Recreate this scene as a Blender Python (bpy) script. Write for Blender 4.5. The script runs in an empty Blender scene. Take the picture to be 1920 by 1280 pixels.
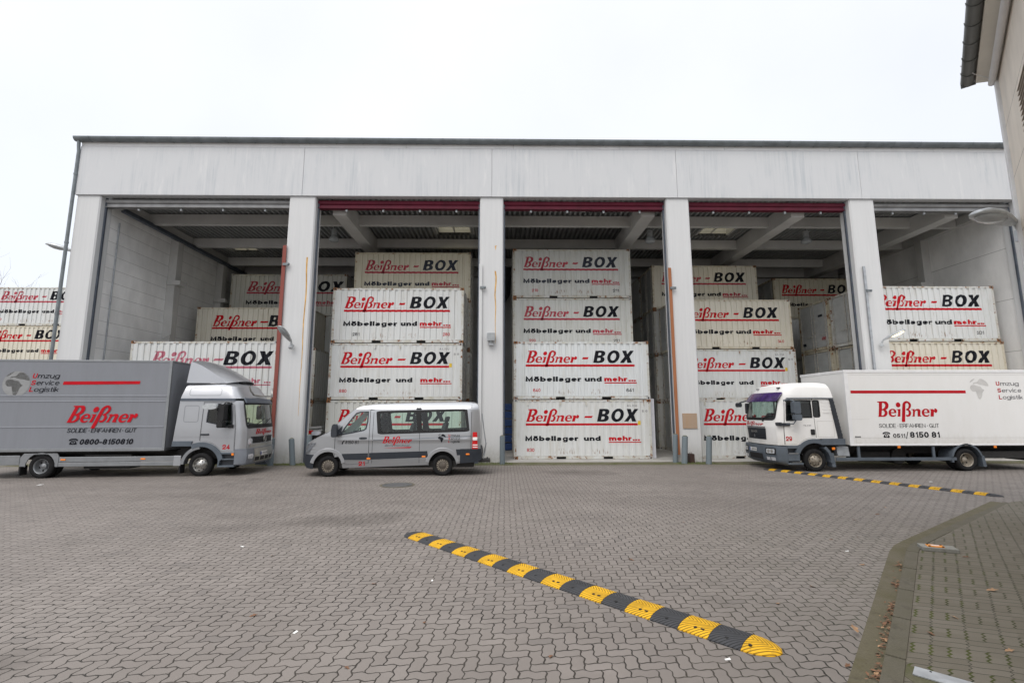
import bpy, bmesh, math, random
from mathutils import Vector, Matrix, geometry
random.seed(7)
R = math.radians
sc = bpy.context.scene
COL = sc.collection

# ------------------------------------------------------------------ camera
cam = bpy.data.objects.new('camera', bpy.data.cameras.new('camera'))
COL.objects.link(cam)
cam.data.sensor_width = 36.0
cam.data.lens = 905.0 / 1920.0 * 36.0
cam.data.clip_end = 2000.0
def cam_matrix(p, y, r):
    p, y, r = R(p), R(y), R(r)
    A = Matrix(((1, 0, 0), (0, 0, -1), (0, 1, 0)))
    Ry = Matrix(((math.cos(y), -math.sin(y), 0), (math.sin(y), math.cos(y), 0), (0, 0, 1)))
    Rp = Matrix(((1, 0, 0), (0, math.cos(p), math.sin(p)), (0, -math.sin(p), math.cos(p))))
    Rr = Matrix(((math.cos(r), -math.sin(r), 0), (math.sin(r), math.cos(r), 0), (0, 0, 1)))
    M = Rr @ Rp @ A @ Ry
    return Matrix((M[0], -M[1], -M[2])).transposed()
cam.matrix_world = Matrix.Translation((0, 0, 2.1)) @ cam_matrix(8.148, 0.910, -0.093).to_4x4()
sc.camera = cam

# ------------------------------------------------------------------ sky and sun (bright overcast)
SUN_ELEV, SUN_AZ = R(54), R(202)
w = bpy.data.worlds.new('World'); sc.world = w; w.use_nodes = True
nt = w.node_tree; nt.nodes.clear()
out = nt.nodes.new('ShaderNodeOutputWorld')
sky = nt.nodes.new('ShaderNodeTexSky'); sky.sky_type = 'NISHITA'; sky.sun_disc = False
sky.sun_elevation = SUN_ELEV; sky.sun_rotation = SUN_AZ
sky.air_density = 1.0; sky.dust_density = 4.0
b1 = nt.nodes.new('ShaderNodeBackground'); b1.inputs[1].default_value = 0.05
nt.links.new(sky.outputs[0], b1.inputs[0])
tc = nt.nodes.new('ShaderNodeTexCoord')
sx = nt.nodes.new('ShaderNodeSeparateXYZ'); nt.links.new(tc.outputs['Generated'], sx.inputs[0])
rmp = nt.nodes.new('ShaderNodeValToRGB'); nt.links.new(sx.outputs['Z'], rmp.inputs[0])
cr = rmp.color_ramp
cr.elements[0].position = 0.0; cr.elements[0].color = (0.83, 0.85, 0.885, 1)
cr.elements[1].position = 1.0; cr.elements[1].color = (2.2, 2.2, 2.2, 1)
e = cr.elements.new(0.35); e.color = (0.86, 0.87, 0.89, 1)
e = cr.elements.new(0.68); e.color = (0.90, 0.905, 0.915, 1)
nz = nt.nodes.new('ShaderNodeTexNoise'); nz.inputs['Scale'].default_value = 2.2; nz.inputs['Detail'].default_value = 5
nt.links.new(tc.outputs['Generated'], nz.inputs['Vector'])
mr = nt.nodes.new('ShaderNodeMapRange'); nt.links.new(nz.outputs[0], mr.inputs[0])
mr.inputs[1].default_value = 0.3; mr.inputs[2].default_value = 0.7; mr.inputs[3].default_value = 0.93; mr.inputs[4].default_value = 1.04
mx = nt.nodes.new('ShaderNodeVectorMath'); mx.operation = 'SCALE'
nt.links.new(rmp.outputs[0], mx.inputs[0]); nt.links.new(mr.outputs[0], mx.inputs['Scale'])
b2 = nt.nodes.new('ShaderNodeBackground'); b2.inputs[1].default_value = 0.94
nt.links.new(mx.outputs[0], b2.inputs[0])
ad = nt.nodes.new('ShaderNodeAddShader'); nt.links.new(b1.outputs[0], ad.inputs[0]); nt.links.new(b2.outputs[0], ad.inputs[1])
nt.links.new(ad.outputs[0], out.inputs[0])

sl = bpy.data.lights.new('sun', 'SUN'); sl.energy = 1.25; sl.angle = R(35); sl.color = (1.0, 0.985, 0.965)
so = bpy.data.objects.new('sun', sl); COL.objects.link(so)
# direction towards the sun: azimuth measured like the sky texture (0 = +Y, clockwise)
sd = Vector((math.sin(SUN_AZ) * math.cos(SUN_ELEV), math.cos(SUN_AZ) * math.cos(SUN_ELEV), math.sin(SUN_ELEV)))
so.rotation_euler = sd.to_track_quat('Z', 'Y').to_euler()
so.location = (0, 0, 40)

sc.view_settings.view_transform = 'Standard'
sc.view_settings.look = 'None'
sc.view_settings.exposure = 0.13
sc.view_settings.gamma = 1.0
try:
    sc.cycles.use_denoising = True
    sc.cycles.max_bounces = 8; sc.cycles.transparent_max_bounces = 12
    sc.cycles.sample_clamp_indirect = 4.0
except Exception:
    pass

# ------------------------------------------------------------------ node helpers and materials
class NT:
    def __init__(s, name):
        s.m = bpy.data.materials.new(name); s.m.use_nodes = True
        s.t = s.m.node_tree; s.n = s.t.nodes; s.n.clear()
        s.out = s.n.new('ShaderNodeOutputMaterial')
    def lk(s, a, b): s.t.links.new(a, b)
    def put(s, sock, v):
        if isinstance(v, bpy.types.NodeSocket): s.lk(v, sock)
        elif v is not None: sock.default_value = v
    def math(s, op, a, b=None, c=None):
        n = s.n.new('ShaderNodeMath'); n.operation = op
        s.put(n.inputs[0], a); s.put(n.inputs[1], b)
        if c is not None: s.put(n.inputs[2], c)
        return n.outputs[0]
    def coord(s, kind='Object', scale=None, rot=None, loc=None):
        c = s.n.new('ShaderNodeTexCoord').outputs[kind]
        if scale or rot or loc:
            mp = s.n.new('ShaderNodeMapping'); s.lk(c, mp.inputs[0])
            if scale: mp.inputs['Scale'].default_value = scale
            if rot: mp.inputs['Rotation'].default_value = rot
            if loc: mp.inputs['Location'].default_value = loc
            c = mp.outputs[0]
        return c
    def noise(s, vec, scale, detail=4, rough=.55):
        n = s.n.new('ShaderNodeTexNoise'); s.lk(vec, n.inputs['Vector'])
        n.inputs['Scale'].default_value = scale; n.inputs['Detail'].default_value = detail; n.inputs['Roughness'].default_value = rough
        return n.outputs[0]
    def rng(s, v, a, b, c=0.0, d=1.0, smooth=False):
        n = s.n.new('ShaderNodeMapRange'); s.put(n.inputs[0], v)
        if smooth: n.interpolation_type = 'SMOOTHSTEP'
        for i, q in enumerate((a, b, c, d)): s.put(n.inputs[i + 1], q)
        return n.outputs[0]
    def mix(s, f, a, b, mode='MIX'):
        n = s.n.new('ShaderNodeMix'); n.data_type = 'RGBA'; n.blend_type = mode
        s.put(n.inputs[0], f)
        for sock, v in ((n.inputs[6], a), (n.inputs[7], b)):
            s.put(sock, v if isinstance(v, bpy.types.NodeSocket) else (v[0], v[1], v[2], 1))
        return n.outputs[2]
    def bsdf(s, col, rough=.6, metal=0, bump=None, bstr=.3, bdist=.01, spec=.5, coat=0):
        p = s.n.new('ShaderNodeBsdfPrincipled')
        s.put(p.inputs['Base Color'], col if isinstance(col, bpy.types.NodeSocket) else (col[0], col[1], col[2], 1))
        s.put(p.inputs['Roughness'], rough); s.put(p.inputs['Metallic'], metal)
        p.inputs['Specular IOR Level'].default_value = spec
        p.inputs['Coat Weight'].default_value = coat; p.inputs['Coat Roughness'].default_value = .08
        if bump is not None:
            b = s.n.new('ShaderNodeBump'); b.inputs['Strength'].default_value = bstr; b.inputs['Distance'].default_value = bdist
            s.lk(bump, b.inputs['Height']); s.lk(b.outputs[0], p.inputs['Normal'])
        s.lk(p.outputs[0], s.out.inputs[0]); return p

def scl(c, k): return tuple(min(1, x * k) for x in c)
def plain(name, c, rough=.6, metal=0, amt=.12, ns=3.0, spec=.5, coat=0, bstr=0):
    n = NT(name); v = n.coord()
    f = n.noise(v, ns, 6)
    col = n.mix(n.rng(f, .3, .7), scl(c, 1 - amt), scl(c, 1 + amt))
    n.bsdf(col, rough, metal, f if bstr else None, bstr, .01, spec, coat)
    return n.m

def mat_container():
    n = NT('container paint'); v = n.coord()
    oi = n.n.new('ShaderNodeObjectInfo')
    rv = n.n.new('ShaderNodeVectorMath'); rv.operation = 'SCALE'; rv.inputs[0].default_value = (31, 17, 7); n.lk(oi.outputs['Random'], rv.inputs['Scale'])
    av = n.n.new('ShaderNodeVectorMath'); n.lk(v, av.inputs[0]); n.lk(rv.outputs[0], av.inputs[1]); vv = av.outputs[0]
    st = n.n.new('ShaderNodeMapping'); n.lk(vv, st.inputs[0]); st.inputs['Scale'].default_value = (5, 5, .35)
    streak = n.noise(st.outputs[0], 2.2, 6, .65)
    blot = n.noise(vv, .8, 5, .6)
    dirt = n.math('MULTIPLY', n.rng(streak, .42, .72), n.rng(blot, .3, .68))
    base = oi.outputs['Color']
    grimy = n.mix(1.0, base, (.62, .55, .43), 'MULTIPLY')
    col = n.mix(n.math('MULTIPLY', dirt, .55), base, grimy)
    rs = n.noise(st.outputs[0], 6.5, 8, .7); rb = n.noise(vv, 1.6, 4, .6)
    rust = n.math('MULTIPLY', n.rng(rs, .60, .70), n.rng(rb, .52, .62))
    sp = n.noise(vv, 11, 5, .7); rust = n.math('MAXIMUM', n.math('MULTIPLY', rust, .8), n.rng(sp, .735, .76))
    col = n.mix(rust, col, (.20, .085, .03))
    ps = n.n.new('ShaderNodeSeparateXYZ'); n.lk(v, ps.inputs[0])
    zwin = n.math('MULTIPLY', n.rng(ps.outputs[2], .20, .27), n.rng(ps.outputs[2], .50, .36))
    xwin = n.math('MAXIMUM', n.math('MULTIPLY', n.rng(ps.outputs[0], 1.75, 1.95), n.rng(ps.outputs[0], 2.85, 2.6)), n.math('MULTIPLY', n.rng(ps.outputs[0], 3.2, 3.4), n.rng(ps.outputs[0], 4.25, 4.0)))
    sm = n.n.new('ShaderNodeMapping'); n.lk(vv, sm.inputs[0]); sm.inputs['Scale'].default_value = (9, 1, 1.6)
    scuff = n.math('MULTIPLY', n.math('MULTIPLY', zwin, xwin), n.rng(n.noise(sm.outputs[0], 2.4, 4, .6), .55, .62))
    col = n.mix(n.math('MULTIPLY', scuff, .8), col, (.19, .10, .045))
    n.bsdf(col, .55, 0, n.noise(vv, 3, 3), .12, .02, .35)
    return n.m
def mat_frame():
    n = NT('container frame paint'); v = n.coord()
    oi = n.n.new('ShaderNodeObjectInfo')
    rv = n.n.new('ShaderNodeVectorMath'); rv.operation = 'SCALE'; rv.inputs[0].default_value = (13, 29, 11); n.lk(oi.outputs['Random'], rv.inputs['Scale'])
    av = n.n.new('ShaderNodeVectorMath'); n.lk(v, av.inputs[0]); n.lk(rv.outputs[0], av.inputs[1]); vv = av.outputs[0]
    a = n.noise(vv, 2.6, 7, .65)
    col = n.mix(n.rng(a, .35, .65), n.mix(1.0, oi.outputs['Color'], (.8, .75, .64), 'MULTIPLY'), oi.outputs['Color'])
    r = n.noise(vv, 5.0, 8, .72)
    col = n.mix(n.rng(r, .545, .62), col, (.20, .085, .03))
    n.bsdf(col, .6, 0, r, .2, .01, .3)
    return n.m
def mat_casting():
    n = NT('corner casting'); v = n.coord(); oi = n.n.new('ShaderNodeObjectInfo')
    rv = n.n.new('ShaderNodeVectorMath'); rv.operation = 'SCALE'; rv.inputs[0].default_value = (13, 29, 11); n.lk(oi.outputs['Random'], rv.inputs['Scale'])
    av = n.n.new('ShaderNodeVectorMath'); n.lk(v, av.inputs[0]); n.lk(rv.outputs[0], av.inputs[1])
    r = n.noise(av.outputs[0], 9, 6, .7)
    thr = n.rng(oi.outputs['Random'], 0, 1, .36, .56)
    col = n.mix(n.rng(n.math('SUBTRACT', r, thr), -.04, .05), oi.outputs['Color'], (.22, .095, .035))
    n.bsdf(col, .8, 0, r, .3, .01, .3); return n.m
def mat_facade(name, c, sx=5.0, amt=.16, dirtc=(.42, .43, .44), splash=None):
    n = NT(name)
    st = n.coord(scale=(sx, sx, .28)); v = n.coord()
    s1 = n.noise(st, 1.6, 8, .7); s2 = n.noise(v, .35, 4, .6)
    f = n.math('MULTIPLY', n.rng(s1, .40, .72), n.rng(s2, .3, .7, .35, 1))
    col = n.mix(n.math('MULTIPLY', f, .75), c, dirtc)
    n2 = n.noise(v, 40, 3)
    if splash:   # road dirt thrown up over the lowest part: (z0, z1, colour)
        zz = n.n.new('ShaderNodeSeparateXYZ'); n.lk(v, zz.inputs[0])
        sp = n.math('MULTIPLY', n.rng(n.math('ADD', zz.outputs[2], n.math('MULTIPLY', n.math('SUBTRACT', n.noise(n.coord(scale=(4, 4, 1)), 1.5, 5, .65), .5), .7)), splash[0], splash[1], 1, 0), n.rng(n.noise(v, 9, 5, .7), .3, .65, .35, 1))
        col = n.mix(n.math('MULTIPLY', sp, .7), col, splash[2])
    col = n.mix(n.rng(n2, .3, .7, 0, .10), col, scl(c, .6))
    n.bsdf(col, .8, 0, n2, .08, .005, .3)
    return n.m
def mat_panels(name, c, pitch, line=.012, axis=2):
    n = NT(name); v = n.coord()
    s = n.n.new('ShaderNodeSeparateXYZ'); n.lk(v, s.inputs[0])
    fz = n.math('FRACT', n.math('DIVIDE', s.outputs[axis], pitch))
    g = n.math('LESS_THAN', fz, line / pitch)
    nz = n.noise(n.coord(scale=(1, 1, .5)), 1.1, 6, .6)
    wn = n.n.new('ShaderNodeTexWhiteNoise'); wn.noise_dimensions = '1D'; n.lk(n.math('FLOOR', n.math('DIVIDE', s.outputs[axis], pitch)), wn.inputs['W'])
    col = n.mix(n.rng(nz, .3, .7), scl(c, .82), scl(c, 1.1))
    col = n.mix(n.rng(wn.outputs[0], 0, 1, 0, .12), col, scl(c, .55))
    col = n.mix(g, col, scl(c, .35))
    n.bsdf(col, .7, 0, n.math('SUBTRACT', 1.0, g), .4, .02, .3)
    return n.m
def mat_fascia():
    n = NT('weathered fascia concrete'); v = n.coord()
    s1 = n.noise(n.coord(scale=(7, 7, .22)), 1.3, 7, .7); s2 = n.noise(n.coord(scale=(1.6, 1, .8)), .45, 5, .65); s3 = n.noise(n.coord(scale=(3, 3, .5)), .9, 6, .7)
    z = n.n.new('ShaderNodeSeparateXYZ'); n.lk(v, z.inputs[0])
    col = n.mix(n.math('MULTIPLY', n.rng(s1, .45, .70), n.rng(s2, .42, .62)), (.535, .545, .555), (.40, .43, .455))
    col = n.mix(n.math('MULTIPLY', n.rng(s3, .56, .72), .55), col, (.645, .645, .64))
    col = n.mix(n.math('MULTIPLY', n.rng(n.noise(n.coord(scale=(16, 16, .12)), 1.5, 3, .6), .62, .72), n.rng(s2, .5, .6, .1, .5)), col, (.33, .34, .345))
    n.bsdf(col, .8, 0, n.noise(v, 40, 3), .08, .005, .25); return n.m
def glass(name, tint, refl=.9):
    n = NT(name)
    t = n.n.new('ShaderNodeBsdfTransparent'); t.inputs[0].default_value = (*tint, 1)
    g = n.n.new('ShaderNodeBsdfGlossy'); g.inputs['Roughness'].default_value = .02; g.inputs[0].default_value = (refl, refl, refl, 1)
    lw = n.n.new('ShaderNodeLayerWeight'); lw.inputs[0].default_value = .5
    m = n.n.new('ShaderNodeMixShader'); n.lk(n.math('ADD', n.math('MULTIPLY', n.math('POWER', lw.outputs['Facing'], 4.0), .75), .045), m.inputs[0]); n.lk(t.outputs[0], m.inputs[1]); n.lk(g.outputs[0], m.inputs[2])
    n.lk(m.outputs[0], n.out.inputs[0]); return n.m
def emit(name, c, s):
    n = NT(name); e = n.n.new('ShaderNodeEmission'); e.inputs[0].default_value = (*c, 1); e.inputs[1].default_value = s
    n.lk(e.outputs[0], n.out.inputs[0]); return n.m

def mat_paving():
    n = NT('interlocking paving'); v = n.coord()
    s = n.n.new('ShaderNodeSeparateXYZ'); n.lk(v, s.inputs[0]); X, Y = s.outputs[0], s.outputs[1]
    W = .1125
    dn = n.math('MULTIPLY', n.math('SUBTRACT', n.noise(v, .7, 2), .5), .05)
    k2 = 2 * math.pi / (2 * W)
    def wv(t): return n.math('ADD', n.math('MULTIPLY', n.math('SINE', n.math('MULTIPLY', t, k2)), .009), n.math('MULTIPLY', n.math('SUBTRACT', n.math('PINGPONG', n.math('ADD', t, .03), W / 2), W / 4), .28))
    xw = n.math('ADD', n.math('ADD', X, dn), wv(Y))
    yw = n.math('ADD', n.math('ADD', Y, dn), wv(X))
    a, b = n.math('DIVIDE', xw, W), n.math('DIVIDE', yw, W)
    i, j = n.math('FLOOR', a), n.math('FLOOR', b); fx, fy = n.math('FRACT', a), n.math('FRACT', b)
    k = n.math('FLOORED_MODULO', n.math('SUBTRACT', i, j), 4.0)
    def eq(val): return n.math('COMPARE', k, float(val), .2)
    def ed(f, val): return n.math('ADD', f, n.math('MULTIPLY', eq(val), 9.0))
    inv = lambda f: n.math('SUBTRACT', 1.0, f)
    d = n.math('MINIMUM', n.math('MINIMUM', ed(fx, 1), ed(inv(fx), 0)), n.math('MINIMUM', ed(fy, 2), ed(inv(fy), 3)))
    jit = n.rng(n.noise(v, 6, 3), .3, .7, .6, 1.5)
    body = n.rng(n.math('DIVIDE', d, jit), .029, .074, 0, 1, True)
    cb = n.n.new('ShaderNodeCombineXYZ'); n.lk(n.math('SUBTRACT', i, eq(1)), cb.inputs[0]); n.lk(n.math('SUBTRACT', j, eq(2)), cb.inputs[1])
    wn = n.n.new('ShaderNodeTexWhiteNoise'); wn.noise_dimensions = '2D'; n.lk(cb.outputs[0], wn.inputs['Vector'])
    big = n.noise(v, .22, 5, .6); mid = n.noise(v, 1.3, 6, .65); fine = n.noise(v, 120, 3, .7)
    col = n.mix(wn.outputs[0], (.202, .180, .163), (.238, .213, .194))
    col = n.mix(n.rng(big, .38, .62, 0, .5), col, (.145, .127, .114))
    col = n.mix(n.math('MULTIPLY', n.rng(mid, .55, .75), .5), col, (.285, .256, .235))
    stain = n.math('MULTIPLY', n.rng(n.noise(v, .55, 7, .7), .57, .68), n.rng(n.noise(v, .16, 2), .46, .58))
    col = n.mix(n.math('MULTIPLY', stain, .6), col, (.085, .075, .068))
    patch = n.math('MULTIPLY', n.rng(n.noise(n.coord(scale=(.55, 1.6, 1)), .5, 6, .65), .56, .66), n.rng(Y, 5.5, 8.5))
    col = n.mix(n.math('MULTIPLY', patch, .45), col, (.12, .105, .094))
    # old oil and damp stains with ragged edges: (x, y, radius x, radius y, strength)
    rag = n.math('MULTIPLY', n.math('SUBTRACT', n.noise(v, 1.6, 7, .7), .5), 2.6)
    for ox, oy, orx, ory, k in ((-3.15, 9.75, 1.3, .55, .55), (-2.3, 10.3, .8, .35, .4), (-5.0, 9.2, 1.2, .4, .3), (2.5, 16.9, 1.5, .8, .5), (-4.2, 4.4, .35, .5, .5), (4.0, 11.5, 2.2, .9, .25), (-8.5, 12.6, 2.5, .7, .25), (9.6, 15.6, 1.6, .6, .3)):
        q = n.math('ADD', n.math('POWER', n.math('DIVIDE', n.math('SUBTRACT', X, ox), orx), 2.0), n.math('POWER', n.math('DIVIDE', n.math('SUBTRACT', Y, oy), ory), 2.0))
        col = n.mix(n.math('MULTIPLY', n.rng(n.math('ADD', q, rag), .1, 1.1, 1, 0), k), col, (.075, .064, .056))
    # faint tyre tracks along the hall front
    for ty in (13.1, 14.9):
        tw = n.math('ABSOLUTE', n.math('SUBTRACT', n.math('ADD', Y, n.math('MULTIPLY', n.math('SINE', n.math('MULTIPLY', X, .11)), .7)), ty))
        col = n.mix(n.math('MULTIPLY', n.rng(tw, .12, .42, 1, 0), n.rng(n.noise(v, .8, 4), .35, .7, .05, .28)), col, (.12, .105, .095))
    spots = n.rng(n.noise(v, 2.3, 2, .5), .735, .76)
    col = n.mix(n.math('MULTIPLY', spots, .55), col, (.07, .06, .055))
    odd = n.rng(wn.outputs[0], .965, .97)
    col = n.mix(n.math('MULTIPLY', odd, .45), col, (.12, .108, .10))
    col = n.mix(n.rng(fine, .35, .65, .25, 0), col, (.10, .09, .085))
    # moss and dirt band along the hall front
    band = n.math('MULTIPLY', n.rng(Y, 18.2, 19.3), n.rng(n.noise(v, 1.1, 5, .7), .35, .7))
    gr = n.math('MULTIPLY', n.rng(X, 1.5, 6.0), n.rng(Y, 11.0, 6.0))
    band = n.math('MAXIMUM', band, n.math('MULTIPLY', gr, n.rng(n.noise(v, .9, 5, .7), .4, .7, .2, .7)))
    col = n.mix(n.math('MULTIPLY', band, .35), col, (.15, .145, .085))
    jc = n.mix(n.rng(n.noise(v, .8, 4), .4, .65), (.020, .017, .014), (.048, .041, .032))
    jc = n.mix(band, jc, (.05, .06, .02))
    dist = body
    col = n.mix(dist, jc, col)
    h = n.math('ADD', n.math('MULTIPLY', body, 1.0), n.math('ADD', n.math('MULTIPLY', fine, .10), n.math('MULTIPLY', wn.outputs[0], .25)))
    n.bsdf(col, n.rng(mid, .3, .7, .62, .85), 0, h, .55, .006, .35)
    return n.m
def mat_pavement():
    n = NT('mossy pavement stones'); v = n.coord()
    s = n.n.new('ShaderNodeSeparateXYZ'); n.lk(v, s.inputs[0]); X, Y = s.outputs[0], s.outputs[1]
    def lin(cx, cy): return n.math('ADD', n.math('MULTIPLY', X, cx), n.math('MULTIPLY', Y, cy))
    a, b = lin(.743 / .94, -.67 / .94), lin(.375 / .94, .927 / .94)
    wob = n.math('MULTIPLY', n.math('SUBTRACT', n.noise(v, 1.1, 2), .5), .03)
    a, b = n.math('ADD', a, wob), n.math('ADD', b, wob)
    bz = n.math('ADD', b, n.math('MULTIPLY', n.math('SINE', n.math('MULTIPLY', a, 2 * math.pi / .258)), .006))
    az = n.math('ADD', a, n.math('MULTIPLY', n.math('SUBTRACT', n.math('PINGPONG', b, .04), .02), .62))
    ph = n.math('FRACT', n.math('DIVIDE', bz, .48)); longs = n.math('LESS_THAN', ph, .5)
    c1 = n.math('DIVIDE', az, .129); f1 = n.math('FRACT', c1)
    d1 = n.math('MULTIPLY', n.math('MINIMUM', f1, n.math('SUBTRACT', 1.0, f1)), .129)
    c2 = n.math('DIVIDE', az, .258); f2 = n.math('FRACT', c2)
    d2 = n.math('MULTIPLY', n.math('MINIMUM', f2, n.math('SUBTRACT', 1.0, f2)), .258)
    q = n.math('FRACT', n.math('MULTIPLY', ph, 4.0))
    eb = n.math('MULTIPLY', n.math('MINIMUM', q, n.math('SUBTRACT', 1.0, q)), .12)
    mid = n.math('COMPARE', ph, .25, .03)                       # no joint half way along a long stone
    db = n.math('ADD', eb, mid)
    mossn = n.noise(v, 1.3, 5, .65); near = n.math('MULTIPLY', n.rng(n.math('ADD', a, n.math('MULTIPLY', mossn, .5)), .1, .95, 1, 0), 1.0)
    wd = n.rng(n.math('MULTIPLY', mossn, n.rng(near, 0, 1, .8, 1.25)), .35, .65, .005, .013)
    j1 = n.math('MULTIPLY', n.rng(d1, n.math('MULTIPLY', wd, .6), wd, 1, 0), longs)
    j2 = n.math('MULTIPLY', n.rng(d2, .002, .005, 1, 0), n.math('SUBTRACT', 1.0, longs))
    jb = n.math('MAXIMUM', n.rng(db, .0022, .0055, 1, 0), j2)
    cb = n.n.new('ShaderNodeCombineXYZ'); n.lk(n.math('FLOOR', c1), cb.inputs[0]); n.lk(n.math('FLOOR', n.math('DIVIDE', bz, .12)), cb.inputs[1])
    wn = n.n.new('ShaderNodeTexWhiteNoise'); wn.noise_dimensions = '2D'; n.lk(cb.outputs[0], wn.inputs['Vector'])
    fine = n.noise(v, 110, 3, .7)
    col = n.mix(wn.outputs[0], (.148, .131, .103), (.182, .163, .133))
    col = n.mix(n.rng(n.noise(v, .6, 5), .35, .65, 0, .45), col, (.118, .106, .074))
    col = n.mix(n.rng(fine, .35, .65, .3, 0), col, (.07, .065, .05))
    col = n.mix(jb, col, (.030, .029, .018))
    col = n.mix(j1, col, n.mix(n.math('MULTIPLY', n.rng(mossn, .38, .55), n.rng(near, 0, 1, .35, 1)), (.022, .021, .013), (.055, .066, .008)))
    h = n.math('SUBTRACT', n.math('MULTIPLY', fine, .12), n.math('MAXIMUM', j1, jb))
    n.bsdf(col, .8, 0, h, .5, .006, .3)
    return n.m
def mat_moss_concrete(name, c, g=(.11, .12, .05), amt=.6):
    n = NT(name); v = n.coord()
    f = n.noise(v, 2.2, 7, .7); fine = n.noise(v, 70, 4, .7)
    col = n.mix(n.rng(f, .35, .68, 0, amt), c, g); col = n.mix(n.rng(n.noise(v, 5.5, 6, .75), .56, .70, 0, .6), col, scl(c, .42))
    col = n.mix(n.rng(fine, .3, .7, .45, 0), col, scl(c, .35))
    n.bsdf(col, .9, 0, fine, .4, .006, .2)
    return n.m
def mat_chevron(name, c):
    n = NT(name); v = n.coord()
    s = n.n.new('ShaderNodeSeparateXYZ'); n.lk(v, s.inputs[0])
    t = n.math('ADD', s.outputs[0], n.math('MULTIPLY', n.math('ABSOLUTE', s.outputs[1]), 1.0))
    f = n.math('FRACT', n.math('DIVIDE', t, .040))
    g = n.math('PINGPONG', f, .5)
    gm = n.rng(g, .08, .20)
    nz = n.noise(v, 5, 6, .65)
    col = n.mix(n.rng(nz, .35, .7), scl(c, 1.08), scl(c, .72))
    sc_ = n.math('MULTIPLY', n.rng(n.noise(v, 9, 7, .75), .56, .68), n.rng(n.noise(v, 2, 3), .42, .62))
    col = n.mix(n.math('MULTIPLY', sc_, .7), col, (.07, .062, .05))
    col = n.mix(gm, scl(c, .30), col)
    n.bsdf(col, .65, 0, gm, .8, .006, .35)
    return n.m

M = {}
M['paving'] = mat_paving(); M['pavement'] = mat_pavement()
M['kerb'] = mat_moss_concrete('kerb concrete', (.145, .132, .105), (.105, .098, .06), .55)
M['gutter_slab'] = mat_moss_concrete('gutter slab concrete', (.155, .138, .10), (.105, .094, .045), .75)
M['moss_strip'] = mat_moss_concrete('mossy strip', (.16, .145, .11), (.075, .085, .02), 1.0)
M['floor'] = plain('hall floor concrete', (.33, .32, .30), .85, 0, .2, 1.2)
M['facade'] = mat_fascia()
M['pillar'] = mat_facade('painted concrete pillar', (.575, .58, .58), 7, .15, (.49, .50, .505), (.05, .75, (.30, .29, .25)))
M['inwall'] = mat_panels('inner wall panels', (.80, .795, .785), .6)
M['inwall_large'] = mat_panels('large wall panels', (.74, .735, .72), 2.35, .02)
M['lensdark'] = plain('dark lamp lens', (.14, .15, .165), .12, .2, .3, 14)
M['backwall'] = plain('back wall paint', (.55, .55, .54), .8, 0, .12, .8)
M['concrete'] = plain('painted concrete beam', (.47, .465, .45), .75, 0, .1, 1.0)
M['deck'] = plain('trapezoid deck metal', (.27, .275, .275), .5, .2, .15, 2)
M['roofing'] = plain('roof membrane', (.30, .30, .30), .9)
M['zinc'] = plain('weathered zinc', (.17, .19, .20), .55, .4, .2, 3)
M['zinc_light'] = plain('galvanised steel', (.36, .38, .40), .5, .5, .22, 5)
M['bollard'] = mat_facade('galvanised bollard', (.165, .20, .22), 9, .3, (.11, .125, .135))
M['maroon'] = plain('maroon door curtain', (.115, .009, .026), .55, 0, .2, 2, .3)
M['curtain'] = plain('grey door curtain', (.26, .26, .26), .45, .3, .2, 2)
M['rail'] = plain('dark guide rail', (.085, .10, .125), .5, .3, .2, 3)
M['railred'] = mat_facade('red oxide steel', (.235, .070, .056), 6, .2, (.15, .042, .033))
M['railorange'] = mat_facade('orange rusted steel', (.33, .135, .062), 4, .2, (.17, .055, .03))
M['rust'] = plain('rust streak', (.50, .29, .08), .9, 0, .35, 4)
M['cont'] = mat_container(); M['frame'] = mat_frame()
M['rusty'] = plain('rusty casting', (.17, .085, .04), .85, 0, .55, 9); M['casting'] = mat_casting()
M['black'] = plain('black void', (.010, .010, .011), .8, 0, .1)
M['doorp'] = plain('container door paint', (.40, .41, .40), .55, 0, .14, 2)
M['rod'] = plain('locking rod', (.42, .40, .36), .5, .2, .35, 6)
M['red'] = plain('red lettering', (.43, .004, .012), .6, 0, .12, 2, .15)
M['dark'] = plain('dark lettering', (.010, .011, .015), .6, 0, .2, 2, .12)
M['redf'] = plain('faded red lettering', (.36, .055, .075), .65, 0, .25, 2, .15)
M['redp'] = plain('sun bleached pink lettering', (.40, .13, .17), .65, 0, .15, 2, .15); M['darkf'] = plain('faded dark lettering', (.040, .045, .06), .6, 0, .25, 2, .12)
M['yellow_tag'] = plain('yellow tag', (.62, .42, .02), .5)
M['silver'] = plain('silver paint', (.37, .38, .40), .36, .65, .03, 1, .5, .3)
M['silver_van'] = plain('silver van paint', (.36, .37, .385), .30, .74, .03, 1, .5, .3)
M['white_van'] = mat_facade('white truck paint', (.74, .735, .72), 1.5, .1, (.685, .675, .645), (.80, 1.25, (.50, .47, .41)))
M['alu_box'] = mat_facade('grey box body', (.205, .215, .236), 2, .1, (.172, .18, .195))
M['alu'] = plain('aluminium trim', (.24, .25, .26), .42, .6, .1, 4)
M['greyplast'] = plain('grey truck plastic', (.088, .105, .125), .55, 0, .15, 3, .3)
M['darkplast'] = plain('dark plastic', (.020, .024, .032), .5, 0, .15, 4)
M['navy'] = plain('navy bumper plastic', (.020, .024, .031), .55, 0, .12, 4, .3)
M['tyre'] = plain('tyre rubber', (.013, .013, .0135), .85, 0, .3, 6, .2)
M['rimdark'] = plain('dusty steel rim', (.10, .085, .07), .6, .3, .3, 8)
M['rimlight'] = plain('light rim', (.27, .24, .195), .5, .3, .25, 9)
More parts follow.
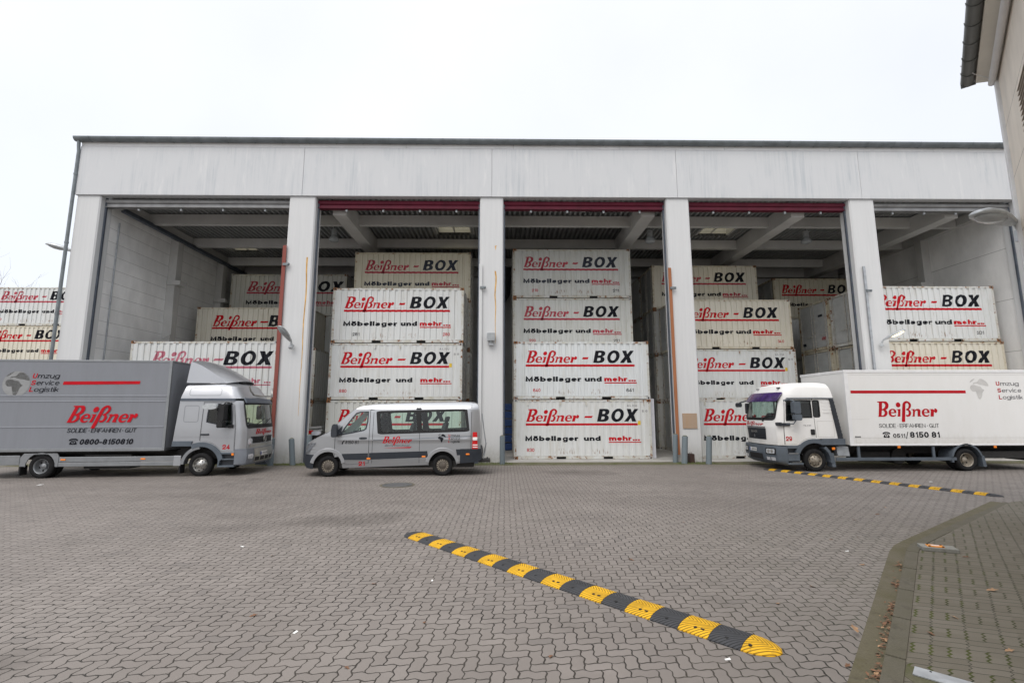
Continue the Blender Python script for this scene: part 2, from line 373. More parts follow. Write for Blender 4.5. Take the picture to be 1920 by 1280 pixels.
M['chrome'] = plain('bright metal', (.38, .375, .36), .3, .9, .1, 5)
M['under'] = plain('chassis grime', (.020, .019, .018), .85, 0, .3, 5)
M['glass'] = glass('vehicle glass', (.82, .94, .88)); M['glassm'] = glass('tinted windscreen', (.70, .85, .79)); M['glassd'] = glass('dark vehicle glass', (.58, .66, .64))
M['bumpgrey'] = plain('grey bumper paint', (.17, .185, .21), .45, .2, .1, 3); M['lens'] = plain('lamp lens', (.55, .57, .60), .12, .3, .15, 20)
M['amber'] = plain('amber lens', (.85, .22, .01), .3); M['redlens'] = plain('red lens', (.55, .01, .012), .25); M['whitelens'] = plain('white lens', (.75, .74, .72), .25)
M['violet'] = plain('violet visor', (.045, .022, .105), .2, 0, .35, 5)
M['seat'] = plain('seat fabric', (.03, .033, .04), .9)
M['plate'] = plain('number plate', (.75, .75, .73), .4); M['plateblue'] = plain('plate blue', (.02, .08, .40), .4)
M['beige'] = plain('beige wall panel', (.52, .455, .38), .75, 0, .06, 1.5)
M['soffit'] = plain('cream soffit', (.66, .63, .56), .6, 0, .05, 2)
M['whitetrim'] = plain('white corner trim', (.70, .70, .70), .5, 0, .06, 3)
M['slate_gutter'] = plain('dark grey gutter', (.115, .12, .115), .45, .3, .12, 3)
M['lampgrey'] = plain('lamp housing', (.42, .44, .45), .4, .4, .18, 8)
M['lampglass'] = plain('lamp bowl', (.34, .36, .37), .15, 0, .15, 6)
M['lit'] = emit('lit lamp', (1.0, .86, .55), 2.4)
M['skylite'] = glass('skylight sheet', (.62, .60, .50))
M['yellow'] = mat_chevron('yellow bump rubber', (.72, .40, .010)); M['bumpblack'] = mat_chevron('black bump rubber', (.050, .052, .057))
M['leaf'] = plain('dry leaf', (.17, .085, .045), .8, 0, .5, 14); M['leaf2'] = plain('pale dry leaf', (.33, .20, .11), .8, 0, .3, 14)
M['slab_grey'] = mat_moss_concrete('grey slab concrete', (.30, .295, .27), (.22, .22, .18), .4)
M['paper'] = plain('litter paper', (.72, .72, .70), .7)
M['bark'] = plain('bark', (.10, .085, .075), .9, 0, .3, 8)
M['orange'] = plain('orange marker plastic', (.85, .30, .02), .4)
M['steelplate'] = plain('steel cover plate', (.46, .48, .50), .45, .5, .25, 6)
M['iron'] = plain('cast iron', (.115, .117, .118), .55, .5, .25, 10)
M['wood'] = plain('wood', (.33, .20, .085), .7, 0, .3, 6); M['blue'] = plain('blue crate', (.02, .06, .20), .5)
M['grass'] = plain('grass blades', (.10, .14, .03), .7, 0, .4, 9)
M['globe_grey'] = plain('pale globe print', (.235, .24, .24), .5); M['globe_land'] = plain('globe land print', (.155, .155, .15), .5)
M['globe_whitebg'] = plain('globe land on white', (.52, .51, .49), .5)
M['brown'] = plain('brown plastic', (.045, .022, .018), .6)
M['duct'] = plain('dark duct', (.022, .026, .028), .5)
M['foil'] = plain('white foam sheet', (.66, .67, .72), .6)
M['txtgrey'] = plain('grey lettering', (.10, .10, .11), .5)

# ------------------------------------------------------------------ object helpers
def link(o, parent=None, loc=None, rot=None):
    COL.objects.link(o)
    if parent is not None: o.parent = parent
    if loc is not None: o.location = loc
    if rot is not None: o.rotation_euler = rot
    return o
def tag(o, label=None, cat=None, group=None, kind=None):
    if label: o['label'] = label
    if cat: o['category'] = cat
    if group: o['group'] = group
    if kind: o['kind'] = kind
    return o
def thing(name, label, cat, loc=(0, 0, 0), rz=0, group=None):
    o = bpy.data.objects.new(name, None); o.empty_display_size = .2
    link(o, None, loc, (0, 0, rz)); return tag(o, label, cat, group)
def copy_tree(o, parent=None):
    c = o.copy(); COL.objects.link(c)
    if parent is not None: c.parent = parent
    for ch in list(o.children): copy_tree(ch, c)
    return c
class MB:
    """collects shapes; build() links them as one mesh object"""
    def __init__(s): s.v = []; s.f = []; s.mi = []
    def add(s, vs, fs, mi=0):
        b = len(s.v); s.v += [tuple(p) for p in vs]; s.f += [[b + i for i in f] for f in fs]; s.mi += [mi] * len(fs); return s
    def box(s, x0, x1, y0, y1, z0, z1, mi=0):
        vs = [(x0, y0, z0), (x1, y0, z0), (x1, y1, z0), (x0, y1, z0), (x0, y0, z1), (x1, y0, z1), (x1, y1, z1), (x0, y1, z1)]
        return s.add(vs, [(0, 3, 2, 1), (4, 5, 6, 7), (0, 1, 5, 4), (1, 2, 6, 5), (2, 3, 7, 6), (3, 0, 4, 7)], mi)
    def prism(s, poly, axis, a0, a1, mi=0, poly2=None):
        """poly: 2D points; axis 'x': (y,z), 'y': (x,z), 'z': (x,y)"""
        def P(p, a): return {'x': (a, p[0], p[1]), 'y': (p[0], a, p[1]), 'z': (p[0], p[1], a)}[axis]
        n = len(poly); q = poly2 or poly
        vs = [P(p, a0) for p in poly] + [P(p, a1) for p in q]
        fs = [(i, (i + 1) % n, n + (i + 1) % n, n + i) for i in range(n)]
        tri = geometry.tessellate_polygon([[Vector((p[0], p[1], 0)) for p in poly]])
        fs += [tuple(t) for t in tri] + [tuple(n + i for i in reversed(t)) for t in tri]
        return s.add(vs, fs, mi)
    def cyl(s, p0, p1, r0, r1=None, n=12, mi=0, cap=True):
        p0, p1 = Vector(p0), Vector(p1); r1 = r0 if r1 is None else r1
        q = (p1 - p0).to_track_quat('Z', 'Y')
        vs = []
        for p, r in ((p0, r0), (p1, r1)):
            for i in range(n):
                a = 2 * math.pi * i / n
                vs.append(p + q @ Vector((r * math.cos(a), r * math.sin(a), 0)))
        fs = [(i, (i + 1) % n, n + (i + 1) % n, n + i) for i in range(n)]
        if cap: fs += [tuple(reversed(range(n))), tuple(range(n, 2 * n))]
        return s.add(vs, fs, mi)
    def tube(s, pts, r, n=8, mi=0):
        pts = [Vector(p) for p in pts]; rs = r if isinstance(r, (list, tuple)) else [r] * len(pts)
        base = len(s.v); prev = None
        for k, p in enumerate(pts):
            d = (pts[min(k + 1, len(pts) - 1)] - pts[max(k - 1, 0)]).normalized()
            if prev is None:
                u = d.orthogonal().normalized()
            else:
                u = (prev - d * prev.dot(d)).normalized()
            prev = u; vv = d.cross(u)
            for i in range(n):
                a = 2 * math.pi * i / n
                s.v.append(tuple(p + (u * math.cos(a) + vv * math.sin(a)) * rs[k]))
        for k in range(len(pts) - 1):
            for i in range(n):
                a, b = base + k * n + i, base + k * n + (i + 1) % n
                s.f.append([a, b, b + n, a + n]); s.mi.append(mi)
        s.f.append([base + i for i in reversed(range(n))]); s.mi.append(mi)
        e = base + (len(pts) - 1) * n
        s.f.append([e + i for i in range(n)]); s.mi.append(mi)
        return s
    def lathe(s, prof, c, axis='y', n=32, mi=0, a0=0, a1=2 * math.pi):
        """prof: (offset along axis, radius)"""
        base = len(s.v); m = len(prof); full = abs(a1 - a0 - 2 * math.pi) < 1e-6
        cnt = n if full else n + 1
        for i in range(cnt):
            a = a0 + (a1 - a0) * i / n; ca, sa = math.cos(a), math.sin(a)
            for t, r in prof:
                s.v.append({'y': (c[0] + r * ca, c[1] + t, c[2] + r * sa), 'z': (c[0] + r * ca, c[1] + r * sa, c[2] + t), 'x': (c[0] + t, c[1] + r * ca, c[2] + r * sa)}[axis])
        for i in range(n):
            i2 = (i + 1) % cnt
            for j in range(m - 1):
                s.f.append([base + i * m + j, base + i * m + j + 1, base + i2 * m + j + 1, base + i2 * m + j]); s.mi.append(mi)
        return s
    def build(s, name, mats, parent=None, smooth=None, bevel=0, loc=None, rot=None, link_it=True, weld=0):
        me = bpy.data.meshes.new(name); me.from_pydata(s.v, [], s.f)
        if not isinstance(mats, (list, tuple)): mats = [mats]
        for m in mats: me.materials.append(M[m] if isinstance(m, str) else m)
        for p, k in zip(me.polygons, s.mi): p.material_index = k
        bm = bmesh.new(); bm.from_mesh(me)
        if weld: bmesh.ops.remove_doubles(bm, verts=bm.verts, dist=weld)
        bmesh.ops.recalc_face_normals(bm, faces=bm.faces); bm.to_mesh(me); bm.free()
        if smooth is not None:
            for p in me.polygons: p.use_smooth = True
            me.set_sharp_from_angle(angle=R(smooth))
        o = bpy.data.objects.new(name, me)
        if link_it: link(o, parent, loc, rot)
        if bevel:
            b = o.modifiers.new('bevel', 'BEVEL'); b.width = bevel; b.segments = 2; b.limit_method = 'ANGLE'; b.angle_limit = R(40)
        return o

def spline(pts, per=5, closed=True):
    """Catmull-Rom through points; a point given as (x, y, 1) is a sharp corner"""
    n = len(pts); res = []
    P = [Vector(p[:2]) for p in pts]; C = [len(p) > 2 for p in pts]
    for i in range(n if closed else n - 1):
        a, b = P[i], P[(i + 1) % n]
        t0 = Vector((0, 0)) if False else ((b - P[i - 1]) * .5 if not C[i] and (closed or i > 0) else (b - a) * .6)
        nx = P[(i + 2) % n]
        t1 = ((nx - a) * .5 if not C[(i + 1) % n] and (closed or i < n - 2) else (b - a) * .6)
        for k in range(per):
            t = k / per; t2, t3 = t * t, t * t * t
            q = a * (2 * t3 - 3 * t2 + 1) + t0 * (t3 - 2 * t2 + t) + b * (-2 * t3 + 3 * t2) + t1 * (t3 - t2)
            res.append((q.x, q.y))
    if not closed: res.append(tuple(P[-1]))
    return res
def ellipse(cx, cy, rx, ry=None, n=24, a0=0, a1=360):
    ry = rx if ry is None else ry
    k = n if abs(a1 - a0) == 360 else n + 1
    return [(cx + rx * math.cos(R(a0 + (a1 - a0) * i / n)), cy + ry * math.sin(R(a0 + (a1 - a0) * i / n))) for i in range(k)]
def rrect(x0, y0, x1, y1, r, n=4):
    p = []
    for cx, cy, a in ((x1 - r, y1 - r, 0), (x0 + r, y1 - r, 90), (x0 + r, y0 + r, 180), (x1 - r, y0 + r, 270)):
        p += ellipse(cx, cy, r, r, n, a, a + 90)
    return p

# ---- flat shapes (lettering, panels with holes) that are cut along grid lines and laid on a surface
# a plain grotesque stroke alphabet: width, strokes; x 0..1 across the glyph, y in cap heights
def _el(cx, cy, rx, ry, a0=0, a1=360, n=18): return [(cx + rx * math.cos(R(a0 + (a1 - a0) * i / n)), cy + ry * math.sin(R(a0 + (a1 - a0) * i / n))) for i in range(n + 1)]
_oc = _el(.5, .36, .5, .36); _Oc = _el(.5, .5, .5, .5, 0, 360, 24)
_arch = [(0, .42), (.10, .60), (.34, .72), (.66, .72), (.90, .62), (1, .44), (1, 0)]
_sc = [(.96, .56), (.80, .70), (.48, .72), (.14, .68), (.05, .54), (.16, .42), (.5, .37), (.86, .30), (.98, .17), (.84, .03), (.5, 0), (.16, .03), (.0, .16)]
_SC = [(.97, .74), (.86, .92), (.5, 1), (.16, .93), (.04, .76), (.14, .60), (.5, .51), (.86, .42), (1, .25), (.87, .07), (.5, 0), (.14, .06), (0, .26)]
GL = {
 'a': (.54, [[(.05, .54), (.16, .68), (.45, .72), (.75, .69), (.88, .54), (.88, .12), (1, 0)], [(.88, .43), (.45, .39), (.12, .31), (.0, .17), (.12, .03), (.38, 0), (.70, .06), (.88, .22)]]),
 'b': (.57, [[(0, 1), (0, 0)], _oc]), 'd': (.57, [[(1, 1), (1, 0)], _oc]), 'o': (.57, [_oc]), 'c': (.53, [_el(.5, .36, .5, .36, 45, 315)]),
 'e': (.56, [[(.0, .37), (1, .37)], _el(.5, .36, .5, .36, 2, 318)]),
 'f': (.30, [[(.35, 0), (.35, .80), (.5, .97), (1, 1)], [(0, .70), (.95, .70)]]),
 'g': (.57, [_oc, [(1, .72), (1, -.08), (.86, -.24), (.5, -.27), (.12, -.22), (.02, -.12)]]),
 'h': (.54, [[(0, 1), (0, 0)], _arch]), 'i': (0, [[(0, .72), (0, 0)], [(0, 1.0), (0, .93)]]), 'l': (0, [[(0, 1), (0, 0)]]),
 'k': (.50, [[(0, 1), (0, 0)], [(.95, .72), (.06, .26)], [(.36, .42), (1, 0)]]),
 'm': (.86, [[(0, .72), (0, 0)], [(x * .5, y) for x, y in _arch], [(.5 + x * .5, y) for x, y in _arch]]),
 'n': (.53, [[(0, .72), (0, 0)], _arch]), 'r': (.32, [[(0, .72), (0, 0)], [(0, .40), (.22, .62), (.6, .71), (1, .71)]]),
 's': (.50, [_sc]), 't': (.28, [[(.4, .92), (.4, .14), (.6, .01), (1, 0)], [(0, .70), (1, .70)]]),
 'u': (.53, [[(1, .72), (1, 0)], [(1 - x, .72 - y) for x, y in _arch]]), 'v': (.54, [[(0, .72), (.5, 0), (1, .72)]]),
 'z': (.48, [[(0, .72), (1, .72), (0, 0), (1, 0)]]),
 'A': (.70, [[(0, 0), (.5, 1), (1, 0)], [(.18, .34), (.82, .34)]]), 'B': (.62, [[(0, 0), (0, 1), (.62, 1), (.92, .9), (.92, .62), (.62, .52), (0, .52)], [(.55, .52), (.86, .45), (1, .28), (.9, .07), (.6, 0), (0, 0)]]),
 'D': (.64, [[(0, 0), (0, 1), (.45, 1), (.8, .9), (1, .66), (1, .34), (.8, .1), (.45, 0), (0, 0)]]), 'E': (.56, [[(1, 1), (0, 1), (0, 0), (1, 0)], [(0, .52), (.93, .52)]]),
 'F': (.53, [[(1, 1), (0, 1), (0, 0)], [(0, .50), (.9, .50)]]), 'G': (.70, [_el(.5, .5, .5, .5, 42, 345, 22), [(.55, .46), (1, .46), (1, 0)]]),
 'H': (.62, [[(0, 1), (0, 0)], [(1, 1), (1, 0)], [(0, .52), (1, .52)]]), 'I': (0, [[(0, 1), (0, 0)]]), 'L': (.50, [[(0, 1), (0, 0), (1, 0)]]),
 'M': (.76, [[(0, 0), (0, 1), (.5, .06), (1, 1), (1, 0)]]), 'N': (.62, [[(0, 0), (0, 1), (1, 0), (1, 1)]]), 'O': (.74, [_Oc]),
 'R': (.62, [[(0, 0), (0, 1), (.65, 1), (.95, .9), (.95, .58), (.65, .48), (0, .48)], [(.6, .48), (.9, .40), (.97, 0)]]), 'S': (.62, [_SC]),
 'T': (.58, [[(0, 1), (1, 1)], [(.5, 1), (.5, 0)]]), 'U': (.60, [[(0, 1), (0, .3), (.12, .08), (.5, 0), (.88, .08), (1, .3), (1, 1)]]),
 '0': (.53, [_Oc]), '1': (.30, [[(0, .76), (.55, .82), (1, 1), (1, 0)]]), '2': (.53, [[(0, .70), (.08, .92), (.5, 1), (.9, .93), (.98, .72), (.85, .50), (.2, .18), (0, 0), (1, 0)]]),
 '3': (.53, [[(.02, .76), (.15, .95), (.5, 1), (.88, .92), (.95, .75), (.8, .56), (.4, .52)], [(.4, .52), (.86, .47), (1, .27), (.88, .06), (.5, 0), (.12, .06), (0, .24)]]),
 '4': (.56, [[(1, .24), (0, .24), (.72, 1), (.72, 0)]]), '5': (.53, [[(.92, 1), (.18, 1), (.06, .48), (.3, .62), (.65, .64), (.93, .52), (1, .32), (.88, .08), (.5, 0), (.14, .05), (0, .2)]]),
 '6': (.53, [_el(.5, .32, .5, .32), [(0, .32), (.03, .62), (.2, .92), (.5, 1), (.85, .94), (.96, .78)]]), '7': (.53, [[(0, 1), (1, 1), (.45, .4), (.3, 0)]]),
 '8': (.53, [_el(.5, .27, .5, .27), _el(.5, .77, .44, .23)]), '9': (.53, [_el(.5, .68, .5, .32), [(1, .68), (.97, .38), (.8, .08), (.5, 0), (.15, .06), (.04, .22)]]),
 '-': (.30, [[(0, .38), (1, .38)]]), '/': (.36, [[(0, -.08), (1, 1.04)]]), '.': (0, [[(0, .09), (0, 0)]]), '·': (0, [[(0, .55), (0, .42)]]), '!': (0, [[(0, 1), (0, .32)], [(0, .10), (0, 0)]]),
}
GL['ö'] = (.57, [_oc, [(.24, 1.0), (.24, .92)], [(.76, 1.0), (.76, .92)]]); GL['ü'] = (.53, GL['u'][1] + GL['ö'][1][1:])
def _ky(y, t):
    for (a, b), (c, d) in (((-.27, -.27 + t / 2), (0, t / 2)), ((0, t / 2), (.72, .72 - t / 2)), ((.72, .72 - t / 2), (1, 1 - t / 2)), ((1, 1 - t / 2), (1.1, 1.1 - t / 2))):
        if y <= c: return b + (d - b) * (y - a) / (c - a)
    return y
def stroke_poly(pts, t):
    n = len(pts); closed = (Vector(pts[0]) - Vector(pts[-1])).length < 1e-5
    P = [Vector(p) for p in pts]; L_, R_ = [], []
    for i in range(n):
        a = P[i - 1] if i > 0 else (P[-2] if closed else None); b = P[i + 1] if i < n - 1 else (P[1] if closed else None)
        d1 = (P[i] - a).normalized() if a is not None else (b - P[i]).normalized(); d2 = (b - P[i]).normalized() if b is not None else d1
        n1, n2 = Vector((-d1.y, d1.x)), Vector((-d2.y, d2.x)); m = n1 + n2
        m = n1 if m.length < .2 else m.normalized(); k = (t / 2) / max(.45, m.dot(n1))
        L_.append(P[i] + m * k); R_.append(P[i] - m * k)
    return L_, R_, closed
_txt = {}
def text_shape(body, t=.12, wide=1.0):
    """triangles of a line of text, cap height 1; each stroke carries its own small layer number"""
    k = (body, t, wide)
    if k in _txt: return _txt[k]
    x = 0.0; vs, fs = [], []
    for ch in body:
        if ch == ' ': x += .30; continue
        w_, strokes = GL[ch]; w_ = w_ * wide if w_ else 0
        for li, st in enumerate(strokes):
            if t > .155 and ch in 'aegs' : tt = t * .86
            else: tt = t
            pts = [(x + t / 2 + p[0] * max(0, w_ - t * .55), _ky(p[1], tt)) for p in st]
            q0, q1 = Vector(pts[0]), Vector(pts[-1])
            L_, R_, closed = stroke_poly(pts, tt)
            if not closed:   # run straight ends out to the glyph edge
                for E_, a, b in ((0, pts[0], pts[1]), (-1, pts[-1], pts[-2])):
                    d = (Vector(a) - Vector(b)).normalized()
                    if abs(d.x) < .3 or abs(d.y) < .02: L_[E_] = L_[E_] + d * tt / 2; R_[E_] = R_[E_] + d * tt / 2
            b0 = len(vs); n = len(pts)
            for i in range(n): vs += [(L_[i].x, L_[i].y, li), (R_[i].x, R_[i].y, li)]
            for i in range(n - 1): fs += [(b0 + 2 * i, b0 + 2 * i + 1, b0 + 2 * i + 3), (b0 + 2 * i, b0 + 2 * i + 3, b0 + 2 * i + 2)]
        x += (w_ + t * .45 if w_ else t) + .070
    _txt[k] = (vs, fs); return _txt[k]
class Flat:
    def __init__(s): s.v = []; s.f = []; s.mi = []
    def tris(s, vs, fs, mi):
        b = len(s.v); s.v += vs
        for f in fs:
            a = 0
            for i in range(len(f)):
                p, q = vs[f[i]], vs[f[(i + 1) % len(f)]]; a += p[0] * q[1] - q[0] * p[1]
            s.f.append([b + i for i in (f if a > 0 else reversed(f))]); s.mi.append(mi)
        return s
    def poly(s, outer, holes=(), mi=0):
        loops = [[Vector((p[0], p[1], 0)) for p in l] for l in (outer, *holes)]
        vs = [(p.x, p.y) for l in loops for p in l]
        return s.tris(vs, [tuple(t) for t in geometry.tessellate_polygon(loops)], mi)
    def rect(s, x0, y0, x1, y1, mi=0): return s.poly([(x0, y0), (x1, y0), (x1, y1), (x0, y1)], (), mi)
    def bar(s, x0, y0, x1, y1, w, mi=0):
        d = Vector((x1 - x0, y1 - y0)).normalized(); n = Vector((-d.y, d.x)) * w / 2
        return s.poly([(x0 + n.x, y0 + n.y), (x0 - n.x, y0 - n.y), (x1 - n.x, y1 - n.y), (x1 + n.x, y1 + n.y)], (), mi)
    def text(s, body, x0, x1, y0, y1, mi=0, bold=.12, shear=0.0):
        """lay a line of text so that its cap height spans y0..y1 and its width x0..x1"""
        vs, fs = text_shape(body, bold, 1.0); ky = y1 - y0
        lo, hi = min(p[0] for p in vs), max(p[0] for p in vs)
        kx = (x1 - x0 - shear * ky * (.72 if body[-1].islower() else 1)) / (hi - lo)
        return s.tris([(x0 + (x - lo) * kx + shear * y * ky, y0 + y * ky, l) for x, y, l in vs], fs, mi)
    def build(s, name, fn, mats, parent=None, us=(), vs=(), smooth=None, both=None, solid=0):
        bm = bmesh.new()
        V = [bm.verts.new((p[0], p[1], p[2] if len(p) > 2 else 0)) for p in s.v]
        for f, m in zip(s.f, s.mi):
            try: bm.faces.new([V[i] for i in f]).material_index = m
            except ValueError: pass
        for u in us: bmesh.ops.bisect_plane(bm, geom=bm.verts[:] + bm.edges[:] + bm.faces[:], dist=1e-5, plane_co=(u, 0, 0), plane_no=(1, 0, 0))
        for v in vs: bmesh.ops.bisect_plane(bm, geom=bm.verts[:] + bm.edges[:] + bm.faces[:], dist=1e-5, plane_co=(0, v, 0), plane_no=(0, 1, 0))
        if both:
            dup = bmesh.ops.duplicate(bm, geom=bm.verts[:] + bm.edges[:] + bm.faces[:])
            dv = {g for g in dup['geom'] if isinstance(g, bmesh.types.BMVert)}
            df = [g for g in dup['geom'] if isinstance(g, bmesh.types.BMFace)]
            for v in bm.verts: v.co = Vector(both(v.co.x, v.co.y)) if v in dv else Vector(fn(v.co.x, v.co.y))
            bmesh.ops.reverse_faces(bm, faces=df)
        else:
            lay = [v.co.z for v in bm.verts]
            for v in bm.verts: v.co = Vector(fn(v.co.x, v.co.y))
            if any(lay):
                bm.normal_update()
                for v, l in zip(bm.verts, lay): v.co += v.normal * l * .0006
        me = bpy.data.meshes.new(name); bm.to_mesh(me); bm.free()
        if not isinstance(mats, (list, tuple)): mats = [mats]
        for m in mats: me.materials.append(M[m] if isinstance(m, str) else m)
        if smooth is not None:
            for p in me.polygons: p.use_smooth = True
            me.set_sharp_from_angle(angle=R(smooth))
        o = bpy.data.objects.new(name, me); link(o, parent)
        if solid:
            so_ = o.modifiers.new('solid', 'SOLIDIFY'); so_.thickness = solid; so_.offset = -1
        return o

# ---- the company word mark, drawn as outlines (unit: cap height 1, baseline 0)
def _g(pts): return [((p[0] - 190) / 365.0, (520 - p[1]) / 365.0, *p[2:]) for p in pts]
_B = _g([(190,158,1),(380,155),(430,175),(458,220),(460,265),(440,315),(405,345),(376,358,1),(405,378),(422,420),(412,465),(380,500),(330,520),(185,522,1),(200,460),(228,205),(212,185),(190,178,1)])
_Bh1 = _g([(308,190,1),(345,196),(375,225),(378,265),(355,305),(322,330),(292,340,1)])
_Bh2 = _g([(285,370,1),(320,370),(345,400),(350,435),(330,470),(300,489),(268,492,1)])
_E = _g([(636,435,1),(505,435,1),(515,470),(545,488),(580,487),(610,472,1),(628,482,1),(600,510),(545,523),(490,510),(455,475),(444,425),(458,378),(495,345),(545,332),(600,342),(632,372),(638,410)])
_Eh = _g([(505,412,1),(512,385),(535,362),(560,360),(580,380),(585,412,1)])
_I = _g([(648,343,1),(748,338,1),(728,516,1),(648,516,1),(666,492),(680,368),(648,360,1)])
_SZ = _g([(750,645,1),(800,260),(825,195),(865,160),(915,148),(965,165),(1005,205),(1015,250),(1000,300),(965,340),(950,352,1),(985,375),(1000,420),(990,470),(965,505),(925,522),(885,515),(862,495,1),(882,472,1),(915,478),(935,450),(938,400),(920,375),(882,362,1),(886,337,1),(930,315),(950,280),(955,240),(940,205),(915,195),(885,220),(875,260),(832,645,1)])
_N = _g([(1012,345,1),(1096,338,1),(1090,368,1),(1130,342),(1180,335),(1222,352),(1235,390),(1222,480),(1246,500,1),(1240,516,1),(1150,516,1),(1160,400),(1145,375),(1115,385),(1095,415),(1082,516,1),(1008,516,1),(1033,490),(1046,370),(1012,362,1)])
_RR = _g([(1460,343,1),(1545,338,1),(1552,362,1),(1572,350),(1585,405,1),(1562,418),(1548,516,1),(1470,516,1),(1487,370),(1460,360,1)])
def wordmark(fl, x0, x1, y0, y1, mi, shear=0.0):
    """the red 'Beißner' word mark; x0..x1 its width, y0..y1 its cap height"""
    H = y1 - y0; K = (x1 - x0 - shear * H * .7) / ((1650 - 185) / 365.0)
    def T(pts): return [(x0 + K * (p[0] + .0137) + shear * H * p[1], y0 + H * p[1]) for p in pts]
    sp = lambda g: T(spline(g, 4))
    dE = [((p[0] + 817 / 365.0), p[1], *p[2:]) for p in _E]; dEh = [((p[0] + 817 / 365.0), p[1], *p[2:]) for p in _Eh]
    fl.poly(sp(_B), (sp(_Bh1), sp(_Bh2)), mi); fl.poly(sp(_E), (sp(_Eh),), mi); fl.poly(sp(_I), (), mi)
    fl.poly(sp(_SZ), (), mi); fl.poly(sp(_N), (), mi); fl.poly(sp(dE), (sp(dEh),), mi); fl.poly(sp(_RR), (), mi)
    fl.poly(T(ellipse(507 / 365.0, 280 / 365.0, 58 / 365.0, 60 / 365.0, 18)), (), mi)
    # ball of the r: only the part right of its arm, so nothing overlaps
    fl.poly(T([p for p in ellipse(1410 / 365.0, 142 / 365.0, 52 / 365.0, 52 / 365.0, 26) if p[0] > (1572 - 190) / 365.0]), (), mi)
def heavy_box(fl, x0, x1, y0, y1, mi, shear=.22):
    H = y1 - y0; W = x1 - x0 - shear * H
    def T(pts, ox, sx): return [(x0 + W * (ox + sx * p[0]) + shear * H * p[1], y0 + H * p[1]) for p in pts]
    B = spline([(0,0,1),(.62,0),(.84,.05),(.97,.17),(.97,.34),(.86,.46),(.74,.515,1),(.84,.56),(.93,.67),(.92,.83),(.80,.95),(.62,1),(0,1,1)], 4)
    h1 = spline([(.33,.17,1),(.52,.17),(.60,.22),(.60,.35),(.52,.40),(.33,.40,1)], 3); h2 = spline([(.33,.61,1),(.50,.61),(.57,.65),(.57,.77),(.50,.82),(.33,.82,1)], 3)
    fl.poly(T(B, 0, .285), (T(h1, 0, .285), T(h2, 0, .285)), mi)
    fl.poly(T(ellipse(.5, .5, .5, .53, 32), .335, .315), (T(ellipse(.5, .5, .225, .31, 24), .335, .315),), mi)
    X = [(0,0),(.34,0),(.50,.28),(.64,0),(1,0),(.70,.5),(.98,1),(.66,1),(.50,.72),(.36,1),(.02,1),(.30,.5)]
    fl.poly(T(X, .685, .315), (), mi)
def globe(fl, cx, cy, r, mi_sea, mi_land, land_only=False):
    if not land_only: fl.poly(ellipse(cx, cy, r, r, 36), (), mi_sea)
    S = lambda q: [(cx + x * r, cy + y * r) for x, y in spline(q, 3)]
    af = [(-.72,.28),(-.45,.36),(-.1,.26),(.18,.2),(.3,.0),(.48,-.1),(.28,-.35),(.22,-.62),(.05,-.9),(-.12,-.86),(-.24,-.5),(-.32,-.22),(-.6,-.2),(-.78,.02)]
    eu = [(-.5,.42),(-.2,.52),(.1,.40),(.45,.36),(.9,.25),(.86,.5),(.6,.78),(.25,.92),(.05,.8),(-.1,.62),(-.4,.56)]
    gl = [(-.78,.56),(-.5,.72),(-.25,.95),(-.6,.8)]
    for q in (af, eu, gl): fl.poly(S(q), (), mi_land)

# ================================================================== ground
def sheet(name, poly, z, m, kind='structure', thick=None):
    mb = MB()
    if thick: mb.prism(poly, 'z', z - thick, z)
    else:
        tri = geometry.tessellate_polygon([[Vector((p[0], p[1], 0)) for p in poly]])
        mb.add([(p[0], p[1], z) for p in poly], tri)
    o = mb.build(name, m); o['kind'] = kind
    if not thick:
        for p in o.data.polygons:
            if p.normal.z < 0: p.flip()
    return o
sheet('ground', [(-300, -60), (300, -60), (300, 400), (-300, 400)], 0.0, 'paving')
# concrete floor of the hall and the mossy strip in front of it
sheet('hall_floor', [(-17.6, 20.25), (22.9, 20.25), (22.9, 32.0), (-17.6, 32.0)], 0.008, 'floor')
sheet('mossy_ground', [(-19.5, 19.32), (24.0, 19.12), (24.0, 20.25), (-19.5, 20.25)], 0.004, 'moss_strip')
# kerb line with its drain slabs, and the raised pavement behind it
def off_line(pts, d):
    res = []
    for i, p in enumerate(pts):
        p = Vector(p)
        ds = []
        if i > 0: ds.append((p - Vector(pts[i - 1])).normalized())
        if i < len(pts) - 1: ds.append((Vector(pts[i + 1]) - p).normalized())
        ns = [Vector((q.y, -q.x)) for q in ds]; n = sum(ns, Vector((0, 0))).normalized()
        res.append(tuple(p + n * d / max(.4, n.dot(ns[0]))))
    return res
KL = [(-2.3, -1.5), (5.78, 7.53), (6.12, 7.86), (6.52, 8.15), (11.3, 11.45)]
a0, a1, a2 = KL, off_line(KL, .20), off_line(KL, .34)
sheet('paved_strip', a0 + a1[::-1], 0.004, 'gutter_slab')
kerb = thing('kerb', 'low mossy concrete kerb edging the pavement on the right', 'kerb')
for seg in range(len(KL) - 1):
    P, Q, P2, Q2 = Vector(a1[seg]), Vector(a1[seg + 1]), Vector(a2[seg]), Vector(a2[seg + 1])
    L = (Q - P).length; n = max(1, int(L / 1.0))
    for i in range(n):
        t0, t1 = i / n + .0012, (i + 1) / n - .0012
        mb = MB(); mb.prism([tuple(P.lerp(Q, t0)), tuple(P.lerp(Q, t1)), tuple(P2.lerp(Q2, t1)), tuple(P2.lerp(Q2, t0))], 'z', -.05, .055 if seg < len(KL) - 2 else .055 - .04 * (i + .5) / n)
        mb.build('kerb_stone', 'kerb', kerb, bevel=.008)
sheet('pavement', a2 + [(16.0, 12.2), (16.0, -1.5)], 0.045, 'pavement', thick=.09)

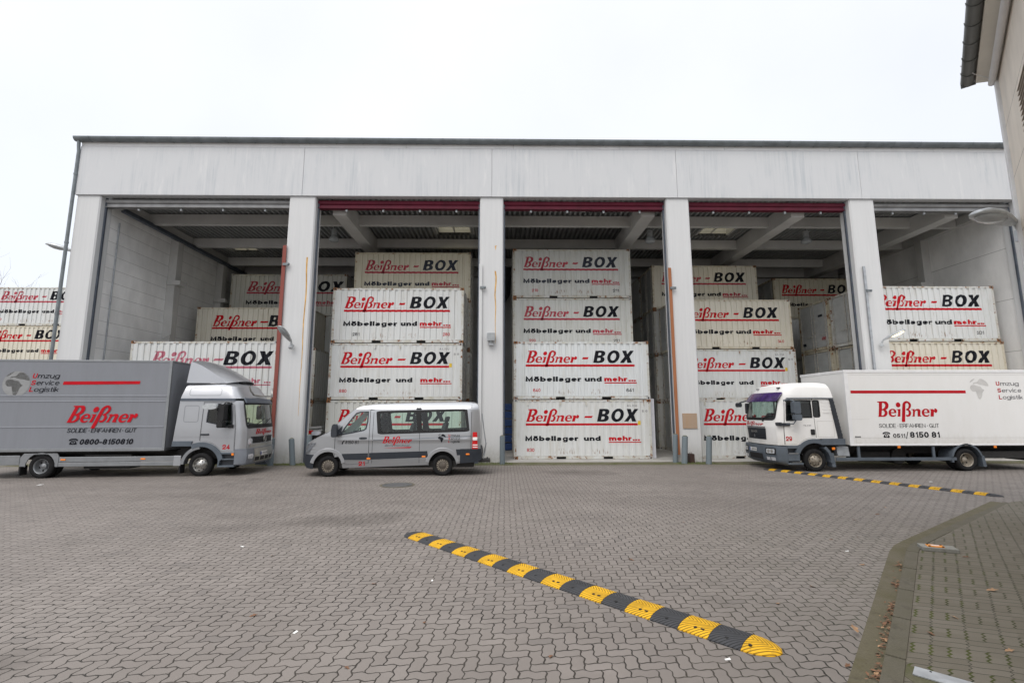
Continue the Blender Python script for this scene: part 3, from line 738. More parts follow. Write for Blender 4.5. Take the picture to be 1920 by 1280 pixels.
# ================================================================== storage hall
hall = thing('storage_hall', 'long pale concrete storage hall with five tall open bays', 'hall', (2.6, 20.2, 0))
def hp(mb, name, m, **k):
    o = mb.build(name, m, hall, **k); o.matrix_parent_inverse = Matrix.Translation((-2.6, -20.2, 0)); return o
PX = [(-18.62, -17.58), (-9.42, -8.27), (-1.08, -.05), (7.15, 8.18), (15.37, 16.50), (22.9, 24.0)]
for x0, x1 in PX:
    c = .05
    mb = MB(); mb.prism([(x0, 20.2 + c), (x0 + c, 20.2), (x1 - c, 20.2), (x1, 20.2 + c), (x1, 20.85), (x0, 20.85)], 'z', 0, 11.40)
    hp(mb, 'pillar', 'pillar')
joints = [-18.66, -8.86, -.56, 7.67, 15.93, 24.2]
for a, b in zip(joints[:-1], joints[1:]):
    mb = MB(); mb.box(a + .005, b - .005, 20.13, 20.45, 11.41, 13.66); hp(mb, 'fascia_panel', 'facade', bevel=.012)
mb = MB(); mb.box(-18.6, 24.1, 20.2, 20.40, 11.45, 13.6); hp(mb, 'fascia_backing', 'backwall')
for i in range(9):
    a, b = -18.66 + 4.764 * i, -18.66 + 4.764 * (i + 1)
    mb = MB(); mb.box(a + .006, b - .006, 20.16, 20.45, 13.68, 13.90); hp(mb, 'coping_board', 'whitetrim')
# gutter with joints
mb = MB()
prof = [(20.17 + .15 * math.cos(R(t)) - .13, 14.0 + .17 * math.sin(R(t))) for t in range(180, 361, 20)]
prof += [(p[0] * .985 + .3026, p[1] + .012) for p in reversed([(20.17 + .135 * math.cos(R(t)) - .13, 14.0 + .155 * math.sin(R(t))) for t in range(180, 361, 20)])]
gp = [(20.04 + .16 * math.cos(R(t)), 14.0 + .17 * math.sin(R(t))) for t in range(180, 361, 15)]
gp += [(20.04 + .148 * math.cos(R(t)), 14.0 + .158 * math.sin(R(t))) for t in range(360, 179, -15)]
mb.prism(gp, 'x', -18.85, 24.3)
for i in range(36):
    x = -18.2 + i * 1.19
    mb.prism([(20.04 + .172 * math.cos(R(t)), 13.998 + .182 * math.sin(R(t))) for t in range(180, 361, 15)] + [(20.04 + .15 * math.cos(R(t)), 13.998 + .16 * math.sin(R(t))) for t in range(360, 179, -15)], 'x', x, x + .03)
hp(mb, 'roof_gutter', 'zinc', smooth=40)
mb = MB(); mb.box(-18.8, 24.3, 20.22, 32.3, 13.9, 14.02)
# roof skin: front strip only, the low roof lies behind the parapet
mb = MB(); mb.box(-18.8, 24.3, 20.21, 20.9, 13.91, 13.99); hp(mb, 'parapet_cap', 'zinc')
mb = MB(); mb.tube([(-18.70, 20.04, 13.9), (-18.70, 20.06, 13.65), (-18.70, 20.10, 13.4), (-18.70, 20.10, .05)], .065, 12)
for z in (12.3, 9.2, 6.1, 3.0): mb.cyl((-18.70, 20.10, z), (-18.70, 20.10, z + .07), .08, n=12)
hp(mb, 'downpipe', 'zinc', smooth=40)
# walls
mb = MB(); mb.box(-18.60, -17.62, 20.852, 32.3, 0, 13.6); hp(mb, 'side_wall', 'inwall')
mb = MB(); mb.box(22.95, 24.0, 20.852, 32.3, 0, 13.6); hp(mb, 'side_wall', 'inwall_large')
mb = MB(); mb.box(-17.62, 22.95, 32.0, 32.3, 0, 13.6); hp(mb, 'back_wall', 'backwall')
mb = MB(); mb.box(-17.62, 22.95, 20.5, 20.84, 11.7, 13.6); hp(mb, 'lintel', 'backwall')
# inner wall columns with corbels
for xw, s in ((-17.62, 1), (22.95, -1)):
    for y in (25.0, 29.1):
        mb = MB(); x = sorted((xw, xw + s * .42)); mb.box(x[0], x[1], y - .22, y + .22, 0, 11.2)
        hp(mb, 'wall_column', 'concrete', bevel=.02)
        mb = MB(); x = sorted((xw + s * .05, xw + s * .72)); mb.box(x[0], x[1], y - .30, y + .30, 8.6, 8.85); hp(mb, 'corbel', 'concrete', bevel=.015)
    mb = MB(); x = sorted((xw, xw + s * .30)); mb.box(x[0], x[1], 20.9, 32.0, 11.2, 11.62); hp(mb, 'wall_beam', 'concrete')
mb = MB(); mb.tube([(-17.58, 21.35, 10.6), (-17.58, 21.35, 5.9)], .03, 8); mb.tube([(-17.58, 21.35, 5.9), (-17.58, 21.35, 1.0)], .03, 8); hp(mb, 'wall_conduit', 'zinc_light')
mb = MB(); mb.box(-17.25, -17.05, 20.95, 31.9, 10.95, 11.05); mb.tube([(-17.15, 20.95, 11.12), (-17.15, 31.9, 11.12)], .05, 8); hp(mb, 'cable_tray', 'rail')
mb = MB(); mb.tube([(-17.2, 24.75, 8.55), (-17.12, 24.72, 6.0), (-17.5, 24.5, 5.6), (-17.55, 24.4, 2.0)], .025, 6); hp(mb, 'wall_conduit', 'concrete')
# back wall posts
for x in (-13.2, -9.0, -4.9, -.6, 3.6, 7.8, 12.0, 16.2, 20.4):
    mb = MB(); mb.box(x - .2, x + .2, 31.72, 32.0, 0, 11.2); hp(mb, 'wall_column', 'concrete')
# roof frame
for y in (22.75, 26.05, 29.45):
    mb = MB(); mb.prism([(y, 11.12), (y + .22, 11.12), (y + .30, 11.62), (y - .02, 11.62)], 'x', -17.3, 22.6); hp(mb, 'purlin', 'concrete')
mb = MB(); mb.box(-17.3, 22.6, 31.4, 31.7, 11.0, 11.62); hp(mb, 'purlin', 'concrete')
for x in (-7.45, -.45, 6.55, 13.45, 20.6):
    mb = MB(); mb.prism([(x - .30, 10.85), (x + .30, 10.85), (x + .34, 11.60), (x - .34, 11.60)], 'y', 20.9, 32.0); hp(mb, 'girder', 'concrete')
# trapezoid deck with skylight openings
SKY = [(-3.6, -1.9, 24.2, 25.5), (4.0, 5.6, 21.5, 22.4), (10.7, 12.25, 24.2, 25.5), (-10.0, -8.2, 21.5, 22.4), (18.2, 19.4, 21.5, 22.4), (-16.4, -14.9, 27.4, 28.6)]
mb = MB(); ys = sorted({20.3, 32.0} | {q for s in SKY for q in s[2:]})
x = -17.6
while x < 22.95:
    for y0, y1 in zip(ys[:-1], ys[1:]):
        if any(s[0] - .2 < x < s[1] and s[2] - .01 <= y0 and y1 <= s[3] + .01 for s in SKY): continue
        p = [(x, 11.80), (x + .05, 11.66), (x + .125, 11.66), (x + .175, 11.80), (x + .25, 11.80)]
        vs = [(a, y0, z) for a, z in p] + [(a, y1, z) for a, z in p]
        mb.add(vs, [(i, i + 1, 6 + i, 5 + i) for i in range(4)])
    x += .25
hp(mb, 'roof_deck', 'deck', weld=.001)
for s in SKY:
    mb = MB()
    for f in ((s[0] - .25, s[0] - .05, s[2], s[3]), (s[1] + .05, s[1] + .25, s[2], s[3])): mb.box(f[0], f[1], f[2], f[3], 11.70, 12.2)
    mb.box(s[0] - .25, s[1] + .25, s[2] - .05, s[2], 11.81, 12.2); mb.box(s[0] - .25, s[1] + .25, s[3], s[3] + .05, 11.81, 12.2)
    mb.box((s[0] + s[1]) / 2 - .04, (s[0] + s[1]) / 2 + .04, s[2], s[3], 11.84, 11.9)
    hp(mb, 'skylight_curb', 'concrete')
for s in SKY:
    mb = MB(); mb.box(s[0] - .04, s[1] + .04, s[2] + .01, s[3] - .01, 12.05, 12.06); hp(mb, 'skylight', 'skylite')
# above-deck lid keeps stray light out between deck and skylights
mb = MB(); xs = [-18.5, 23.9]
cells = []
ylv = sorted({20.86, 32.28} | {s[2] - .05 for s in SKY} | {s[3] + .05 for s in SKY})
for y0, y1 in zip(ylv[:-1], ylv[1:]):
    hol = sorted((s[0] - .25, s[1] + .25) for s in SKY if s[2] - .06 <= y0 and y1 <= s[3] + .06)
    x = -18.5
    for h0, h1 in hol: mb.box(x, h0, y0, y1, 11.90, 12.0); x = h1
    mb.box(x, 23.9, y0, y1, 11.90, 12.0)
hp(mb, 'roof_insulation', 'roofing')
# rolled up door curtains and guide rails
for k in range(5):
    x0, x1 = PX[k][1] + .01, PX[k + 1][0] - .01; m = 'maroon' if 1 <= k <= 3 else 'curtain'
    mb = MB(); mb.cyl((x0, 20.55, 11.26), (x1, 20.55, 11.26), .115, n=20); mb.box(x0, x1, 20.47, 20.52, 11.02, 11.13)
    mb.box(x0, x1, 20.60, 20.68, 10.98, 11.40)
    hp(mb, 'roller_door', m, smooth=40)
    mb = MB(); mb.box(x0, x1, 20.44, 20.54, 10.985, 11.015); hp(mb, 'door_bottom_bar', 'curtain' if k in (0, 4) else 'maroon')
    for i in range(4):
        xx = x0 + (x1 - x0) * (i + .75) / 4.4; mb = MB(); mb.box(xx - .04, xx + .04, 20.56, 20.66, 10.88, 10.98); hp(mb, 'door_bracket', 'lampgrey')
    for xr in (x0, x1 - .06):
        mb = MB(); mb.box(xr, xr + .06, 20.46, 20.54, .01, 11.4); hp(mb, 'guide_rail', 'rail')

# rust streaks that run down the pillar fronts
for x, z0, z1 in ((-8.47, 1.9, 8.65), (-.385, 4.9, 8.06), (-.385, 9.0, 9.2)):
    fl = Flat(); pts = []
    for i in range(13):
        t = i / 12; pts.append((x + .03 * math.sin(i * 1.3 + x) * (1 - t), z1 + (z0 - z1) * t, .028 * (1 - t) + .006))
    fl.poly([(a - b_, c) for a, c, b_ in pts] + [(a + b_, c) for a, c, b_ in reversed(pts)], (), 0)
    o = fl.build('rust_streak', lambda u, v: (u, 20.1975, v), 'rust', hall); o.matrix_parent_inverse = Matrix.Translation((-2.6, -20.2, 0))
fl = Flat(); fl.poly([(5.55, 12.55), (5.60, 12.55), (5.585, 11.75), (5.57, 11.75)], (), 0)

# ================================================================== things on the pillars
def flat_post(name, x, y, z0, z1, wd, m, label, cat, zclip, lean=0):
    t = thing(name, label, cat, (x, y, z0), 0, 'guard rails on the pillars')
    mb = MB(); mb.prism([(-wd / 2, 0), (wd / 2, 0), (wd / 2, .03), (wd / 2 - .02, .03), (wd / 2 - .02, .08), (-wd / 2 + .02, .08), (-wd / 2 + .02, .03), (-wd / 2, .03)], 'z', 0, z1 - z0)
    mb.build('post', m, t)
    mb = MB(); mb.box(-.02, wd + .10, -.05, .02, zclip - z0 - .05, zclip - z0 + .05); mb.cyl((wd + .06, -.09, zclip - z0), (wd + .06, .0, zclip - z0), .03, n=8); mb.build('clamp', 'zinc', t)
    return t
flat_post('guard_rail', -9.44, 20.10, .30, 9.15, .15, 'railred', 'tall red oxide steel rail on the pillar beside the silver truck', 'rail', 8.3)
flat_post('guard_rail', 7.14, 20.10, .30, 8.2, .13, 'railorange', 'tall orange rusted steel rail on the pillar with the brown plate', 'rail', 7.3)
flat_post('guard_rail', -1.02, 20.10, .30, 8.35, .13, 'pillar', 'white painted steel rail on the pillar behind the van rear', 'rail', 7.3)
flat_post('guard_rail', 15.66, 20.10, .30, 8.3, .09, 'zinc_light', 'slim grey steel rail on the pillar with the lit lamp', 'rail', 7.2)
o = MB().box(7.40, 8.0, 20.17, 20.197, 1.36, 1.98).build('wall_plate', mat_facade('brown hardboard', (.36, .27, .20), 4, .3, (.40, .24, .11)), None)
tag(o, 'square brownish plate fixed low on the pillar front', 'plate')

def bollard(x, y, h, r, label, lean=0):
    t = thing('bollard', label, 'bollard', (x, y, .0), 0, 'steel bollards guarding the pillars')
    mb = MB(); mb.lathe([(0, r), (h - .015, r), (h, r - .02), (h + .012, 0)], (0, 0, 0), 'z', 20)
    mb.build('tube', 'bollard', t, smooth=40)
    mb = MB(); mb.lathe([(h + .004, r - .02), (h + .03, r * .5), (h + .038, 0)], (0, 0, 0), 'z', 16); mb.build('concrete_fill', 'moss_strip', t, smooth=50)
    t.rotation_euler = (0, lean, 0)
BH = 1.09
bollard(-8.30, 19.55, 1.02, .105, 'leaning steel bollard in front of the pillar between truck and van', R(-6))
bollard(-7.92, 20.1, 1.14, .10, 'steel bollard just behind the van bonnet')
bollard(-.08, 19.62, 1.1, .105, 'steel bollard behind the van rear at the middle pillar')
bollard(6.97, 20.05, 1.13, .10, 'steel bollard at the inner left edge of the orange rail pillar', R(2))
bollard(7.17, 19.6, 1.08, .115, 'scuffed steel bollard at the foot of the orange rail', R(4))
bollard(8.07, 19.42, 1.08, .11, 'steel bollard right of the brown plate pillar', R(4))
bollard(-9.10, 19.4, 1.05, .11, 'steel bollard partly hidden by the silver truck front')
mb = MB(); mb.prism(rrect(-.10, 0, .10, .36, .03), 'y', -.16, .16); mb.tube([(-.05, 0, .36), (-.05, 0, .40), (.05, 0, .40), (.05, 0, .36)], .008, 6)
tag(mb.build('jerry_can', 'brown', None, loc=(7.58, 19.98, .004), bevel=.02), 'small dark brown canister beside the scuffed bollard', 'canister')
for x, lab in ((-9.72, 'dark steel base guard left of the red rail pillar'), (-1.32, 'dark steel base guard behind the van tail')):
    t = thing('base_guard', lab, 'guard', (x, 19.95, .0))
    mb = MB(); mb.prism([(-.16, 0), (.26, 0), (.26, .12), (-.04, .42), (-.16, .42)], 'y', -.18, .18); mb.build('wedge', 'rail', t, bevel=.01)
    mb = MB(); mb.tube([(.2, .12, .1), (.28, .12, .55), (.28, .12, .95), (.12, .0, 1.02)], .02, 6); mb.build('brace', 'rail', t)
    mb = MB(); mb.prism([(0, .78), (.28, .98), (.28, 1.03), (.02, .92)], 'y', -.15, .15); mb.build('arm', 'rail', t)

def wall_lamp(loc, yaw, label, k=1.0, lit=False, pitch=-8, face=None):
    """elongated street lamp head on a short bracket; local +x points out along the head"""
    t = thing('wall_lamp', label, 'lamp', loc, 0, 'outdoor lamps on the walls')
    t.rotation_euler = (0, R(pitch), yaw); t.scale = (k, k, k)
    mb = MB(); mb.box(-.30, -.20, -.07, .07, -.24, -.08); mb.cyl((-.25, 0, -.12), (-.10, 0, .0), .035, n=10); mb.build('bracket', 'lampgrey', t)
    st = [(-.10, .05, .02, -.03), (.02, .085, .05, -.03), (.18, .13, .085, -.02), (.38, .165, .10, -.01), (.56, .15, .08, -.005), (.66, .10, .045, 0), (.70, .03, .015, 0)]
    mb = MB(); n = 12; rows = []
    for x, wd, up_, dn in st:
        rows.append([(x, wd * math.cos(math.pi * i / n), up_ * math.sin(math.pi * i / n)) for i in range(n + 1)] + [(x, -wd * .9, dn - .01), (x, wd * .9, dn - .01)])
    m_ = len(rows[0])
    for r_ in rows: mb.v += r_
    for a in range(len(rows) - 1):
        for i in range(m_): mb.f.append([a * m_ + i, a * m_ + (i + 1) % m_, (a + 1) * m_ + (i + 1) % m_, (a + 1) * m_ + i]); mb.mi.append(0)
    mb.f.append(list(range(m_))); mb.mi.append(0); mb.f.append([(len(rows) - 1) * m_ + i for i in range(m_)]); mb.mi.append(0)
    mb.build('housing', 'lampgrey', t, smooth=50)
    mb = MB(); n = 12; rows = []
    for x, wd, dp in ((.16, .02, .005), (.20, .09, .03), (.32, .135, .055), (.46, .135, .055), (.58, .09, .03), (.63, .02, .005)):
        rows.append([(x, wd * math.cos(math.pi + math.pi * i / n), -.022 + dp * math.sin(math.pi + math.pi * i / n)) for i in range(n + 1)])
    m_ = n + 1
    for r_ in rows: mb.v += r_
    for a in range(len(rows) - 1):
        for i in range(n): mb.f.append([a * m_ + i, a * m_ + i + 1, (a + 1) * m_ + i + 1, (a + 1) * m_ + i]); mb.mi.append(0)
    mb.build('diffuser', 'lit' if lit else 'lampglass', t, smooth=60)
    return t
wall_lamp((-8.90, 19.92, 5.05), R(-110), 'dark dusty lamp head on the pillar with the red rail', 1.1, pitch=-36)
wall_lamp((16.16, 19.95, 5.10), R(-38), 'glowing lamp on the pillar above the white truck', 1.05, True, pitch=-24)
wall_lamp((-18.92, 20.6, 9.05), R(-165), 'lamp poking out beside the hall corner downpipe', 1.35, pitch=-12)
t = thing('flood_light', 'small square floodlight on the pillar above the van', 'lamp', (-.56, 20.0, 5.15), 0, 'outdoor lamps on the walls')
mb = MB(); mb.prism([(-.10, .16), (.02, .20), (.16, .14), (.16, -.14), (-.08, -.14)], 'x', -.17, .17); mb.build('housing', 'lampgrey', t, bevel=.02)
mb = MB(); mb.prism([(-.085, -.155), (-.115, .155), (-.10, .155), (-.07, -.155)], 'x', -.15, .15); mb.build('front_glass', 'lampglass', t)
mb = MB(); mb.cyl((0, .1, -.14), (0, .12, -.27), .05, n=10); mb.box(-.09, .09, .02, .19, -.33, -.27); mb.build('bracket', 'lampgrey', t)

# hall pendants, exhaust ducts
def pendant(x, y, z, label):
    t = thing('pendant_lamp', label, 'lamp', (x, y, z), 0, 'bell lamps hanging in the hall')
    mb = MB(); mb.cyl((0, 0, .42), (0, 0, 11.70 - z), .012, n=6); mb.build('cable', 'darkplast', t)
    mb = MB(); mb.lathe([(.12, .0), (.12, .13), (.42, .13), (.44, 0)], (0, 0, 0), 'z', 14); mb.build('gear_box', 'lampgrey', t, smooth=40)
    mb = MB(); mb.lathe([(.14, .08), (.05, .16), (-.06, .235), (-.16, .25), (-.20, .19), (-.22, 0)], (0, 0, 0), 'z', 20); mb.build('lamp_shade', 'lampglass', t, smooth=60)
pendant(-8.6, 23.5, 10.75, 'bell lamp hanging in the second bay from the left')
pendant(7.42, 23.5, 10.75, 'bell lamp hanging at the right edge of the middle bay')
pendant(15.45, 23.5, 10.75, 'bell lamp hanging in the fourth bay')
def duct(pts, r, label):
    mb = MB(); q = spline([(p[0], p[1]) for p in pts], 1, False)
    mb.tube(pts, r, 12); tag(mb.build('exhaust_duct', 'duct', None, smooth=40), label, 'duct', 'dark ducts on the hall back wall')
duct([(-14.0, 30.6, 11.3), (-14.0, 30.6, 10.9), (-14.0, 30.6, 10.2), (-14.25, 30.5, 9.7), (-14.8, 30.4, 9.5)], .28, 'dark elbow duct above the containers in the left bay')
duct([(.15, 30.4, 11.2), (.15, 30.4, 10.4), (.13, 30.3, 9.6), (-.1, 30.3, 9.2), (-.5, 30.3, 9.05)], .28, 'dark curved duct left of the tall middle stack')
duct([(20.2, 30.6, 10.0), (19.7, 30.6, 10.2), (19.0, 30.6, 10.3), (18.7, 30.6, 10.0), (18.6, 30.6, 9.4)], .28, 'dark bent duct in the far right corner of the hall')

# ================================================================== storage containers
CD = 2.438
_cache = {}
def prof_pts(L, typ):
    """(x, depth) break points of the corrugated long side"""
    p = .2764; n = int((L - .26) / p); x = (L - n * p) / 2; pts = [(.10, .012), (x, .012)]
    for i in range(n):
        if typ == 'F': seq = ((.104, .012), (.118, .050), (.224, .050), (.238, .012))
        else: seq = ((.060, .012), (.105, .030), (.190, .030), (.235, .012))
        pts += [(x + a, d) for a, d in seq]; x += p
    pts += [(x, .012), (L - .10, .012)]
    return [q for i, q in enumerate(pts) if i == 0 or q[0] - pts[i - 1][0] > 1e-4]
def prof_fn(L, typ):
    pts = prof_pts(L, typ)
    def f(u):
        if u <= pts[0][0]: return pts[0][1]
        lo, hi = 0, len(pts) - 1
        if u >= pts[-1][0]: return pts[-1][1]
        while hi - lo > 1:
            m = (lo + hi) // 2
            if pts[m][0] <= u: lo = m
            else: hi = m
        a, b = pts[lo], pts[hi]; return a[1] + (b[1] - a[1]) * (u - a[0]) / (b[0] - a[0])
    return f, [q[0] for q in pts]
def cached(key, fn):
    if key not in _cache: _cache[key] = fn()
    return _cache[key]
def inst(me, name, parent, tint=None, loc=None, rot=None):
    o = bpy.data.objects.new(name, me); link(o, parent, loc, rot)
    if tint: o.color = (*tint, 1)
    return o
def take(o):
    me = o.data; bpy.data.objects.remove(o); return me
def end_ribs(mb, x, H, s):
    """corrugated short end at x, facing s"""
    pts = []; y = .11; p = .2764; n = 8; y0 = (CD - n * p) / 2
    pts = [(.10, .015)]
    for i in range(n): pts += [(y0 + i * p + a, d) for a, d in ((.03, .015), (.07, .045), (.17, .045), (.21, .015))]
    pts += [(CD - .10, .015)]
    vs = [(x - s * d, y, .16) for y, d in pts] + [(x - s * d, y, H - .11) for y, d in pts]; k = len(pts)
    mb.add(vs, [(i, i + 1, k + i + 1, k + i) for i in range(k - 1)])
def walls_mesh(L, H, typ, le, re):
    mb = MB(); pts = prof_pts(L, typ); k = len(pts)
    vs = [(x, d, .15) for x, d in pts] + [(x, d, H - .10) for x, d in pts]
    mb.add(vs, [(i, i + 1, k + i + 1, k + i) for i in range(k - 1)])
    mb.add([(.1, CD - .02, .15), (L - .1, CD - .02, .15), (L - .1, CD - .02, H - .1), (.1, CD - .02, H - .1)], [(0, 1, 2, 3)])
    mb.add([(.05, .05, H - .03), (L - .05, .05, H - .03), (L - .05, CD - .05, H - .03), (.05, CD - .05, H - .03)], [(0, 1, 2, 3)])
    mb.add([(.05, .05, .13), (L - .05, .05, .13), (L - .05, CD - .05, .13), (.05, CD - .05, .13)], [(0, 1, 2, 3)])
    if le == 'wall': end_ribs(mb, 0, H, -1)
    if re == 'wall': end_ribs(mb, L, H, 1)
    return take(mb.build('w', 'cont', None, link_it=False))
def frame_mesh(L, H):
    mb = MB(); P = .10
    for x in (.004, L - P - .004):
        for y in (.004, CD - P - .004): mb.box(x, x + P, y, y + P, .11, H - .11)
    for y in (.006, CD - .086):
        mb.box(.12, L - .12, y, y + .08, H - .105, H - .025)
        for a, b in ((.17, .306 * L), (.375 * L, .645 * L), (.714 * L, L - .17)): mb.box(a, b, y, y + .09, .015, .145)
        for a, b in ((.306 * L, .375 * L), (.645 * L, .714 * L)): mb.box(a, b, y, y + .09, .118, .1455)
    for x in (.006, L - .096):
        mb.box(x, x + .09, .12, CD - .12, .015, .15); mb.box(x, x + .09, .12, CD - .12, H - .105, H - .01)
    for a, b in ((.306 * L, .375 * L), (.645 * L, .714 * L)): mb.box(a + .004, b - .004, .10, .14, .02, .117, 1)
    return take(mb.build('f', ['frame', 'black'], None, link_it=False))
def cast_mesh():
    mb = MB(); mb.box(0, .178, 0, .162, 0, .118)
    mb.prism(ellipse(.089, .06, .032, .040, 10), 'y', -.0015, .02, 1); mb.prism(ellipse(.081, .06, .030, .036, 10), 'x', -.0015, .02, 1)
    mb.prism(ellipse(.081, .06, .030, .036, 10), 'x', .158, .1795, 1)
    return take(mb.build('c', ['casting', 'black'], None, link_it=False))
def door_mesh(H):
    mb = MB(); y1 = (CD - .24) / 2 - .008; z0, z1 = 0, H - .30
    mb.box(.0, .05, 0, y1, z0, z1)
    for z in (.26, .48, .72): mb.box(-.006, .0, .06, y1 - .06, z1 * z, z1 * z + .02)
    return take(mb.build('d', ['doorp'], None, link_it=False))
def rod_mesh(H):
    mb = MB(); mb.cyl((0, 0, -.10), (0, 0, H - .22), .020, n=8)
    for z in (.02, .75, 1.45, H - .40): mb.box(-.03, .03, -.045, .045, z, z + .07)
    mb.tube([(-.03, 0, .62), (-.05, .1, .60), (-.05, .36, .60)], .014, 6)
    return take(mb.build('r', ['rod'], None, link_it=False))
def lettering_mesh(L, H, typ, style, fade):
    fl = Flat(); R_, D_ = 0, 1
    k = L / 6.058; X = lambda a: a * k
    if style == 'S':
        wordmark(fl, X(.53), X(2.90), 1.62, 2.17, R_, .18); fl.poly([(X(3.09), 1.78), (X(3.42), 1.78), (X(3.49), 1.865), (X(3.14), 1.865)], (), R_)
        heavy_box(fl, X(3.66), X(5.52), 1.62, 2.17, D_); fl.rect(X(.52), 1.452, X(5.45), 1.545, R_)
        fl.text('Möbellager', X(.49), X(2.81), .79, 1.005, D_, .255); fl.text('und', X(3.06), X(3.80), .79, 1.0, D_, .255)
        fl.text('mehr', X(4.15), X(5.16), .79, 1.0, R_, .255); fl.text('...', X(5.2), X(5.52), .79, 1.0, R_, .255)
        fl.rect(X(4.15), .705, X(5.58), .748, R_)
    elif style == 'F':
        wordmark(fl, X(.55), X(2.86), 1.62, 2.17, R_, .18); fl.poly([(X(3.05), 1.78), (X(3.31), 1.78), (X(3.36), 1.875), (X(3.1), 1.875)], (), R_)
        heavy_box(fl, X(3.55), X(5.42), 1.62, 2.17, D_); fl.rect(X(.53), 1.45, X(5.42), 1.55, R_)
        fl.text('Möbellager', X(.52), X(3.0), .79, 1.01, D_, .255); fl.text('und', X(3.16), X(3.92), .79, 1.01, D_, .255)
        fl.text('mehr', X(4.02), X(5.06), .79, 1.01, R_, .255); fl.text('...', X(5.12), X(5.45), .79, 1.01, R_, .255)
        fl.rect(X(4.04), .70, X(5.48), .75, R_)
    else:
        wordmark(fl, X(.86), X(3.30), 1.52, 2.14, R_, .255); fl.poly([(X(3.40), 1.71), (X(3.80), 1.71), (X(3.87), 1.81), (X(3.46), 1.81)], (), R_)
        heavy_box(fl, X(3.84), X(5.92), 1.52, 2.14, D_); fl.rect(X(.84), 1.37, X(5.85), 1.47, R_)
        fl.text('Möbellager', X(.82), X(3.26), .72, .95, D_, .255); fl.text('und', X(3.5), X(4.2), .72, .95, D_, .255)
        fl.text('mehr', X(4.45), X(5.42), .72, .95, R_, .255); fl.text('...', X(5.56), X(5.84), .72, .95, R_, .255)
        fl.rect(X(4.45), .62, X(5.85), .67, R_)
    f, us = prof_fn(L, typ)
    return take(fl.build('l', lambda u, v: (u, f(u) - .003, v), (['redp', 'dark'] if fade == 3 else ['redf', 'darkf'] if fade == 2 else ['redf', 'dark'] if fade else ['red', 'dark']), None, us))
FR = 'steel storage containers'
def container(x, y, z, label, L=6.058, H=2.591, typ='F', style='F', fade=0, tint=(.62, .63, .61), nums=(), le='door', re='wall', tabs=False, rz=0, hidden=False, small=False):
    t = thing('storage_container', label, 'container', (x, y, z), rz, FR)
    ft = scl(tint, .96)
    if hidden:
        inst(cached(('w', L, H, typ, 'wall', 'wall'), lambda: walls_mesh(L, H, typ, 'wall', 'wall')), 'wall_panels', t, tint)
        inst(cached(('f', L, H), lambda: frame_mesh(L, H)), 'frame', t, ft); return t
    inst(cached(('w', L, H, typ, le, re), lambda: walls_mesh(L, H, typ, le, re)), 'wall_panels', t, tint)
    inst(cached(('f', L, H), lambda: frame_mesh(L, H)), 'frame', t, ft)
    cm = cached('cast', cast_mesh)
    for cx in (-.003, L - .175):
        for cy in (-.003, CD - .159):
            for cz in (0.0, H - .119): inst(cm, 'corner_casting', t, scl(tint, .75), (cx, cy, cz))
    for side, kind in ((0, le), (1, re)):
        if kind != 'door': continue
        for j in range(2):
            yb = .12 if j == 0 else CD / 2 + .004
            if side == 0: d = inst(cached(('d', H), lambda: door_mesh(H)), 'door', t, None, (.02, yb, .17))
            else: d = inst(cached(('d', H), lambda: door_mesh(H)), 'door', t, None, (L - .02, yb + (CD - .24) / 2 - .008, .17), (0, 0, math.pi))
            for yy in (.10, .98) : inst(cached(('r', H), lambda: rod_mesh(H)), 'locking_rod', d, None, (-.03, yy, .0))
    if style: inst(cached(('l', L, H, typ, style, fade), lambda: lettering_mesh(L, H, typ, style, fade)), 'lettering', t)
    f, us = prof_fn(L, typ)
    if nums:
        for s, nx, c in nums:
            fl = Flat(); fl.text(s, nx * L / 6.058, nx * L / 6.058 + .11 * len(s), .33, .48, c, .15)
            fl.build('number_marking', lambda u, v: (u, f(u) - .003, v), ['red', 'dark'], t, us)
    if tabs:
        mb = MB()
        for a in (.62, 2.05, 3.2, 4.34, 5.76): mb.box(a - .035, a + .035, -.012, .03, H - .235, H - .10); mb.prism([(-.03, H - .26), (.03, H - .26), (.03, H - .235), (-.012, H - .235)], 'x', a - .02, a + .02)
        mb.build('lashing_hook', 'frame', t).color = (*tint, 1)
        fl = Flat()
        fl.text('A L N U', 5.0, 5.45, 2.27, 2.36, 0, .14); fl.text('S 0', 5.66, 5.90, 2.03, 2.12, 0, .14)
        fl.build('stencil_marking', lambda u, v: (u, f(u) - .0045, v), ['txtgrey'], t, us)
        fl = Flat(); fl.rect(5.46, 1.47, 5.58, 1.65); fl.build('yellow_label', lambda u, v: (u, f(u) - .005, v), ['yellow_tag'], t, us)
    return t
H_ = 2.591
W1, W2, CR, CR2, GR = (.585, .60, .595), (.54, .55, .525), (.60, .57, .485), (.56, .525, .42), (.55, .56, .54)
# left bay: four rows one behind the other
container(-16.5, 21.4, H_, 'container with faded pink lettering above the silver truck roof', L=6.45, typ='F', style='T', fade=3, tint=W1, le='wall', tabs=False)
container(-16.3, 21.4, 0, 'yellowish container between silver truck cab and red rail pillar', typ='F', style=None, tint=CR2, le='wall')
container(-15.4, 23.86, H_, 'grey ribbed container behind the faded pink lettered one', typ='F', style='F', tint=GR, le='wall')
container(-15.4, 23.86, 0, 'dark shaded bottom container behind the panel stack', typ='F', style='F', tint=GR, le='wall')
container(-16.9, 26.32, 2 * H_, 'container with tight dark red lettering behind the red rail pillar', L=6.15, style='T', tint=CR, le='wall')
container(-16.9, 26.32, H_, 'container just under the dark red lettered one of the left bay', L=6.15, style='T', tint=CR, le='wall')
container(-16.9, 26.32, 0, 'lowest container under the dark red lettered one of the left bay', L=6.15, le='wall', hidden=True)
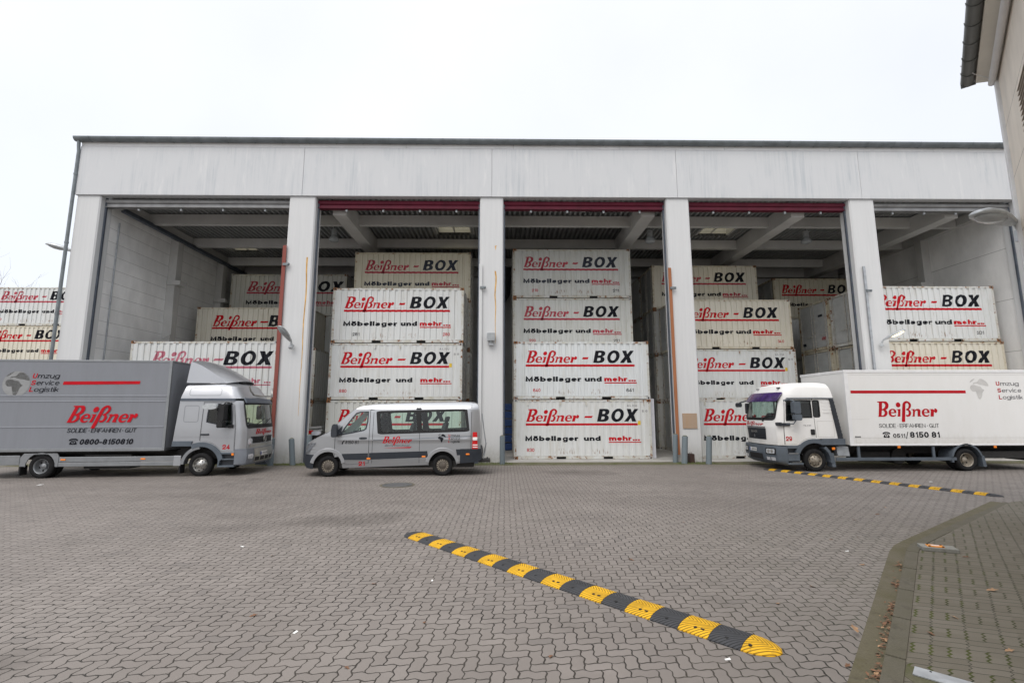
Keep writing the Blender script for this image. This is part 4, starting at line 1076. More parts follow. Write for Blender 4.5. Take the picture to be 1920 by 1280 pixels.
container(-16.6, 28.78, 3 * H_, 'highest container beside the dark elbow duct, its lettering faded', L=7.0, style='T', fade=1, tint=(.52, .52, .48), le='wall')
for k, s in enumerate(('lowest', 'second', 'third')): container(-16.6, 28.78, k * H_, s + ' container in the hidden rear stack of the left bay', L=7.0, hidden=True)
# second bay
container(-7.95, 22.0, 2 * H_, 'white container numbered 281 and 280', tint=W1, nums=(('281', .95, 1), ('280', 5.1, 0)), re='door')
container(-7.98, 22.0, H_, 'white container numbered 880 with hooks along its top edge', typ='S', style='S', tint=W1, nums=(('880', .52, 0),), re='door', tabs=True)
container(-8.0, 22.0, 0, 'container half hidden behind the silver van', tint=W2, re='door')
container(-7.84, 24.6, 3 * H_, 'stained cream container on top behind the one numbered 281', fade=2, tint=CR2, re='door')
for k, s in enumerate(('lowest', 'second', 'third')): container(-7.84, 24.6, k * H_, s + ' container of the rear stack behind number 281', tint=W2, style=None, re='door')
# middle bay
container(.42, 21.45, 0, 'white container numbered 830 standing on the hall floor', typ='S', style='S', tint=W1, nums=(('830', .56, 0),), tabs=True)
container(.42, 21.45, H_, 'white container numbered 640 and 641', tint=(.60, .63, .64), nums=(('640', .85, 0), ('641', 5.0, 1)))
container(.44, 23.98, 3 * H_, 'topmost container of the middle bay numbered 210 and 211', fade=2, tint=W2, nums=(('210', .95, 0), ('211', 5.1, 1)))
container(.44, 23.98, 2 * H_, 'container numbered 220 and 221 under the topmost one', fade=1, tint=W2, nums=(('220', .8, 0), ('221', 5.05, 1)))
for k, s in enumerate(('lowest', 'second')): container(.44, 23.98, k * H_, s + ' container hidden behind numbers 640 and 830', hidden=True)
# fourth bay
container(8.28, 21.45, 0, 'white container on the floor beside the brown plate pillar, behind the white truck', typ='S', style='S', tint=W1, tabs=True)
container(8.72, 24.2, 2 * H_, 'cream stained container numbered 340', tint=CR, nums=(('340', 5.25, 0),))
container(8.78, 24.2, H_, 'white hooked container directly under number 340', typ='S', style='S', tint=W1, tabs=True)
container(8.72, 24.2, 0, 'grey container end at floor level beside the orange rail', tint=GR)
container(8.46, 26.74, 3 * H_, 'high container behind number 340, cut by the orange rail pillar', fade=1, tint=CR)
for k, s in enumerate(('lowest', 'second', 'third')): container(8.46, 26.74, k * H_, s + ' container in the stack behind number 340, door end in view', tint=GR, style=None)
for k, s in enumerate(('lowest', 'second', 'third', 'topmost')): container(8.40, 29.2, k * H_, s + ' container in the rearmost stack of the fourth bay, ribbed end in view', tint=GR, style=None, le='wall')
# right bay
container(16.55, 21.4, 2 * H_, 'white container numbered 201 above the white truck', tint=W1, nums=(('201', 5.0, 1),))
container(16.66, 21.4, H_, 'rust stained container directly under number 201', tint=CR)
container(16.6, 21.4, 0, 'lowest container under number 201, hidden by the white truck', tint=W2)
container(16.50, 23.95, 2 * H_, 'container with grey doors marked 480, behind number 201', tint=CR2, style=None)
container(16.50, 23.95, H_, 'container with grey doors, under the one marked 480', tint=CR2, style=None)
container(16.50, 23.95, 0, 'lowest container under the one marked 480', hidden=True)
container(16.95, 29.4, 3 * H_, 'cream container with red lettering seen over the one marked 480', L=5.9, fade=0, tint=CR2)
for k, s in enumerate(('lowest', 'second', 'third')): container(16.95, 29.4, k * H_, s + ' container of the hidden far right rear stack', L=5.9, hidden=True)
# outside, left of the hall
HO = 2.44
for k, (dx, lab, tn) in enumerate(((0, 'lowest outdoor container behind the silver truck box', W2), (-.5, 'outdoor hooked container second from the ground left of the hall', W1), (-.62, 'cream outdoor container third from the ground left of the hall', CR), (0, 'topmost outdoor container left of the hall', W1))):
    container(-31.75 + dx, 29.7, k * HO, lab, H=HO, tint=tn, style='F', fade=(0, 0, 0, 1)[k], nums=(('110', .42, 0),) if k == 3 else (), le='wall')
# door marks of the end marked 480
fl = Flat(); fl.text('480', 0, .36, 0, .17, 0, .16)
for o in COL.objects:
    if o.get('label', '').startswith('container with grey doors marked 480'):
        fl.build('number_marking', lambda u, v: (-.012, .42 - u + .2, .50 + v), ['red'], o)
        mb = MB(); mb.box(-.012, .01, 1.95, 2.2, .36, .50); mb.build('data_plate', 'darkplast', o)
        mb = MB(); mb.box(-.012, .01, .45, .75, 1.75, 1.86); mb.build('data_plate', 'darkplast', o)

# stuff in the gap between the stacks
t = thing('panel_stack', 'stack of dark grey boards and slats beside the van bonnet in the second bay', 'stack', (-8.75, 22.6, 0))
mb = MB()
for i in range(5): mb.box(-.55, .62, -.45, .45, .02 + i * .24, .07 + i * .24)
for xx in (-.5, 0, .55): mb.box(xx - .05, xx + .05, -.4, .4, .07, 1.02)
mb.build('shelf', 'under', t)
for i, (z, dx) in enumerate(((.98, 0), (1.12, .05), (1.26, .02))):
    mb = MB(); mb.box(-.42 + dx, .62 + dx, -.5, .4, z + .05, z + .13); mb.build('board', 'doorp', t, rot=(0, R(-4), 0))
tag(MB().prism([(-.12, 0), (.12, 0), (.12, .42), (-.12, .34)], 'y', -.15, .15).build('wooden_crate', 'wood', None, loc=(-8.86, 21.75, 1.06), bevel=.01), 'small tan wooden box by the bollard behind the van bonnet', 'box')
t = thing('work_table', 'low cluttered bench under the tan wooden box', 'bench', (-8.62, 21.75, 0))
MB().box(-.42, .42, -.3, .3, .98, 1.055).build('top', 'under', t)
mb = MB()
for xx in (-.38, .32):
    for yy in (-.26, .2): mb.box(xx, xx + .06, yy, yy + .06, .009, .98)
mb.build('legs', 'under', t)
tag(MB().prism(rrect(-.13, 0, .13, .2, .06), 'y', -.1, .1).build('bag', 'redlens', None, loc=(-8.56, 21.7, 1.058)), 'small red bag on the bench beside the tan box', 'bag')
tag(MB().prism(rrect(-.15, 0, .2, .16, .07), 'y', -.1, .1).build('bag', 'foil', None, loc=(-8.30, 21.7, 1.058)), 'pale sack on the bench right of the red bag', 'bag')
t = thing('crate_rack', 'dark blue crate rack left of container 830', 'rack', (.13, 26.6, 0))
for i in range(6): MB().box(-.28, .28, -.3, .3, .02 + i * .42, .38 + i * .42).build('crate', 'blue', t, bevel=.02)
tag(MB().box(6.50, 6.72, 21.75, 23.2, .009, 2.62).build('foam_sheet', 'foil', None, bevel=.01), 'tall white foam slab leaning at the right end of container 830', 'sheet')

# ================================================================== building on the right
CX, CY, DX, DY = 10.72, 9.5, math.sin(R(42)), math.cos(R(42))
house = thing('beige_building', 'beige panelled building with dark eaves gutter and cream soffit', 'building', (CX, CY, 0), R(90 - 42) + math.pi)
# local: +x runs from the far corner towards the camera along the wall, +y out to the right of it (inside)
mb = MB(); mb.box(.0, 14, .06, 8, 0, 9.40); mb.build('wall', mat_panels('beige wall panels', (.80, .73, .635), 1.15, .014, 2), house)
house.children[-1].data.materials[0].name = 'beige wall panels'
mb = MB(); mb.box(-.06, .14, .0, .16, 0, 9.24); mb.build('corner_trim', 'whitetrim', house, bevel=.02)
mb = MB(); mb.prism([(-.27, 9.36), (.10, 9.25), (.10, 9.45), (-.27, 9.50)], 'x', -.10, 14); mb.build('soffit', 'soffit', house)
mb = MB(); mb.cyl((-.02, -.03, 9.20), (14, -.03, 9.20), .065, n=14); mb.build('cornice_pipe', 'whitetrim', house, smooth=40)
mb = MB(); q = [(-.385 + .125 * math.cos(R(a)), 9.48 + .125 * math.sin(R(a))) for a in range(175, 366, 15)] + [(-.385 + .115 * math.cos(R(a)), 9.48 + .115 * math.sin(R(a))) for a in range(365, 174, -15)]
mb.prism(q, 'x', -.16, 14)
for i in range(16): mb.prism([(-.385 + .138 * math.cos(R(a)), 9.48 + .138 * math.sin(R(a))) for a in range(175, 366, 15)] + [(-.385 + .117 * math.cos(R(a)), 9.48 + .117 * math.sin(R(a))) for a in range(365, 174, -15)], 'x', .3 + i * .62, .33 + i * .62)
mb.box(-.16, -.14, -.51, -.26, 9.36, 9.50)
mb.build('eaves_gutter', 'slate_gutter', house, smooth=40)
mb = MB(); mb.tube([(.62, -.53, 9.50), (.35, -.30, 9.34), (.1, -.03, 9.24)], .008, 5); mb.build('lightning_wire', 'whitetrim', house)
mb = MB(); mb.prism([(-.34, 9.52), (8, 11.6), (8, 11.72), (-.34, 9.60)], 'x', -.12, 14); mb.build('roof', 'slate_gutter', house)
t = house
mb = MB(); mb.box(2.42, 3.45, .03, .064, 6.88, 7.78)
mb.build('vent_frame', 'brown', t)
mb = MB()
for i in range(9): mb.prism([(-.02, 6.90 + i * .095), (.035, 6.95 + i * .095), (.035, 6.97 + i * .095), (-.02, 6.915 + i * .095)], 'x', 2.45, 3.42)
mb.build('vent_louvre', 'beige', t)
wall_lamp((CX - .18, CY - .05, 5.99), R(196), 'big grey street lamp head on the corner of the beige building', 1.5, pitch=-3)

# ================================================================== bare tree behind the outdoor containers
def tree(x, y, h, label):
    t = thing('bare_tree', label, 'tree', (x, y, 0)); rnd = random.Random(5)
    tr = MB(); br = MB()
    tr.tube([(0, 0, 0), (.1, 0, h * .25), (.0, .1, h * .5), (.15, 0, h * .7)], [.38, .3, .22, .14], 8)
    def grow(p, d, l, r, lev):
        pts = [p]; q = Vector(p); dd = Vector(d)
        for i in range(3):
            dd = (dd + Vector((rnd.uniform(-.25, .25), rnd.uniform(-.25, .25), rnd.uniform(-.05, .22)))).normalized()
            q = q + dd * l / 3; pts.append(q.copy())
        br.tube(pts, [r, r * .8, r * .6, r * .35], 5 if lev < 2 else 3)
        if lev >= 4: return
        for i in range(4 if lev < 3 else 3):
            k = rnd.randint(1, 3)
            nd = (dd + Vector((rnd.uniform(-.9, .9), rnd.uniform(-.9, .9), rnd.uniform(-.2, .5)))).normalized()
            grow(pts[k], nd, l * rnd.uniform(.55, .75), r * .5, lev + 1)
    for i in range(8):
        a = i * 2.4; z = h * rnd.uniform(.3, .7)
        grow(Vector((.05, .03, z)), Vector((math.cos(a), math.sin(a), .7)), h * .34, .10, 0)
    tr.build('trunk', 'bark', t, smooth=60); br.build('crown', 'bark', t)
tree(-50.5, 45.0, 14.2, 'bare winter tree behind the outdoor containers')

# ================================================================== vehicles
def lerp_path(pts):
    """z -> x along a list of (z, x)"""
    def f(z):
        if z <= pts[0][0]: return pts[0][1]
        for (a, b), (c, d) in zip(pts[:-1], pts[1:]):
            if z <= c: return b + (d - b) * (z - a) / (c - a)
        return pts[-1][1]
    return f
def cut_path(path, us, vs):
    res = []
    for (x0, z0), (x1, z1) in zip(path[:-1], path[1:]):
        ts = [0.0]
        for u in us:
            if (x0 - u) * (x1 - u) < 0: ts.append((u - x0) / (x1 - x0))
        for v in vs:
            if (z0 - v) * (z1 - v) < 0: ts.append((v - z0) / (z1 - z0))
        for t in sorted(ts): res.append((x0 + (x1 - x0) * t, z0 + (z1 - z0) * t))
    res.append(path[-1]); return res
def shell(name, parent, poly, strip, sf, W, mat, holes=(), crown=None, n=8, us=(), vs=(), smooth=38, grid=None):
    """two mirrored side skins (poly with holes) joined by a skin along the path 'strip'"""
    fl = Flat(); fl.poly(poly, holes)
    o = fl.build(name, lambda u, v: (u, sf(u, v), v), mat, parent, us, vs, None, both=lambda u, v: (u, W - sf(u, v), v))
    bm = bmesh.new(); bm.from_mesh(o.data)
    for path in strip:
        P = cut_path(path, us, vs); rows = []
        for x, z in P:
            y0 = sf(x, z); c = crown(x, z) if crown else (0, 0); r_ = []
            for j in range(n + 1):
                s = -1 + 2 * j / n; k = 1 - abs(s) ** 2.4
                r_.append(bm.verts.new((x + c[0] * k, W / 2 + s * (W / 2 - y0), z + c[1] * k)))
            rows.append(r_)
        for a, b in zip(rows[:-1], rows[1:]):
            for j in range(n): bm.faces.new((a[j], a[j + 1], b[j + 1], b[j]))
    bmesh.ops.remove_doubles(bm, verts=bm.verts, dist=.004)
    bmesh.ops.recalc_face_normals(bm, faces=bm.faces)
    for f in bm.faces: f.smooth = True
    bm.to_mesh(o.data); bm.free(); o.data.set_sharp_from_angle(angle=R(smooth))
    return o
def frange(a, b, s): return [a + s * i for i in range(int((b - a) / s) + 1)]
def arch(cx, cz, r, a0, a1, n=14): return ellipse(cx, cz, r, r, n, a0, a1)
def wheel(parent, x, y, z, Rr, wd, style, far=False):
    """outer face at y, body towards +y (or mirrored when far)"""
    s = -1 if far else 1
    prof = [(.03, .60), (.012, .66), (.0, .78), (.008, .90), (.03, .975), (.055, 1.0), (wd - .055, 1.0), (wd - .02, .96), (wd, .8), (wd - .02, .6)]
    mb = MB(); mb.lathe([(s * t, r * Rr) for t, r in prof], (x, y, z), 'y', 40)
    for i in range(0 if style == 'van' else 0): pass
    wv = mb.build('wheel', 'tyre', parent, smooth=30)
    mb = MB(); K = Rr
    if style == 'van':
        mb.lathe([(s * t, r * K) for t, r in ((.03, .615), (.018, .60), (.03, .57), (.055, .545), (.06, .50), (.045, .30), (.03, .22), (.03, .13), (.015, .12), (.012, 0))], (x, y, z), 'y', 32, 0)
        for i in range(16):
            a = i * math.pi / 8; ca, sa = math.cos(a), math.sin(a)
            mb.cyl((x + ca * .45 * K, y + s * .036, z + sa * .45 * K), (x + ca * .55 * K, y + s * .048, z + sa * .55 * K), .020, n=6, mi=1)
        mb.lathe([(s * .036, .44 * K), (s * .034, .40 * K)], (x, y, z), 'y', 32, 1)
        mats = ['rimdark', 'rimlight']
    elif style.startswith('front'):
        mb.lathe([(s * t, r * K) for t, r in ((.03, .62), (.012, .60), (.03, .56), (.07, .50), (.045, .42), (.0, .30), (-.02, .24), (-.03, .12), (-.045, .11), (-.05, 0))], (x, y, z), 'y', 32, 0)
        for i in range(8):
            a = i * math.pi / 4 + .2; ca, sa = math.cos(a), math.sin(a)
            mb.cyl((x + ca * .35 * K, y + s * .02, z + sa * .35 * K), (x + ca * .35 * K, y - s * .03, z + sa * .35 * K), .017, n=6, mi=0)
            a += .39; ca, sa = math.cos(a), math.sin(a)
            mb.cyl((x + ca * .455 * K, y + s * .052, z + sa * .455 * K), (x + ca * .455 * K, y + s * .05, z + sa * .455 * K), .024, n=8, mi=1)
        mats = ['chrome', 'black']
        if style == 'front_m': mats = ['rimlight', 'black']
    else:
        mb.lathe([(s * t, r * K) for t, r in ((.03, .62), (.008, .60), (.02, .565), (.06, .54), (.14, .51), (.16, .47), (.16, .27), (.10, .24), (.08, .12), (.07, 0))], (x, y, z), 'y', 32, 0)
        for i in range(6):
            a = i * math.pi / 3 + .3; ca, sa = math.cos(a), math.sin(a)
            mb.cyl((x + ca * .38 * K, y + s * .158, z + sa * .38 * K), (x + ca * .38 * K, y + s * .155, z + sa * .38 * K), .032, n=10, mi=1)
        mats = ['rimlight' if style == 'rear_l' else 'alu', 'black']
    mb.build('rim', mats, wv, smooth=35)
    return wv
def side_print(name, parent, fl, sf, mats, off=.005): return fl.build(name, lambda u, v: (u, sf(u, v) - off, v), mats, parent, frange(-8, 8, .25))
def ribbon(fl, poly_pts, w, mi=0, closed=True):
    """thin outline band of a closed polygon"""
    n = len(poly_pts)
    c = Vector((sum(p[0] for p in poly_pts) / n, sum(p[1] for p in poly_pts) / n))
    for i in range(n if closed else n - 1):
        a, b = poly_pts[i], poly_pts[(i + 1) % n]
        if (Vector(a) - Vector(b)).length > 1e-4: fl.bar(a[0], a[1], b[0], b[1], w, mi)
    return fl
def seam(name, parent, lines, sf, w=.010, mat='black', off=.003):
    fl = Flat(); k = 0
    for ln in lines:
        pts = ln; n = len(pts); L_, R_ = [], []
        for i, p in enumerate(pts):
            a = Vector(pts[max(i - 1, 0)]); b = Vector(pts[min(i + 1, n - 1)]); d = (b - a).normalized(); nn = Vector((-d.y, d.x)) * w / 2
            L_.append((p[0] + nn.x, p[1] + nn.y)); R_.append((p[0] - nn.x, p[1] - nn.y))
        for i in range(n - 1): fl.poly([L_[i], R_[i], R_[i + 1], L_[i + 1]])
    return fl.build(name, lambda u, v: (u, sf(u, v) - off, v), mat, parent, frange(-8, 8, .2), frange(0, 4, .2))
def shrink(poly, d):
    n = len(poly); c = Vector((sum(p[0] for p in poly) / n, sum(p[1] for p in poly) / n)); r = []
    for p in poly:
        v = c - Vector(p[:2]); r.append(tuple(Vector(p[:2]) + v.normalized() * d))
    return r
def phone_icon(fl, x0, x1, z0, z1, mi, shear=0):
    w, h = x1 - x0, z1 - z0
    T = lambda q: [(x0 + w * a + shear * h * b, z0 + h * b) for a, b in q]
    fl.poly(T(spline([(0, .62, 1), (.06, .82), (.25, .98), (.5, 1.0), (.75, .98), (.94, .82), (1, .62, 1), (.80, .60, 1), (.76, .74), (.5, .80), (.24, .74), (.20, .60, 1)], 3)), (), mi)
    fl.poly(T([(.12, 0), (.88, 0), (.88, .26), (.74, .50), (.70, .68), (.30, .68), (.26, .50), (.12, .26)]), (T(ellipse(.5, .36, .2, .23, 16)),), mi)
    fl.poly(T(ellipse(.5, .36, .10, .12, 12)), (), mi)
def usl(fl, rows, r_, d_, shear):
    for (wd, x0, x1, zb, zc) in rows:
        h = zc - zb; s = shear * h; x1 = x1
        wcap = {'U': .125, 'S': .125, 'L': .105}[wd[0]] * (x1 - x0) / .82
        fl.text(wd[0], x0, x0 + wcap + s, zb, zc, r_, .17, shear)
        fl.text(wd[1:], x0 + wcap + .025, x1, zb, zc, d_, .11, shear)
def illegible_plate(parent, mapf, u0, u1, z0, z1):
    fl = Flat(); fl.rect(u0, z0, u1, z1, 0); fl.build('number_plate', lambda u, v: mapf(u, v, .0), ['plate'], parent)
    o = parent.children[-1]
    fl = Flat(); w = u1 - u0; fl.rect(u0, z0 + .002, u0 + .09 * w, z1 - .002, 0)
    fl.rect(u0 + .14 * w, z0 + .03, u0 + .21 * w, z1 - .03, 1)
    for a in (.34, .45, .56, .69, .80, .90): fl.rect(u0 + a * w, z0 + .025, u0 + (a + .06) * w, z1 - .025, 1)
    fl.build('plate_print', lambda u, v: mapf(u, v, .004), ['plateblue', 'txtgrey'], o)

# ------------------------------------------------------------------ silver minibus
VW = 1.99
van = thing('minibus', 'silver minibus with red lettering and the number 21, parked before the second bay', 'van', (-5.70, 16.05, 0), math.atan2(.15, 3.68))
def vs_(x, z):
    y = 0.0
    if x < .3: y += .10 * ((.3 - x) / 1.2) ** 2
    if x < -.45: y += .42 * ((-.45 - x) / .45) ** 2.2
    if z > 1.28: y += .135 * ((z - 1.28) / 1.07) ** 1.35
    if z > 2.12: y += .16 * ((z - 2.12) / .27) ** 2
    if x > 4.55: y += .10 * ((x - 4.55) / .37) ** 2
    if z < .55: y += .03 * ((.55 - z) / .3)
    if 1.10 < z < 1.24 and x > .3: y -= .012 * math.sin(math.pi * (z - 1.10) / .14)
    return y
vtop = spline([(-.80, .70, 1), (-.79, .86), (-.74, 1.0), (-.62, 1.10), (-.36, 1.245), (-.02, 1.41, 1)], 4, False)
vws = spline([(-.02, 1.41, 1), (.36, 1.78), (.74, 2.12, 1)], 3, False)
vroof = spline([(.74, 2.12, 1), (.92, 2.22), (1.25, 2.29), (1.9, 2.335), (2.9, 2.365), (4.2, 2.385), (4.62, 2.375), (4.80, 2.30), (4.85, 2.15), (4.90, 1.5), (4.92, .85, 1)], 4, False)
vfa = [p for p in arch(0, .34, .455, 180, 0, 18)]
vra = [p for p in arch(3.68, .34, .455, 180, 0, 18)]
vbody = vtop[:-1] + vws[:-1] + vroof + [(4.28, .85), (4.24, .40)] + [(4.135, .38)] + vra[::-1] + [(3.20, .355), (.48, .275)] + vfa[::-1] + [(-.46, .70)]
vdoor = [(.20, .62), (.20, 1.28), (.42, 1.60), (.72, 1.98), (.86, 2.10), (1.0, 2.145), (1.27, 2.165), (1.29, 1.4), (1.285, .42), (.60, .385), (.50, .42), (.45, .52), (.34, .64)]
vdwin = [(.37, 1.335), (.50, 1.56), (.74, 1.90), (.84, 2.02), (.96, 2.06), (1.22, 2.075), (1.215, 1.75), (1.17, 1.52), (1.10, 1.475), (.75, 1.40)]
vlwin = rrect(0, 0, 1, 1, .06, 3)
def quad_warp(q, P):  # P: bl, br, tr, tl
    r = []
    for u, v in q:
        a = Vector(P[0]).lerp(Vector(P[1]), u); b = Vector(P[3]).lerp(Vector(P[2]), u); r.append(tuple(a.lerp(b, v)))
    return r
vlong = quad_warp(vlwin, ((1.56, 1.335), (4.56, 1.415), (4.47, 2.165), (1.47, 2.095)))
VG = frange(-1, 5, .16); VZ = frange(.3, 2.4, .12) + [1.10, 1.17, 1.24]
def vcrown(x, z):
    if z < 1.1: return (-.16, 0)
    if x < 0: return (-.07, .05)
    if x < .76: return (-.10, .07)
    if x > 4.7 and z < 2.2: return (.02, 0)
    return (0, .035)
shell('body', van, vbody, [vtop, vroof], vs_, VW, 'silver_van', [shrink(vdoor, -.0), vlong], vcrown, 10, VG, VZ)
shell('front_door', van, shrink(vdoor, .007), [], lambda x, z: vs_(x, z), VW, 'silver_van', [vdwin], None, 8, VG, VZ)
dr = van.children[-1]
fl = Flat(); fl.poly(vdwin); fl.build('door_window', lambda u, v: (u, vs_(u, v) + .012, v), 'glass', dr, VG, VZ, None, both=lambda u, v: (u, VW - vs_(u, v) - .012, v))
mb = MB(); mb.prism(spline([(.97, 1.215), (1.02, 1.25), (1.18, 1.25), (1.23, 1.22), (1.18, 1.19), (1.02, 1.185)], 3), 'y', -.035, .02); mb.build('handle', 'darkplast', dr, bevel=.006)
seam('door_gap', dr, [[(.20, .63), (.20, 1.27)], [(1.29, .42), (1.29, 2.16)]], vs_, .014)
seam('door_window_frame', dr, [vdwin + [vdwin[0]]], vs_, .045, 'darkplast', .004)
ws = MB(); rows = []
for x, z in cut_path(vws, VG, VZ):
    c = vcrown(x, z); y0 = vs_(x, z); rows.append([(x + c[0] * (1 - abs(s) ** 2.4), VW / 2 + s * (VW / 2 - y0), z + c[1] * (1 - abs(s) ** 2.4)) for s in [-1 + .2 * j for j in range(11)]])
for r_ in rows: ws.v += r_
for a in range(len(rows) - 1):
    for j in range(10): ws.f.append([a * 11 + j, a * 11 + j + 1, (a + 1) * 11 + j + 1, (a + 1) * 11 + j]); ws.mi.append(0)
ws.build('windshield', 'glass', van, smooth=60)
fl = Flat(); fl.poly(vlong)
fl.build('side_window', lambda u, v: (u, vs_(u, v) + .008, v), 'glass', van, VG, VZ, None, both=lambda u, v: (u, VW - vs_(u, v) - .008, v))
def winq(a, b, m): return quad_warp(rrect(a, m, b, 1 - m, .05, 3), ((1.56, 1.335), (4.56, 1.415), (4.47, 2.165), (1.47, 2.095)))
fl = Flat(); fl.poly(vlong, [winq(.04, .43, .10), winq(.485, .97, .10)])
fl.build('window_surround', lambda u, v: (u, vs_(u, v) + .004, v), 'black', van, VG, VZ, None, both=lambda u, v: (u, VW - vs_(u, v) - .004, v))
seam('panel_gap', van, [[(1.40, .42), (1.40, 2.22)], [(2.92, .42), (2.92, 2.33)], [(.20, .62), (.20, 1.3)], [(4.60, .85), (4.62, 2.30)]], vs_, .012)
seam('waist_rail', van, [[(1.42, 1.155), (4.6, 1.265)]], vs_, .016, 'rail', .004)
# dark cladding band, sills and bumpers
mb = MB()
for y0, y1 in ((-.014, .01), (VW - .01, VW + .014)):
    mb.prism([(.50, .535), (1.27, .535), (1.27, .745), (.44, .725)], 'y', y0, y1)
    mb.prism([(1.31, .54), (3.21, .60), (3.18, .80), (1.31, .75)], 'y', y0, y1)
    mb.prism([(4.15, .66), (4.27, .665), (4.27, .85), (4.11, .85)], 'y', y0, y1)
mb.build('side_moulding', 'navy', van, bevel=.006)
for (cx, cz) in ((0, .34), (3.68, .34)):
    mb = MB(); q = arch(cx, cz, .565, 168, 12, 16) + arch(cx, cz, .45, 10, 170, 16)
    mb.prism(q, 'y', -.022, .02); mb.prism(q, 'y', VW - .02, VW + .022)
    mb.build('wheel_arch', 'silver_van', van, bevel=.01)
vbf = [(-.46, .255), (-.72, .27), (-.84, .36), (-.875, .50), (-.85, .66), (-.80, .70), (-.46, .70), (-.45, .56), (-.455, .40)]
shell('front_bumper', van, vbf, [[(-.46, .255), (-.72, .27), (-.84, .36), (-.875, .50), (-.85, .66), (-.80, .705)]], lambda x, z: vs_(x, max(z, .6)) - .012, VW, 'navy', (), lambda x, z: (-.16, 0), 10, VG, VZ)
vbr = [(4.25, .86), (4.93, .86), (4.96, .70), (4.94, .50), (4.86, .44), (4.25, .40)]
shell('rear_bumper', van, vbr, [[(4.60, .86), (4.93, .86), (4.96, .70), (4.94, .50), (4.86, .44), (4.60, .42)]], lambda x, z: vs_(x, .8) - .012, VW, 'navy', (), lambda x, z: (.05, 0), 8, VG, VZ)
for yy in (1, -1):
    sfy = (lambda x, z: vs_(x, z) - .01) if yy == 1 else (lambda x, z: VW - vs_(x, z) + .01)
    fl = Flat(); fl.poly(spline([(-.79, .74, 1), (-.77, .98), (-.66, 1.06), (-.40, 1.07, 1), (-.55, .90), (-.68, .78)], 3)); fl.build('headlight', lambda u, v: (u, sfy(u, v), v), 'lensdark', van, VG, VZ)
    fl = Flat(); fl.poly([(4.64, .86), (4.83, .86), (4.80, 1.40), (4.66, 1.40)]); tl = fl.build('tail_light', lambda u, v: (u, sfy(u, v), v), 'redlens', van, VG, VZ)
    fl = Flat(); fl.rect(4.66, 1.13, 4.81, 1.235); fl.rect(4.66, .965, 4.82, 1.0); fl.rect(4.66, .90, 4.82, .93)
    fl.build('white_lens', lambda u, v: (u, sfy(u, v) - .003 * yy, v), 'whitelens', tl, VG, VZ)
for x, z in ((1.30, .57), (3.07, .625), (4.50, .69)):
    mb = MB(); mb.box(x - .06, x + .06, -.03, .0, z - .025, z + .025); mb.build('side_marker', 'amber', van, bevel=.01)
mb = MB(); mb.prism(spline([(.15, 1.30), (.16, 1.60), (.22, 1.68), (.30, 1.64), (.33, 1.34), (.27, 1.27)], 3), 'y', -.30, -.10); mb.prism(spline([(.15, 1.30), (.16, 1.60), (.22, 1.68), (.30, 1.64), (.33, 1.34), (.27, 1.27)], 3), 'y', VW + .10, VW + .30)
mb.box(.26, .40, -.12, .06, 1.33, 1.40); mb.box(.26, .40, VW - .06, VW + .12, 1.33, 1.40)
mb.build('wing_mirror', 'darkplast', van, bevel=.015)
mb = MB(); mb.prism([(.20, 1.29), (.20, 1.40), (.42, 1.62), (.38, 1.34)], 'y', -.006, .0); mb.build('mirror_triangle', 'darkplast', van)
for wx in (0, 3.68):
    wheel(van, wx, .03, .335, .335, .215, 'van'); wheel(van, wx, VW - .03, .335, .335, .215, 'van', True)
mb = MB(); mb.box(-.5, 4.7, .14, VW - .14, .26, .46); mb.box(-.45, .45, .2, VW - .2, .3, .9); mb.build('underbody', 'under', van)
mb = MB()
for cx in (0, 3.68):
    for y0, y1 in ((.03, .28), (VW - .28, VW - .03)):
        p = arch(cx, .34, .447, 0, 180, 14); vs2 = [(a, y0, b) for a, b in p] + [(a, y1, b) for a, b in p]; k = len(p)
        mb.add(vs2, [(i, i + 1, k + i + 1, k + i) for i in range(k - 1)]); mb.prism(p, 'y', y1 - .01, y1)
mb.build('wheel_housing', 'black', van)
# interior
mb = MB(); mb.box(.1, 4.6, .12, VW - .12, .80, .84); mb.build('cabin_floor', 'seat', van)
mb = MB(); mb.prism([(.05, .84), (.62, .84), (.70, 1.22), (.60, 1.36), (.28, 1.38), (.05, 1.3)], 'y', .14, VW - .14); mb.build('dashboard', 'darkplast', van, bevel=.03)
mb = MB()
mb.tube([(.78 + .14 * math.sin(a) * .6, .52 + .19 * math.cos(a), 1.36 + .17 * math.sin(a)) for a in [i * math.pi / 8 for i in range(17)]], .017, 6); mb.cyl((.78, .52, 1.36), (.6, .52, 1.22), .03, n=8); mb.build('steering_wheel', 'darkplast', van, smooth=60)
def seat(x, y, w=.5):
    mb = MB(); mb.prism([(x, .95), (x + .52, .93), (x + .55, 1.10), (x + .02, 1.14)], 'y', y - w / 2, y + w / 2); mb.prism([(x + .44, 1.06), (x + .60, 1.06), (x + .76, 1.66), (x + .66, 1.70)], 'y', y - w / 2 + .02, y + w / 2 - .02)
    mb.prism([(x + .67, 1.73), (x + .76, 1.71), (x + .80, 1.88), (x + .72, 1.90)], 'y', y - .13, y + .13); mb.cyl((x + .71, y, 1.66), (x + .73, y, 1.78), .02, n=6); mb.box(x + .1, x + .5, y - .2, y + .2, .84, .96)
    mb.build('seat', 'seat', van, bevel=.03)
for x in (.85, 1.95, 3.0):
    for y in (.52, 1.02, 1.5): seat(x, y, .47)
mb = MB(); mb.box(2.78, 2.95, .10, .16, .84, 2.2); mb.box(2.78, 2.95, VW - .16, VW - .10, .84, 2.2); mb.box(1.3, 1.42, .10, .16, .84, 2.15); mb.box(1.3, 1.42, VW - .16, VW - .10, .84, 2.15); mb.build('pillar_trim', 'seat', van)
